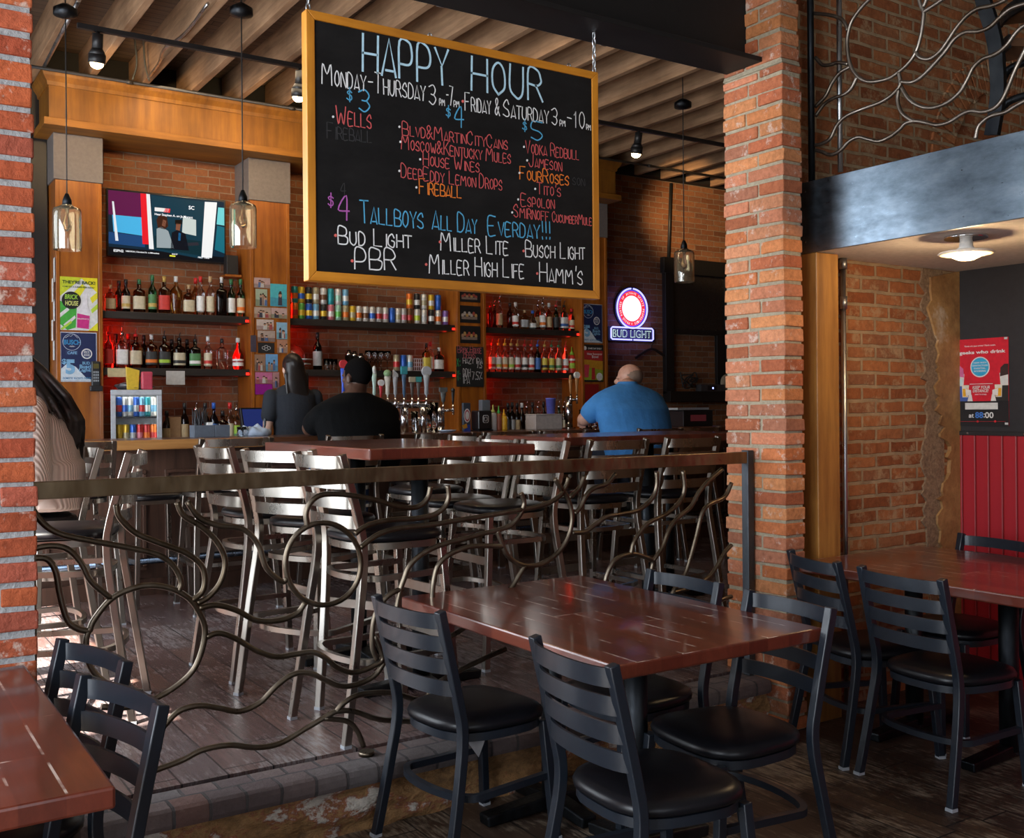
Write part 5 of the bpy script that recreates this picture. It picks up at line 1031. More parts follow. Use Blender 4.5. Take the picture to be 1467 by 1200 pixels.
# papers under the shelf
def sheet(name, label, cat, x0, y0, x1, y1, Y, col, th=.003, group=None, mat=None):
    a = onY(x0, y0, Y); b_ = onY(x1, y1, Y)
    o = thing(name, label, cat, ((a.x + b_.x) / 2, Y, (a.z + b_.z) / 2), 0, group); w = (b_.x - a.x) / 2; h_ = (a.z - b_.z) / 2
    obj('sheet', G().box(-w, w, 0, th, -h_, h_), mat or flat(col, .6, 0, 'paper'), o); return o, w, h_
YSF = YP + .036
sheet('note', 'tan paper note hanging from the lower left shelf edge', 'paper', 154, 527, 182, 540, YSF, (.55, .45, .25))
sheet('note', 'white printed note hanging from the lower left shelf above the straws', 'paper', 238, 531, 265, 551, YSF, (.55, .53, .50))
# small speaker on a ledge at column two
sp_ = onY(343, 385, 9.3); t = thing('speaker', 'small black speaker on a wooden ledge right of the television', 'speaker', (3.055, 9.36, 2.67)); obj('cabinet', G().box(-.055, .055, -.05, .05, .021, .20), flat((.015, .015, .015), .5), t, bevel=.006); obj('ledge', G().box(-.075, .075, -.07, .135, 0, .02), WOOD_OR, t)
# ------------------------------------------------------------------ bar top things
YT = 7.36
SC_ = flat((.10, .12, .15), .5)
px0, px1 = onY(275, 620, YT).x, onY(304, 620, YT).x; t = thing('straw_caddy', 'grey bar caddy holding black straws and napkins on the bar counter', 'caddy', ((px0 + px1) / 2, YT, BT)); w = (px1 - px0) / 2
obj('tray', G().box(-w, w, -.06, -.055, 0, .085).box(-w, w, .055, .06, 0, .085).box(-w, -w + .005, -.055, .055, 0, .085).box(w - .005, w, -.055, .055, 0, .085).box(-w, w, -.06, .06, 0, .004).box(w + .002, w + .11, -.06, .06, 0, .085), SC_, t, bevel=.002)
g = G(); random.seed(4)
for i in range(34): g.cyl((random.uniform(-w + .012, w * .55), random.uniform(-.045, .045), .005), (random.uniform(-w + .005, w * .6), random.uniform(-.05, .05), random.uniform(.17, .21)), .0032, n=6)
o = obj('straws', g, flat((.02, .02, .025), .4), t); o['kind'] = 'stuff'
obj('napkins', G().box(w - .045, w - .012, -.05, .05, .005, .105), flat((.7, .7, .68), .8), t)
g = G().ell((0, 0, .02), (.13, .075, .05), 24, 14)
for vt in g.b.verts: vt.co.z = max(0.0, vt.co.z * (1 + .35 * math.sin(vt.co.x * 60) * math.cos(vt.co.y * 50)))
tag(obj('bar_towel', g, flat((.42, .52, .66), .9), loc=(onY(364, 622, YT).x, YT, BT)), 'crumpled pale blue towel on the bar counter beside the bartender', 'towel')
for i, (px, c_) in enumerate(((344, (.5, .52, .55)), (352, (.45, .45, .45)))):
    tag(obj('shot_glass', G().lathe([(.018, 0), (.024, .07), (.021, .07), (.016, .01)], n=14, capt=False), CLR, loc=(onY(px, 620, YT - .05).x, YT - .05, BT)), f'small clear shot glass on the bar left of the towel, {ORD[i]} from left', 'glass', 'shot glasses')
mz = onY(373, 612, 8.60); t = thing('point_of_sale_monitor', 'tilted black monitor with dark blue screen on the back counter beside the bartender', 'monitor', (mz.x, 8.66, KZ), .30)
tl = Matrix.Rotation(-.22, 4, 'X') ; obj('screen_case', G().box(-.14, .14, -.012, .02, .05, .32, mat=tl), flat((.012, .012, .014), .35), t, bevel=.005); obj('screen', G().box(-.125, .125, -.0135, -.0122, .065, .305, mat=tl), glow((.012, .02, .10), 1.0, 'pos_screen'), t); obj('stand', G().box(-.06, .06, .0, .13, 0, .012).bar((0, .07, .012), (0, .03, .12), .06, .02), flat((.012, .012, .014), .35), t)
# beer taps
def handle(t, x, z, h, w, col, top, topcol, y=0):
    g = G().lathe([(.006, 0), (.008, .02), (w * .55, .03), (w * .5, h * .35), (w * .75, h * .6), (w * .8, h * .75)] , n=14, sy=.6); o = obj('tap_handle', g, flat(col, .35), t, loc=(x, y, z))
    g = G()
    if top == 'globe': g.ell((0, 0, h * .85), (w * .95, w * .8, h * .13))
    elif top == 'round': g.cyl((0, -.012, h * .86), (0, .012, h * .86), w * 1.15, n=20)
    elif top == 'point': g.poly([(-w * .8, -.012, h * .75), (w * .8, -.012, h * .75), (w * .7, -.012, h * .85), (-w * .6, -.012, h)], (0, .024, 0))
    elif top == 'box': g.box(-w, w, -.012, .012, h * .75, h)
    else: g.lathe([(w * .8, h * .75), (w * .5, h * .95), (.001, h)], n=14, sy=.6)
    obj('finial', g, flat(topcol, .35), o); return o
YTAP = 7.42; xm = onY(552, 600, YTAP).x; tt = thing('beer_tap_tower', 'long steel beer tap tower with a row of assorted tall tap handles', 'tap', (xm, YTAP, BT))
mz_ = onY(590, 579, YTAP).z - BT; xa, xb = onY(480, 580, YTAP).x - xm, onY(613, 580, YTAP).x - xm
obj('manifold', G().cyl((xa, 0, mz_), (xb, 0, mz_), .032, n=18), CHROME, tt)
for px in (500, 579): obj('column', G().cyl((onY(px, 600, YTAP).x - xm, 0, 0), (onY(px, 600, YTAP).x - xm, 0, mz_ - .02), .036, n=20), CHROME, tt)
for px, top, w, col, tk, tc in ((488, 514, .028, (.04, .10, .55), 'round', (.6, .05, .06)), (532, 524, .026, (.45, .60, .52), 'pointy', (.75, .75, .72)), (541.5, 545, .022, (.5, .03, .04), 'round', (.7, .68, .66)), (551, 529, .034, (.62, .58, .50), 'globe', (.20, .32, .16)), (562, 530, .028, (.35, .36, .38), 'point', (.5, .5, .5)), (574.5, 525, .026, (.06, .12, .20), 'box', (.05, .30, .34)), (586, 540, .026, (.08, .06, .05), 'box', (.45, .40, .28)), (595, 540, .024, (.12, .10, .09), 'box', (.06, .33, .32)), (606.5, 526, .036, (.36, .38, .40), 'round', (.45, .47, .50))):
    x = onY(px, 570, YTAP).x - xm; zt = onY(px, top, YTAP).z - BT; z0 = mz_ + .055
    obj('faucet', G().cyl((x, 0, mz_), (x, -.06, mz_ + .005), .012, n=10).cyl((x, -.055, mz_ - .03), (x, -.055, mz_ + .05), .010, n=10), CHROME, tt)
    handle(tt, x, z0, zt - z0, w, col, tk, tc, y=-.055)
def small_tower(px, label, hs, zc):
    x0 = onY(px, 600, YTAP).x; t = thing('beer_tap_tower', label, 'tap', (x0, YTAP, BT)); zt = onY(px, zc, YTAP).z - BT
    obj('column', G().cyl((0, 0, 0), (0, 0, zt), .034, n=20).cyl((0, 0, 0), (0, 0, .012), .06, n=20), CHROME, t)
    for dx, top, w, col, tk, tc in hs:
        x = onY(px + dx, 590, YTAP).x - x0; z1 = onY(px + dx, top, YTAP).z - BT
        obj('faucet', G().cyl((0, 0, zt - .03), (x, -.06, zt - .025), .012, n=10).cyl((x, -.06, zt - .065), (x, -.06, zt + .02), .010, n=10), CHROME, t)
        handle(t, x, zt + .02, z1 - zt - .02, w, col, tk, tc, y=-.06)
small_tower(631, 'single steel beer tap tower with a black handle, left of the wooden column', [(13, 555, .02, (.02, .02, .02), 'globe', (.02, .02, .02)), (-1, 555, .034, (.10, .11, .11), 'box', (.10, .11, .11))], 583)
small_tower(815, 'steel beer tap tower with two bronze handles near the man in blue', [(-3, 537, .024, (.42, .20, .07), 'pointy', (.45, .22, .08)), (6, 533, .026, (.42, .20, .07), 'round', (.7, .68, .62))], 568)
for i, (px, h, r) in enumerate(((594, .17, .03), (600, .12, .028), (607, .20, .034), (616, .20, .036), (622, .24, .036))):
    tag(obj('drinking_glass', G().lathe([(r * .75, 0), (r, h), (r - .003, h), (r * .75 - .003, .008)], n=16, capt=False), CHROME if i in (1, 2) else CLR, loc=(onY(px, 615, 7.30).x, 7.30 + .03 * (i % 2), BT)), f'{"steel cup" if i in (1, 2) else "tall clear glass"} on the bar below the tap handles, {ORD[i]} from left', 'cup', 'cups below the taps')
tag(obj('plate', G().lathe([(.03, 0), (.06, .004), (.075, .018), (.072, .018), (.055, .007), (.001, .006)], n=24, capt=False), flat((.45, .55, .70), .4), loc=(onY(641, 619, 7.2).x, 7.2, BT)), 'small pale blue dish on the bar in front of the single tap', 'dish')
# napkin holder group
xn = onY(690, 610, 7.30).x; t = thing('napkin_holder', 'black square napkin holder with a rounded emblem on the bar counter', 'holder', (xn, 7.30, BT), .2)
obj('case', G().box(-.075, .075, -.05, .05, 0.012, .17), flat((.012, .012, .013), .3), t, bevel=.01); obj('base', G().box(-.08, .08, -.055, .055, 0, .012), flat((.012, .012, .013), .3), t)
g = G(); qq = [(.03 * a, .03 * b_) for a, b_ in ((-1, -.7), (-.7, -1), (.7, -1), (1, -.7), (1, .7), (.7, 1), (-.7, 1), (-1, .7))]
g.tube([(x, -.0515, .10 + z) for x, z in qq], .003, 6, closed=True).tube([(.5 * x, -.0515, .10 + .5 * z) for x, z in qq], .003, 6, closed=True); obj('emblem', g, flat((.5, .5, .5), .4), t)
tag(obj('menu_box', G().box(-.04, .04, -.03, .03, 0, .26), flat((.12, .14, .16), .45), bevel=.004, loc=(onY(696, 610, 7.40).x, 7.42, BT)), 'tall dark grey box standing behind the black napkin holder', 'box')
t = thing('bar_sign', 'small dark counter stand with a white oval badge beside the napkin holder', 'sign', (onY(668, 610, 7.28).x, 7.28, BT), .15)
obj('panel', G().box(-.038, .038, -.012, .012, 0, .235), flat((.05, .065, .085), .45), t, bevel=.004)
for k, c_, y in ((1, (.75, .74, .72), -.0130), (.80, (.45, .05, .08), -.0136), (.6, (.75, .74, .72), -.0142)): obj('badge', G().poly([(.034 * k * math.cos(q), y, .13 + .058 * k * math.sin(q)) for q in [2 * PI * i / 24 for i in range(24)]], (0, .0006, 0)), flat(c_, .5), t)
obj('ticket', G().box(-.036, .03, -.016, -.0135, .0, .055), flat((.04, .08, .45), .5), t); obj('ticket', G().poly([(-.06, -.018, .05), (-.01, -.018, .065), (0, -.018, .03), (-.04, -.018, .02)], (0, .002, 0)), flat((.7, .35, .03), .5), t)
squeeze(onY(706.5, 610, 7.34).x, 7.34, BT, .22, .032, (.62, .66, .70), (.4, .42, .1), 'white squeeze sauce bottle right of the black napkin holder', 'sauce bottles'); squeeze(onY(714.5, 610, 7.34).x, 7.34, BT, .21, .028, (.35, .10, .05), (.05, .35, .06), 'dark red sauce bottle with green nozzle on the bar', 'sauce bottles'); squeeze(onY(722, 610, 7.34).x, 7.34, BT, .18, .030, (.75, .42, .02), (.7, .35, .02), 'yellow mustard squeeze bottle on the bar', 'sauce bottles')
xw0, xw1 = onY(762, 610, 7.4).x, onY(800, 610, 7.4).x
tag(obj('storage_bin', G().box(-(xw1 - xw0) / 2, (xw1 - xw0) / 2, -.08, .08, 0, .125).box(-(xw1 - xw0) / 2 - .006, (xw1 - xw0) / 2 + .006, -.086, .086, .125, .135), flat((.42, .38, .35), .5), bevel=.006, loc=((xw0 + xw1) / 2, 7.42, BT)), 'white plastic bin on the bar left of the bronze tap handles', 'bin')
tag(obj('cup', G().lathe([(.035, 0), (.045, .13), (.047, .13), (.047, .14), (.042, .14), (.034, .01)], n=18, capt=False), flat((.13, .14, .55), .4), loc=(onY(791, 590, 7.4).x, 7.42, BT + .1355)), 'blue-violet plastic cup standing on the white bin', 'cup')
tag(obj('pitcher', G().lathe([(.05, 0), (.055, .17), (.051, .17), (.046, .01)], n=18, capt=False).tube(spline([(.05, 0, .14), (.09, 0, .12), (.085, 0, .05), (.05, 0, .04)], 5), .006), glass((.25, .2, .2), 'dark_pitcher', .05), loc=(onY(838, 600, 7.4).x, 7.40, BT)), 'dark clear pitcher beside the bronze-handled beer tap', 'pitcher')
tag(obj('drinking_glass', G().lathe([(.026, 0), (.036, .14), (.033, .14), (.024, .01)], n=18, capt=False), CLR, loc=(onY(850.5, 605, 6.98).x, 6.98, BT)), 'clear pint glass held at the hand of the man in blue', 'glass')
t = thing('card_terminal', 'dark till box with screen on the bar counter right of the man in blue', 'till', (onY(990, 605, 7.3).x, 7.3, BT)); obj('case', G().box(-.19, .19, -.1, .1, 0, .15).box(-.21, .21, -.11, .11, .15, .158), flat((.02, .02, .022), .35), t, bevel=.004); obj('display', G().box(-.10, .10, -.1025, -.1005, .05, .11), glow((.06, .01, .012), .5, 'till_display'), t)
tag(obj('paper_stack', G().box(-.2, .2, -.12, .12, 0, .02), flat((.40, .42, .45), .7), loc=(onY(975, 585, 7.42).x, 7.36, BT + .1585)), 'white papers lying on top of the dark till box', 'paper')
# ------------------------------------------------------------------ neon sign, window, hanger on the back wall
ns = thing('neon_sign', 'lit blue neon beer sign with round red-ringed badge on the back brick wall', 'sign', (7.952, 9.47, 2.45)); BLN = glow((.34, .34, 1.0), 1.9, 'blue_neon'); BLH = glow((.05, .03, .9), 1.2, 'blue_halo')
obj('backing', G().poly([(.255 * math.cos(q), .0, .17 + .255 * math.sin(q) * 1.02) for q in [2 * PI * i / 36 for i in range(36)]], (0, .028, 0)), flat((.02, .02, .06), .5), ns)
obj('backing', G().box(-.36, .36, 0, .028, -.225, -.055), flat((.02, .02, .05), .5), ns)
for a0, a1 in ((PI / 2 + .08, 2.5 * PI - .08),): obj('neon_tube', G().tube([(.232 * math.cos(a0 + (a1 - a0) * i / 48), -.012, .17 + .236 * math.sin(a0 + (a1 - a0) * i / 48)) for i in range(49)], .010, 8), BLN, ns)
RW = .325; q = [(-.01, -.205), (-RW + .02, -.205), (-RW, -.19), (-RW, -.08), (-RW + .02, -.062), (RW - .02, -.062), (RW, -.08), (RW, -.19), (RW - .02, -.205), (.02, -.205)]
obj('neon_tube', G().tube([(x, -.012, z) for x, z in q], .009, 8), BLN, ns)
def disc(r0, r1, y, mat, nm, par):
    g = G(); n = 48
    for i in range(n):
        a, b_ = 2 * PI * i / n, 2 * PI * (i + 1) / n
        g.b.faces.new([g.b.verts.new((r * math.cos(t_), y, .17 + 1.02 * r * math.sin(t_))) for r, t_ in ((r0, a), (r1, a), (r1, b_), (r0, b_))])
    return obj(nm, g, mat, par)
disc(.150, .205, -.004, glow((.85, .03, .04), .9, 'red_ring'), 'red_ring', ns); disc(.001, .150, -.004, glow((.95, .95, 1.0), .95, 'white_disc'), 'white_disc', ns); disc(.205, .216, -.004, glow((.12, .06, .8), .9, 'blue_ring'), 'blue_ring', ns)
WL = glow((1, .9, .9), 1.0, 'sign_letters'); txt = 'PROUD PARTNER OF JAYHAWK SPORTS PROPERTIES *'
for i, ch in enumerate(txt):
    if ch == ' ': continue
    a = -PI / 2 - .25 - 2 * PI * .985 * i / len(txt); c_ = Vector((.166 * math.cos(a), 0, .17 + .169 * math.sin(a))); uu = Vector((math.sin(a), 0, -math.cos(a))); vv = Vector((math.cos(a), 0, math.sin(a)))
    text_mesh('letter', ch, WL, ns, c_ - uu * .008, uu, vv, width=.016, height=.028, ext=.0055)
text_mesh('brand_letters', 'BUD LIGHT', glow((.75, 1.0, .85), 1.0, 'letter_green'), ns, (-.295, -.006, -.178), (1, 0, 0), (0, 0, 1), width=.59, height=.088, bold=.012)
text_mesh('brand_letters', 'BUD LIGHT', flat((.015, .03, .08), .5), ns, (-.289, -.0075, -.172), (1, 0, 0), (0, 0, 1), width=.578, height=.076, bold=-.008)
light('neon_glow', 'AREA', (7.95, 9.38, 2.5), 1.6, (.25, .2, 1), to=(7.95, 9.5, 2.5), size=.5, size_y=.5)
WX0, WX1, WZ0, WZ1 = 8.46, 9.62, 1.60, 3.24; BKF = flat((.010, .009, .009), .5)
g = G().box(WX0, WX0 + .13, 9.43, 9.498, WZ0, WZ1).box(WX1 - .13, WX1, 9.43, 9.498, WZ0, WZ1).box(WX0 - .03, WX1 + .03, 9.42, 9.498, WZ1 - .16, WZ1 + .03).box(WX0, WX1, 9.36, 9.498, WZ0 - .1, WZ0 + .03).box(WX0 + .13, WX1 - .13, 9.45, 9.498, 2.34, 2.40).box(WX1 - .28, WX1 - .13, 9.45, 9.498, WZ0, 2.34)
wo = struct('window_1', g, BKF, bevel=.004); obj('pane', G().box(WX0 + .13, WX1 - .13, 9.470, 9.478, 2.40, WZ1 - .16), flat((.022, .018, .016), .2), wo)
t = thing('stereo', 'black stereo box with a small blue light on the dark window ledge', 'stereo', (9.16, 9.40, WZ0 + .03)); obj('case', G().box(-.2, .2, -.05, .05, 0, .085), flat((.05, .05, .055), .4), t); obj('indicator', G().box(-.01, .01, -.0525, -.0502, .03, .05), glow((.2, .25, 1), 6, 'blue_led'), t); obj('faceplate', G().box(-.09, .07, -.0515, -.0501, .012, .07), flat((.01, .01, .012), .3), t)
tag(obj('paper_bundle', G().ell((0, 0, .11), (.11, .04, .11)), flat((.35, .28, .20), .8), loc=(9.45, 9.395, WZ0 + .03)), 'crumpled pale paper bundle on the window ledge beside the brick pillar', 'paper')
random.seed(9); g = G()
for i in range(5): g.tube(spline([(random.uniform(-.18, .14), random.uniform(-.03, .03), random.uniform(.02, .25)) for _ in range(5)], 6), .008, 6)
tag(obj('cable_tangle', g, flat((.02, .02, .02), .5), loc=(8.80, 9.395, WZ0 + .04)), 'tangle of black cables on the dark window ledge', 'cable')
hx = onY(934, 505, 9.46); t = thing('coat_hanger', 'dark wooden coat hanger on the brick wall below the neon sign', 'hanger', (hx.x, 9.46, hx.z)); obj('arms', G().sweep(spline([(-.26, 0, -.07), (-.14, 0, -.005), (0, 0, .045), (.14, 0, -.005), (.26, 0, -.07)], 5), [(-.012, -.012), (.012, -.012), (.012, .012), (-.012, .012)], (0, 1, 0)), flat((.02, .014, .012), .5), t); obj('hook', G().tube(spline([(0, 0, .05), (0, 0, .09), (.03, 0, .12), (0, .0, .15), (-.02, 0, .13)], 5), .004, 6).cyl((0, 0, .145), (0, .04, .145), .006), STEEL_BLACK, t)
tag(obj('conduit', G().tube([(onY(961, 243, 9.47).x, 9.47, 4.19), (onY(957.5, 352, 9.47).x, 9.47, WZ1 + .02)], .02), flat((.012, .012, .012), .5)), 'black vertical pipe on the back brick wall above the dark window', 'pipe')

g = G().box(0.80, 1.00, 9.40, 9.498, PLAT, 4.2).box(1.36, 1.50, 9.40, 9.498, PLAT, 4.2).box(1.0, 1.36, 9.40, 9.498, 3.3, 4.2).box(1.0, 1.36, 9.40, 9.498, PLAT, 1.3).box(1.0, 1.36, 9.42, 9.498, 2.52, 2.58)
wo = struct('window_2', g, BKF, bevel=.004); obj('pane', G().box(1.0, 1.36, 9.47, 9.478, 1.3, 2.52), glow((.70, .82, 1.0), 1.1, 'daylit_pane'), wo); obj('pane', G().box(1.0, 1.36, 9.47, 9.478, 2.58, 3.3), glow((.04, .06, .10), .6, 'dim_pane'), wo)
c_ = flat((.62, .60, .57), .8, 0, 'receipt_paper'); t = thing('order_slips', 'string of white paper slips hanging on the left side of the leftmost column', 'paper', (1.508, 9.14, 2.35))
for i in range(5): obj('slip', G().box(-.006 - .012 * (i % 2), -.003 - .012 * (i % 2), -.03 + .012 * i, .03 + .012 * i, .16 - .16 * i, .36 - .17 * i), c_, t)
# ================================================================== POSTERS AND SNAPSHOTS
YPO = YP - .004
class Pst:
    """a flat printed sheet at its real place; (u, w) in 0..1 from its lower left corner"""
    def __init__(s, name, label, cat, origin, U, N, w, h, col, group=None, border=None, rough=.45):
        s.U = Vector(U); s.V = Vector((0, 0, 1)); s.N = Vector(N); s.w = w; s.h = h; s.o = thing(name, label, cat, origin, 0, group); s.l = .0022; s.r = rough
        s.area([(0, 0), (1, 0), (1, 1), (0, 1)], border or col, 'sheet', .002)
        if border: s.area([(.02, .015), (.98, .015), (.98, .985), (.02, .985)], col)
    def P(s, u, w, l=0): return s.U * ((u - .5) * s.w) + s.V * ((w - .5) * s.h) + s.N * l
    def area(s, pts, col, nm='printed_area', th=None):
        g = G(); g.poly([s.P(u, w, 0 if th else s.l) for u, w in pts], s.N * (th or .0002)); s.l += .0003
        return obj(nm, g, flat(col, s.r, 0, 'print'), s.o)
    def oval(s, u, w, ru, rw, col, n=28): return s.area([(u + ru * math.cos(2 * PI * i / n), w + rw * math.sin(2 * PI * i / n)) for i in range(n)], col)
    def text(s, tx, u, w, wid, hgt, col, al='LEFT', bold=.02, shear=0):
        text_mesh('print_lettering', tx, flat(col, s.r, 0, 'print'), s.o, s.P(u, w, s.l), s.U, s.V, width=wid * s.w, height=hgt * s.h, align=al, bold=bold, shear=shear, ext=.0003)
def posterY(name, label, x0, y0, x1, y1, Y, col, group=None, border=None, cat='poster'):
    a = onY(x0, y0, Y); b_ = onY(x1, y1, Y); return Pst(name, label, cat, ((a.x + b_.x) / 2, Y, (a.z + b_.z) / 2), (1, 0, 0), (0, -1, 0), b_.x - a.x, a.z - b_.z, col, group, border)
NAVY = (.012, .022, .085); SKY_ = (.20, .42, .65); WHI = (.68, .68, .68)
p = posterY('poster', "bright green and yellow poster reading THEY'RE BACK! on the leftmost column", 84.5, 395.5, 140, 474, YPO, WHI)
for q, c_ in [([(0, .62), (.62, 1), (0, 1)], (.55, .62, .03)), ([(.55, 1), (1, 1), (1, .72)], (.75, .66, .02)), ([(0, .12), (0, .55), (.45, .42), (.42, .05), (.2, 0)], (.06, .38, .05)), ([(.25, .62), (.6, .88), (.7, .82), (.45, .55)], (.72, .68, .03)), ([(.80, .62), (1, .74), (1, .62), (.86, .52)], (.72, .66, .03)), ([(.82, .40), (1, .52), (1, .42), (.85, .33)], (.45, .62, .05)), ([(.75, 0), (1, .16), (1, 0)], (.72, .68, .03)), ([(0, .3), (.2, .42), (.26, .38), (0, .22)], WHI), ([(.1, .1), (.4, .28), (.42, .23), (.16, .06)], WHI), ([(.02, .02), (.3, .18), (.32, .14), (.08, .0)], (.40, .62, .06))]: p.area(q, c_)
p.area([(.45, .05), (.78, .02), (.80, .35), (.74, .44), (.72, .72), (.62, .72), (.60, .46), (.47, .36)], (.72, .70, .74)); p.area([(.45, .05), (.76, .03), (.79, .28), (.46, .32)], (.55, .03, .22)); p.text('blackberry', .47, .20, .30, .035, WHI)
p.oval(.31, .56, .25, .165, (.012, .012, .012)); p.text('BRICK', .14, .58, .34, .09, (.30, .58, .05), shear=.1); p.text('HOUSE', .15, .46, .34, .09, (.62, .66, .2), shear=.1)
p.text("THEY'RE BACK!", .08, .87, .86, .065, (.02, .06, .02), bold=.03); p.text('COME GET A SUMMER BEER TODAY', .08, .80, .84, .03, (.05, .12, .03))
def busch(p, cafe=True):
    p.area([(.02, .26), (.02, .02), (.98, .02), (.70, .08), (.42, .30), (.2, .38)], (.60, .68, .75)); 
    g = G(); c = [(.31 + .24 * math.cos(q), .80 + .165 * math.sin(q)) for q in [2 * PI * i / 28 for i in range(28)]]; g.tube([p.P(u, w, p.l) for u, w in c], .0022, 5, closed=True).tube([p.P(u, w, p.l) for u, w in ((.14, .88), (.24, .93), (.29, .91), (.36, .96), (.48, .88))], .0022, 5); obj('printed_outline', g, flat((.45, .5, .6), .5), p.o)
    p.text('BUSCH', .10, .745, .46, .10, (.04, .26, .52), bold=.03); p.text('~light~', .24, .69, .16, .04, WHI)
    if cafe: p.area([(.15, .54), (.48, .54), (.48, .63), (.15, .63)], (.03, .05, .13)); p.text('CAFE', .19, .555, .26, .055, SKY_)
    p.oval(.72, .57, .15, .105, WHI); p.oval(.72, .57, .12, .082, (.03, .05, .14)); p.text('BRICK', .64, .58, .16, .05, WHI); p.text('HOUSE', .64, .52, .16, .05, WHI)
    p.text('$', .04, .34, .12, .12, SKY_, bold=.03); p.text('5', .14, .15, .26, .30, SKY_, bold=.05); p.text('BUD', .60, .35, .2, .06, SKY_); p.text('Busch', .52, .27, .36, .08, SKY_, bold=.03); p.text('Lights', .50, .19, .38, .08, SKY_, bold=.03); p.text('DOMESTIC BUCKETS EVERYDAY', .06, .05, .86, .045, (.05, .20, .40), shear=.2)
busch(posterY('poster', 'dark blue beer poster reading $5 below the green poster, leftmost column', 86, 475, 139, 547, YPO, NAVY, border=(.55, .56, .60)))
busch(posterY('poster', 'dark blue beer poster reading $5 on the rightmost column', 833, 434.5, 863, 491.5, YPO, NAVY, border=(.45, .46, .50)), False)
p = posterY('poster', 'red, yellow and green drink poster below the blue one, rightmost column', 834, 493, 864.5, 547, YPO, (.015, .015, .015)); p.area([(.04, .22), (.97, .22), (.97, .84), (.04, .84)], (.42, .03, .03)); p.area([(.04, .05), (.97, .05), (.97, .36), (.04, .46)], (.30, .38, .03)); p.area([(.04, .40), (.97, .32), (.97, .56), (.04, .6)], (.52, .25, .02)); p.oval(.12, .90, .08, .055, WHI); p.text('GAME DAY EVERY', .26, .87, .66, .05, WHI); p.text('16oz Souvenir', .22, .72, .72, .06, WHI); p.text('Bowl', .45, .64, .30, .07, WHI)
p.area([(.1, .12), (.28, .12), (.32, .46), (.06, .46)], (.55, .05, .08)); p.area([(.42, .06), (.60, .06), (.58, .38), (.44, .38)], (.45, .03, .03)); p.oval(.80, .14, .15, .105, WHI)
p = posterY('poster', 'dim red notice low on the rightmost column below the drink poster', 838, 550, 858, 592, YPO, (.26, .012, .012))
t = thing('cordless_phone', 'black cordless phone hanging on the leftmost column below the blue poster', 'phone', onY(137, 538, YPO - .01)); obj('handset', G().box(-.035, .035, -.02, .012, -.09, .12), flat((.02, .022, .025), .4), t, bevel=.008)
obj('display', G().box(-.022, .022, -.0225, -.0202, .06, .10), flat((.12, .10, .03), .3), t); g = G()
for i in range(4):
    for j in range(3): g.box(-.022 + .016 * j, -.011 + .016 * j, -.0225, -.0202, -.05 + .024 * i, -.035 + .024 * i)
obj('keypad', g, flat((.30, .33, .36), .5), t); obj('cradle', G().box(-.05, .05, -.035, .008, -.13, -.085), flat((.015, .015, .017), .4), t, bevel=.006)
# snapshots on the second column
SN = [('pink group snapshot', 361.5, 397, 387, 413, (.50, .33, .30)), ('beach group snapshot with teal water', 366, 413.5, 383, 439, (.35, .42, .30)), ('wide pool snapshot with bright turquoise water', 387, 406, 412, 439.5, (.08, .45, .50)), ('pale crowd snapshot', 363, 439.5, 388, 456, (.45, .33, .26)), ('pink snapshot of several faces', 388.5, 440.5, 413, 456.5, (.50, .35, .32)), ('bright couple snapshot', 367.5, 457, 392, 473, (.55, .45, .40)), ('sepia crew snapshot', 369, 473.2, 394, 489.5, (.42, .33, .28)), ('palm tree snapshot with blue sky', 396, 461.5, 412.5, 486, (.25, .45, .60)), ('orange tinted snapshot', 397, 486.5, 414, 506, (.45, .22, .14)), ('black card with white rings', 369.5, 490.5, 393, 506, (.02, .02, .022)), ('brown portrait snapshot', 364, 507.5, 380, 532, (.30, .18, .12)), ('blue sky and tower snapshot', 380.5, 507, 398, 532, (.15, .35, .60)), ('magenta group snapshot', 365.5, 533, 390, 549.5, (.55, .16, .30)), ('brown pink snapshot', 390.5, 533, 400, 556, (.42, .22, .22)), ('solid purple card', 365.5, 550, 390, 565, (.28, .01, .24)), ('narrow dark card on the column edge', 358.8, 480, 367, 504, (.06, .05, .07))]
random.seed(12)
for lb, x0, y0, x1, y1, c_ in SN:
    p = posterY('snapshot', lb + ' pinned on the second wooden column', x0, y0, x1, y1, YPO if x0 > 360 else YP - .014, c_, 'snapshots on the second column', cat='photograph')
    if 'solid' in lb or 'dark card' in lb: continue
    if 'rings' in lb:
        for u, w in ((.35, .5), (.5, .62), (.65, .5), (.5, .38)): p.oval(u, w, .12, .16, (.5, .5, .5)); p.oval(u, w, .09, .12, (.02, .02, .022))
        continue
    p.area([(0, 0), (1, 0), (1, .34), (0, .40)], [q * random.uniform(.5, .8) for q in c_])
    for k in range(random.randint(3, 5)):
        u = .14 + .72 * random.random(); w = .35 + .3 * random.random()
        p.area([(u - .10, 0.05), (u + .10, 0.05), (u + .08, w - .06), (u - .08, w - .06)], random.choice([(.05, .05, .07), (.5, .48, .45), (.35, .08, .08), (.08, .14, .3), (.3, .2, .15)])); p.oval(u, w, .075, .11, random.choice([(.50, .28, .18), (.42, .22, .14), (.55, .34, .24)])); p.area([(u - .08, w + .03), (u + .08, w + .03), (u + .05, w + .13), (u - .05, w + .13)], (.05, .03, .02))
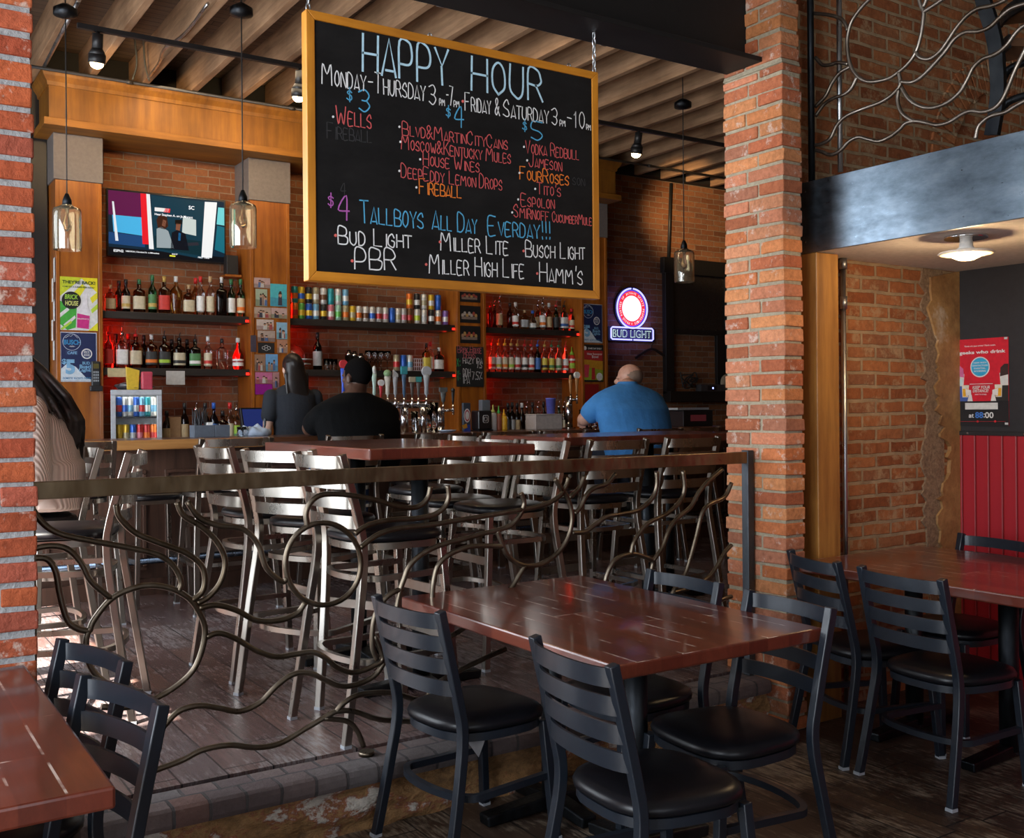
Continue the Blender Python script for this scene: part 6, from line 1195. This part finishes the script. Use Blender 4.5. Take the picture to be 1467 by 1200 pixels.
# pictures and small blackboard on the third column
for i, (y0, y1, lb) in enumerate(((413, 433.5, 'top one half hidden by the chalkboard'), (437, 463, 'middle one'), (466, 492, 'bottom one above the small blackboard'))):
    p = posterY('framed_picture', f'small black framed team picture on the third column, {lb}', 656, y0, 688, y1, YPO, (.012, .012, .013), 'small team pictures', cat='picture')
    for k in range(7): p.oval(.2 + .1 * k, .42 + .12 * (k % 2), .06, .12, random.choice([(.35, .20, .12), (.40, .35, .30), (.30, .06, .04), (.42, .25, .08)])); 
    p.area([(.15, .2), (.85, .2), (.85, .36), (.15, .36)], (.22, .16, .13))
a = onY(652.5, 496, YPO); b_ = onY(692, 554, YPO); p = Pst('small_blackboard', 'small blackboard with chalked beer list on the third wooden column', 'sign', ((a.x + b_.x) / 2, YPO - .012, (a.z + b_.z) / 2), (1, 0, 0), (0, -1, 0), b_.x - a.x, a.z - b_.z, (.018, .02, .02))
for tx, u0, u1, w, h_, c_ in (('Brick House', .05, .95, .84, .045, (.5, .12, .14)), ('Beers', .26, .72, .72, .05, (.5, .12, .14)), ('X:', .02, .18, .50, .05, (.05, .42, .14)), ('HAZY IPA', .24, .98, .58, .035, (.6, .6, .6)), ('7.5', .74, .96, .47, .04, (.6, .6, .6)), ('Y:', .02, .18, .16, .06, (.05, .42, .14)), ('DDH', .24, .52, .25, .05, (.6, .6, .6)), ('IPA', .24, .50, .08, .06, (.6, .6, .6)), ('7.5%', .56, .96, .18, .05, (.6, .6, .6))):
    g = G(); stroke_text(g, tx, p.P(u0, w, .0021), p.P(u1, w, .0021), h_ * 1.6, (0, -1, 0), .0052, upv=Vector((0, 0, 1)), jit=.03); obj('chalk_word', g, flat(c_, .9, 0, 'chalk'), p.o, norm=False)
# quiz poster on the black wall
XE = 4.957; a = onX(1369.5, 489, XE); b_ = onX(1446, 611, XE); a2 = onX(1369.5, 611, XE)
wq = abs(a.y - b_.y); hq = 0.5 * ((a.z - a2.z) + (onX(1446, 482, XE).z - b_.z))
p = Pst('poster', 'red and black quiz poster with round blue badge on the black wall', 'poster', (XE, (a.y + b_.y) / 2, (a.z + a2.z) / 2 + .006), (0, -1, 0), (-1, 0, 0), wq, hq, (.58, .012, .03))
BLK = (.012, .012, .014)
p.area([(0, 0), (1, 0), (1, .285), (0, .285)], BLK)
p.text("Think it's just trivia? Think again.", .17, .905, .60, .022, WHI); p.text('geeks who drink', .07, .815, .88, .05, WHI, bold=.03); p.text('geeks who drink', .075, .812, .88, .05, (.2, .0, .01), bold=-.005) if False else None
p.oval(.47, .675, .185, .118, WHI); p.oval(.47, .675, .165, .105, (.03, .36, .62))
for i, tx in enumerate(('NOW WITH', 'CONTACTLESS', 'DIGITAL', 'SCORING')): p.text(tx, .47, .715 - .032 * i, .10 + .018 * len(tx), .018, WHI, 'CENTER')
for u, sgn, skin, hat, coat_ in ((.06, 1, (.62, .60, .58), (.55, .13, .30), (.05, .10, .34)), (.95, -1, (.62, .60, .58), (.04, .02, .02), (.02, .02, .02))):
    q = lambda du, w: (min(1, max(0, u + sgn * du)), w)
    p.area([q(-.1, .285), q(.24, .285), q(.16, .42), q(.05, .47), q(-.1, .47)], coat_); p.area([q(-.1, .46), q(.09, .46), q(.11, .60), q(-.1, .60)], skin); p.area([q(-.1, .58), q(.10, .56), q(.09, .66), q(.02, .70), q(-.1, .70)], hat)
    p.area([q(-.1, .47), q(.07, .47), q(.07, .54), q(-.1, .55)], (.50, .66, .68) if sgn > 0 else (.6, .6, .6)); p.area([q(.07, .33), q(.18, .33), q(.20, .47), q(.06, .47)], (.66, .62, .52)); p.area([q(.08, .34), q(.17, .34), q(.185, .43), q(.075, .43)], (.70, .36, .02)); p.area([q(.14, .345), q(.24, .36), q(.24, .41), q(.13, .43)], (.68, .66, .64)); p.area([q(.17, .285), q(.27, .285), q(.25, .36), q(.2, .36)], (.68, .66, .64))
p.area([(.28, .478), (.72, .478), (.72, .484), (.28, .484)], WHI); p.text('KEEP YOUR', .50, .425, .33, .035, WHI, 'CENTER', shear=.2); p.text('DISTANCE!', .49, .385, .30, .035, WHI, 'CENTER', shear=.2); p.text('(NOT TO SCALE)', .49, .35, .22, .018, WHI, 'CENTER')
p.area([(.19, .19), (.81, .19), (.81, .265), (.19, .265)], (.62, .62, .60)); p.text('at', .26, .095, .10, .045, WHI); p.text('88', .385, .09, .15, .07, (.06, .20, .62)); p.text(':', .545, .095, .02, .05, WHI); p.text('00', .57, .09, .16, .07, WHI)
p.area([(.06, .048), (.95, .052), (.95, .056), (.06, .052)], (.40, .02, .03)); p.oval(.43, .052, .02, .013, (.5, .02, .03)); p.oval(.76, .054, .02, .013, (.5, .02, .03))
for u, w in ((.02, .02), (.97, .03), (.97, .985)): p.area([(u - .03, w - .012), (u + .03, w - .012), (u + .03, w + .012), (u - .03, w + .012)], (.55, .55, .55))
# ================================================================== PEOPLE
def blob(name, g, mat, parent=None, voxel=.007, it=4, fac=.5):
    b = g.b; me = bpy.data.meshes.new(name); b.to_mesh(me); b.free(); o = bpy.data.objects.new(name, me)
    r = o.modifiers.new('r', 'REMESH'); r.mode = 'VOXEL'; r.voxel_size = voxel; r.use_smooth_shade = True
    s = o.modifiers.new('s', 'SMOOTH'); s.factor = fac; s.iterations = it
    me2 = evaluated(o)
    for p_ in me2.polygons: p_.use_smooth = True
    me2.materials.clear(); me2.materials.append(mat); o = bpy.data.objects.new(name, me2); COL.objects.link(o)
    if parent is not None: o.parent = parent
    return o
def limb(g, pts):
    """tapering limb through (point, radius)"""
    for (a, ra), (b_, rb) in zip(pts[:-1], pts[1:]): g.cyl(a, b_, ra, rb, 18); 
    for a, ra in pts: g.ell(a, (ra, ra, ra), 16, 10)
def loft(g, secs, n=28):
    """elliptic sections (x, y, z, rx, ry, yaw)"""
    rings = []
    for x, y, z, rx, ry, yw in secs:
        rings.append([g.b.verts.new((x + rx * math.cos(t_) * math.cos(yw) - ry * math.sin(t_) * math.sin(yw), y + rx * math.cos(t_) * math.sin(yw) + ry * math.sin(t_) * math.cos(yw), z)) for t_ in [2 * PI * i / n for i in range(n)]])
    for r0, r1 in zip(rings[:-1], rings[1:]):
        for k in range(n): g.b.faces.new((r0[k], r0[(k + 1) % n], r1[(k + 1) % n], r1[k]))
    g.b.faces.new(rings[0][::-1]); g.b.faces.new(rings[-1])
def head(g, c, yaw, s=1.0, tilt=0.0):
    """skull, jaw, nose, ears and brow; yaw: direction the face looks"""
    f = Vector((math.cos(yaw), math.sin(yaw), -tilt)).normalized(); sd = Vector((-f.y, f.x, 0)).normalized(); u = f.cross(sd) * -1 if f.cross(sd).z < 0 else f.cross(sd); c = Vector(c)
    R_ = Matrix((sd, f, u)).transposed().to_4x4()
    def E(o, r): 
        g.sph(Matrix.Translation(c + sd * o[0] * s + f * o[1] * s + u * o[2] * s) @ R_ @ Matrix.Diagonal((r[0] * s, r[1] * s, r[2] * s, 1)), 20, 14)
    E((0, -.008, .025), (.076, .096, .092)); E((0, .022, -.045), (.060, .068, .070)); E((0, .055, -.085), (.034, .032, .026)); E((0, .098, -.018), (.012, .018, .022)); E((0, .083, .012), (.045, .014, .012))
    E((0, .086, -.058), (.024, .012, .009))
    for k in (-1, 1): E((.080 * k, .002, -.015), (.010, .020, .032))
    return f, sd, u
def hand(g, w, d, nrm, curl=.6, s=1.0, thumb=1):
    """palm and five fingers; w wrist, d pointing direction, nrm back of the hand"""
    w = Vector(w); d = Vector(d).normalized(); n_ = (Vector(nrm) - d * Vector(nrm).dot(d)).normalized(); sd = d.cross(n_)
    for k in (-.028, -.009, .010, .028): limb(g, [(w + sd * k * .6 * s, .016 * s), (w + d * .085 * s + sd * k * s, .014 * s)])
    for k, L in ((-.030, .062), (-.010, .076), (.010, .080), (.030, .070)):
        p = w + d * .088 * s + sd * k * s; q = d; pts = [(p, .0095 * s)]
        for j, fr_ in enumerate((.45, .32, .23)):
            q = (q * math.cos(curl * .8) - n_ * math.sin(curl * .8)).normalized() if j or curl > .2 else q
            n2 = n_; p = p + q * L * fr_ * s; pts.append((p, (.0088 - .0008 * j) * s))
        limb(g, pts)
    t0 = w + sd * .030 * thumb * s + d * .02 * s; limb(g, [(t0, .013 * s), (t0 + (d * .6 + sd * .7 * thumb - n_ * .3) * .038 * s, .011 * s), (t0 + (d * .95 + sd * .45 * thumb - n_ * .65) * .066 * s, .009 * s)])
def skinmat(name, a, b_):
    m, nt, bs = nodes(name); v = coords(nt); n = noise(nt, v, 30, 4); r = ramp(nt, n.outputs[0], [(.3, a), (.7, b_)]); link(nt, r.outputs[0], bs.inputs['Base Color']); bs.inputs['Roughness'].default_value = .5
    bs.inputs['Subsurface Weight'].default_value = .08; bs.inputs['Subsurface Radius'].default_value = (.02, .008, .005); return m
def cloth(name, col, scale=120, spec=.3, wr=.3):
    m, nt, bs = nodes(name); v = coords(nt); n = noise(nt, v, 7, 5, .6); n2 = noise(nt, v, scale, 2); r = ramp(nt, n.outputs[0], [(.3, [q * .82 for q in col]), (.7, [min(1, q * 1.1) for q in col])]); link(nt, r.outputs[0], bs.inputs['Base Color']); bs.inputs['Roughness'].default_value = .85; bs.inputs['Specular IOR Level'].default_value = spec
    ad = nt.nodes.new('ShaderNodeMath'); ad.operation = 'MULTIPLY_ADD'; link(nt, n2.outputs[0], ad.inputs[0]); ad.inputs[1].default_value = .06; link(nt, n.outputs[0], ad.inputs[2]); bump(nt, bs, ad.outputs[0], wr, .03); return m
HAIRD = flat((.012, .009, .008), .38, 0, 'dark_hair'); JEAN = cloth('blue_jeans', (.03, .07, .19)); SHOE = flat((.03, .025, .02), .5, 0, 'shoe')
def seated(label, cx, cy, sc, skin, shirt, face, hc, hs, hairf, lel, lwr, rel, rwr, wide, jean, hand_kw, shz=1.46, lean=.08, collar=None):
    """person on a bar stool looking toward +Y; wide scales the trunk"""
    z0 = PLAT + .79; sx = wide; ty = cy + lean; top = shz + .075
    sh = [(cx - .200 * sx, ty + .01, shz - .075), (cx + .200 * sx, ty + .01, shz - .075)]
    def trunk(g, k, zt=None, zb=None):
        secs = [(cx, cy, z0 + .01 - (.0 if zb is None else zb), .205 * sx + k, .185 + k, 0), (cx, cy, z0 + .10, .225 * sx + k, .195 + k, 0), (cx, cy + lean * .3, z0 + .25, .235 * sx + k, .18 + k, 0), (cx, cy + lean * .65, shz - .12, .245 * sx + k, .165 + k, 0), (cx, ty, shz - .03, .238 * sx + k, .130 + k, 0), (cx, ty + .006, shz + .015, .205 * sx + k, .112 + k, 0), (cx, ty + .012, shz + .048, .145 * sx + k, .095 + k, 0), (cx, ty + .02, top + .01, .075 + k, .07 + k, 0)]
        loft(g, secs)
    g = G(); trunk(g, 0); nk = Vector((cx, ty + .02, top - .02)); limb(g, [(nk, .068 * sc), (Vector(hc) + Vector((0, -.01, -.07)), .060 * sc)])
    f, sd, u = head(g, hc, face, hs)
    for s_, e_, w_, th in ((sh[0], lel, lwr, 1), (sh[1], rel, rwr, -1)):
        d = (Vector(w_) - Vector(e_)).normalized(); limb(g, [(Vector(s_), .062 * sc), ((Vector(s_) + Vector(e_)) / 2, .060 * sc), (Vector(e_), .048 * sc), (Vector(e_) + d * .08, .047 * sc), (Vector(w_), .031 * sc)]); hand(g, Vector(w_) + d * .01, d, (0, -.25, 1), hand_kw, 1.05, thumb=th)
    fts = []
    for k in (-1, 1):
        h_ = Vector((cx + .10 * k * sx, cy + .02, z0 + .07)); kn = Vector((cx + .13 * k, cy + .40, z0 + .045)); an = Vector((cx + .12 * k, cy + .30, PLAT + .44)); limb(g, [(h_, .095 * sc), ((h_ + kn) / 2, .085 * sc), (kn, .064 * sc), ((kn + an) / 2 + Vector((0, -.02, .05)), .058 * sc), (an, .040 * sc)]); fts.append((h_, kn, an))
        limb(g, [(an + Vector((0, -.02, -.045)), .035), (an + Vector((0, .13, -.06)), .028)])
    body = blob('person', g, skin, None, .0065, 4); tag(body, label, 'person')
    g = G()
    for h_, kn, an in fts: limb(g, [(h_, .108 * sc), ((h_ + kn) / 2, .097 * sc), (kn, .076 * sc), ((kn + an) / 2 + Vector((0, -.02, .05)), .071 * sc), (an + Vector((0, 0, .01)), .054 * sc)])
    loft(g, [(cx, cy, z0 - .012, .19 * sx, .18, 0), (cx, cy, z0 + .12, .218 * sx, .195, 0)]); blob('jeans', g, jean, body, .009, 4)
    g = G()
    for h_, kn, an in fts: limb(g, [(an + Vector((0, -.025, -.05)), .045), (an + Vector((0, .06, -.06)), .042), (an + Vector((0, .14, -.068)), .036)])
    blob('shoes', g, SHOE, body, .008, 3)
    g = G(); trunk(g, .014)
    for s_, e_ in ((sh[0], lel), (sh[1], rel)): s_ = Vector(s_); e_ = Vector(e_); limb(g, [(s_, .078 * sc), (s_ + (e_ - s_) * .45, .078 * sc), (s_ + (e_ - s_) * .58, .076 * sc)])
    if collar: loft(g, [(cx, ty + .01, top - .03, .095, .088, 0), (cx, ty + .015, top + .03, .080, .078, 0)])
    blob('shirt', g, shirt, body, .009, 3)
    return body, f, sd, u
# man in black at the bar
hc = onY(511, 540, 6.50); SK_D = skinmat('dark_skin', (.055, .024, .014), (.085, .038, .022)); BLKT = cloth('black_tshirt', (.0022, .0025, .003), wr=.4, spec=.12)
X_ = 2.965
b1, f, sd, u = seated('man in black T-shirt sitting at the bar, seen from behind, close-cropped dark hair', X_, 6.37, 1.12, SK_D, BLKT, PI / 2 + .45, hc, 1.10, 0, (X_ - .275, 6.60, 1.315), (X_ - .10, 6.95, 1.305), (X_ + .300, 6.64, 1.315), (X_ + .16, 6.95, 1.305), 1.20, JEAN, .35, shz=1.47)
g = G(); c = Vector(hc); Rm = Matrix((sd, f, u)).transposed().to_4x4()
g.sph(Matrix.Translation(c + u * .030 - f * .012) @ Rm @ Matrix.Diagonal((.0870, .1075, .103, 1)), 24, 16)
for vt in list(g.b.verts):
    q = vt.co - c
    if q.dot(f) > .055 + .25 * max(0, q.dot(u)): vt.co -= f * .03
obj('hair', g, flat((.0035, .003, .003), .95, 0, 'cropped_hair', spec=.08), b1)
obj('necklace', G().tube([(X_ + .079 * math.cos(q), 6.47 + .085 * math.sin(q), 1.553 + .012 * math.sin(q)) for q in [2 * PI * i / 24 for i in range(24)]], .004, 6, closed=True), metal('gold_chain', (.75, .55, .2), .3), b1)
# man in blue polo
hc2 = onY(901, 543, 6.66); SK_L = skinmat('fair_skin', (.48, .25, .18), (.60, .34, .25)); BLUE = cloth('blue_polo', (.06, .25, .60), wr=.45); X2 = 5.41
b2, f, sd, u = seated('balding man in a blue polo shirt hunched at the bar, seen from behind', X2, 6.36, 1.15, SK_L, BLUE, PI / 2 + .80, hc2, 1.08, 0, (5.035, 6.60, 1.345), (5.235, 6.88, 1.335), (X2 + .38, 6.62, 1.33), (X2 + .20, 6.93, 1.31), 1.42, cloth('dark_trousers', (.02, .025, .04)), .9, shz=1.545, lean=.13, collar=True)
g = G(); c = Vector(hc2); Rm = Matrix((sd, f, u)).transposed().to_4x4()
g.sph(Matrix.Translation(c + u * .020 - f * .020) @ Rm @ Matrix.Diagonal((.0845, .098, .090, 1)), 24, 16)
dl = [vt for vt in g.b.verts if (vt.co - c).dot(u) > .085 or (vt.co - c).dot(f) > .03 or (vt.co - c).dot(u) < -.04]
bmesh.ops.delete(g.b, geom=dl, context='VERTS'); obj('hair', g, flat((.22, .15, .11), .8, 0, 'thin_stubble_hair'), b2)
# bartender
def standing(label, cx, cy, H_, skin, shirt, face, hairfn):
    z = PLAT; k = H_ / 1.65; g = G(); sh = 1.36 * k + z; hc = Vector((cx, cy + .02, z + H_ - .115))
    secs = [(cx, cy, z + .80 * k, .165, .12, 0), (cx, cy, z + .92 * k, .170, .125, 0), (cx, cy, z + 1.03 * k, .140, .105, 0), (cx, cy, z + 1.20 * k, .165, .115, 0), (cx, cy, sh - .04, .175, .10, 0), (cx, cy, sh + .02, .11, .075, 0), (cx, cy, sh + .06, .055, .055, 0)]
    loft(g, secs); limb(g, [((cx, cy + .0, sh + .02), .050), (hc + Vector((0, -.01, -.07)), .046)]); f, sd, u = head(g, hc, face, .95)
    LS, LE, LW = Vector((cx - .185, cy, sh - .045)), Vector((cx - .225, cy - .02, sh - .30)), Vector((cx - .235, cy + .04, sh - .53)); RS, RE, RW_ = Vector((cx + .185, cy, sh - .045)), Vector((cx + .245, cy + .06, sh - .28)), Vector((cx + .16, cy + .24, sh - .36))
    for s_, e_, w_, th in ((LS, LE, LW, 1), (RS, RE, RW_, -1)):
        d = (w_ - e_).normalized(); limb(g, [(s_, .050), ((s_ + e_) / 2, .046), (e_, .038), (e_ + d * .07, .038), (w_, .026)]); hand(g, w_ + d * .01, d, (-1 if th == 1 else 0, -.2, .6), .5, .92, th)
    for k_ in (-1, 1): limb(g, [((cx + .085 * k_, cy, z + .84 * k), .088), ((cx + .09 * k_, cy, z + .46 * k), .058), ((cx + .09 * k_, cy - .02, z + .30 * k), .055), ((cx + .09 * k_, cy - .01, z + .085), .036)]); limb(g, [((cx + .09 * k_, cy - .03, z + .035), .034), ((cx + .095 * k_, cy + .13, z + .03), .029)])
    body = blob('person', g, skin, None, .0065, 4); tag(body, label, 'person')
    g = G(); loft(g, [(cx, cy, z + .84 * k, .188, .142, 0), (cx, cy, z + .92 * k, .186, .140, 0), (cx, cy, z + 1.03 * k, .160, .122, 0), (cx, cy, z + 1.20 * k, .182, .130, 0), (cx, cy, sh - .035, .190, .112, 0), (cx, cy, sh + .022, .125, .088, 0), (cx, cy, sh + .05, .066, .066, 0)])
    for s_, e_ in ((LS, LE), (RS, RE)): limb(g, [(s_ + Vector((0, 0, -.005)), .063), (s_ + (e_ - s_) * .62, .063)])
    blob('shirt', g, shirt, body, .008, 3)
    g = G(); loft(g, [(cx, cy, z + .72 * k, .185, .135, 0), (cx, cy, z + .86 * k, .184, .138, 0)])
    for k_ in (-1, 1): limb(g, [((cx + .085 * k_, cy, z + .82 * k), .097), ((cx + .09 * k_, cy, z + .46 * k), .068), ((cx + .09 * k_, cy - .01, z + .10), .052)])
    blob('trousers', g, cloth('black_trousers', (.012, .012, .015)), body, .009, 3)
    g = G()
    for k_ in (-1, 1): limb(g, [((cx + .09 * k_, cy - .035, z + .045), .043), ((cx + .095 * k_, cy + .14, z + .037), .036)])
    blob('shoes', g, SHOE, body, .009, 3); return body, hc, f, sd, u, LS, LE
px_b = onY(420, 560, 7.92); SK_M = skinmat('light_skin', (.50, .30, .22), (.62, .40, .30))
b3, hc, f, sd, u, LS, LE = standing('bartender in dark T-shirt with long dark hair behind the bar, back turned', px_b.x, 7.92, 1.665, SK_M, cloth('charcoal_tshirt', (.022, .026, .034)), PI / 2 + .2, None)
random.seed(17); g = G()
g.sph(Matrix.Translation(hc + Vector((0, -.018, .03))) @ Matrix.Diagonal((.083, .102, .098, 1)), 20, 14)
loft(g, [(hc.x + .03, hc.y - .10, hc.z - .33, .062, .018, 0), (hc.x + .02, hc.y - .105, hc.z - .24, .088, .026, 0), (hc.x + .004, hc.y - .085, hc.z - .10, .090, .046, 0), (hc.x, hc.y - .05, hc.z + .05, .080, .06, 0)])
for i in range(26): xx = hc.x + random.uniform(-.085, .10); limb(g, [((xx, hc.y - .08, hc.z - .05), .018), ((xx + random.uniform(-.02, .03), hc.y - .118, hc.z - .28), .010), ((xx + random.uniform(-.01, .03), hc.y - .11, hc.z - random.uniform(.32, .43)), .004)])
blob('hair', g, HAIRD, b3, .006, 2)
mid = LS + (LE - LS) * .82; g = G()
for i in range(9): g.ell(mid + Vector((-.036 + random.uniform(-.004, .004), -.018 + random.uniform(-.012, .012), random.uniform(-.045, .04))), (.008, .012, .014), 8, 6)
obj('tattoo', g, flat((.09, .11, .12), .6), b3)
# woman on the far left
SWE, ntw, bsw = nodes('knitted_sweater'); v = coords(ntw); wv = ntw.nodes.new('ShaderNodeTexWave'); wv.wave_type = 'BANDS'; wv.bands_direction = 'Y'; wv.inputs['Scale'].default_value = 38; wv.inputs['Distortion'].default_value = .35; wv.inputs['Detail Scale'].default_value = .6; link(ntw, v, wv.inputs[0])
r = ramp(ntw, wv.outputs[1], [(.1, (.62, .50, .43)), (.6, (.78, .66, .58))]); link(ntw, r.outputs[0], bsw.inputs['Base Color']); bsw.inputs['Roughness'].default_value = .95; bump(ntw, bsw, wv.outputs[1], .5, .008)
cx, cy = .735, 5.03; z0 = PLAT + .79; g = G(); shz = 1.47
def wt(g, k):
    loft(g, [(cx + .02, cy, z0 + .005, .17 + k, .20 + k, 0), (cx + .02, cy, z0 + .15, .155 + k, .185 + k, 0), (cx, cy, z0 + .30, .15 + k, .18 + k, 0), (cx - .03, cy, shz - .06, .135 + k, .20 + k, 0), (cx - .05, cy, shz + .02, .10 + k, .16 + k, 0), (cx - .06, cy, shz + .08, .06 + k, .06 + k, 0)])
wt(g, 0); hcw = Vector((cx - .13, cy - .01, 1.70)); limb(g, [((cx - .06, cy, shz + .04), .052), (hcw + Vector((.01, 0, -.07)), .048)]); f, sd, u = head(g, hcw, PI - .1, .97)
arms = []
for k in (-1, 1):
    s_ = Vector((cx - .05, cy + .19 * k, shz - .03)); e_ = Vector((cx - .06, cy + .265 * k, shz - .30)); w_ = Vector((cx - .26, cy + .14 * k, shz - .26)); d = (w_ - e_).normalized(); arms.append((s_, e_, w_)); limb(g, [(s_, .05), (e_, .038), (w_, .026)]); hand(g, w_ + d * .01, d, (0, 0, 1), .6, .92, k)
lg = []
for k in (-1, 1):
    h_ = Vector((cx, cy + .09 * k, z0 + .07)); kn = Vector((cx - .42, cy + .11 * k, z0 + .05)); an = Vector((cx - .33, cy + .10 * k, PLAT + .42)); lg.append((h_, kn, an)); limb(g, [(h_, .088), (kn, .058), ((kn + an) / 2 + Vector((.02, 0, .05)), .052), (an, .036)]); limb(g, [(an + Vector((.02, 0, -.04)), .033), (an + Vector((-.12, 0, -.055)), .027)])
b4 = blob('person', g, SK_M, None, .0065, 4); tag(b4, 'woman in a beige knitted sweater with long black hair seated at far left', 'person')
g = G(); wt(g, .035); loft(g, [(cx + .05, cy, z0 - .01, .17, .22, 0), (cx + .03, cy, z0 + .2, .185, .225, 0)])
for s_, e_, w_ in arms: limb(g, [(s_, .085), ((s_ + e_) / 2 + Vector((0, 0, -.01)), .092), (e_ + Vector((0, 0, -.02)), .095), ((e_ + w_) / 2 + Vector((0, 0, -.02)), .070), (w_, .045)])
blob('sweater', g, SWE, b4, .010, 3)
g = G()
for h_, kn, an in lg: limb(g, [(h_, .10), (kn, .068), ((kn + an) / 2 + Vector((.02, 0, .05)), .062), (an, .046)])
blob('trousers', g, cloth('black_jeans', (.012, .012, .014)), b4, .009, 3); g = G()
for h_, kn, an in lg: limb(g, [(an + Vector((.02, 0, -.045)), .042), (an + Vector((-.13, 0, -.062)), .034)])
blob('shoes', g, SHOE, b4, .009, 3)
g = G(); g.sph(Matrix.Translation(hcw + Vector((.022, 0, .03))) @ Matrix.Diagonal((.104, .088, .100, 1)), 20, 14)
for i in range(64):
    k = random.uniform(-1, 1); y = hcw.y - .01 + .085 * k; q = random.random()
    limb(g, [(Vector((hcw.x + .03, y, hcw.z + .06 - .03 * abs(k))), .022), (Vector((hcw.x + .12 + .03 * q, y - .04, hcw.z - .07)), .018), (Vector((hcw.x + .20 + .05 * q, y - .04 - .06 * q, hcw.z - .19)), .014), (Vector((hcw.x + .235 + .08 * q, y - .03 - .07 * random.random(), hcw.z - .30)), .010), (Vector((hcw.x + .25 + .08 * q, y - .02, hcw.z - .36 - .12 * random.random())), .005)])
for i in range(40):
    y = hcw.y + random.uniform(-.17, .12); q = random.random()
    limb(g, [(Vector((hcw.x + .03, hcw.y + (y - hcw.y) * .5, hcw.z + .02)), .020), (Vector((hcw.x + .05 + .08 * q, y, hcw.z - .10)), .018), (Vector((hcw.x + .08 + .15 * q, y - .03, hcw.z - .17 - .06 * q)), .012), (Vector((hcw.x + .10 + .20 * q, y - .05, hcw.z - .23 - .12 * q)), .004)])
blob('hair', g, HAIRD, b4, .007, 2)

bpy.data.scenes.remove(TMP)
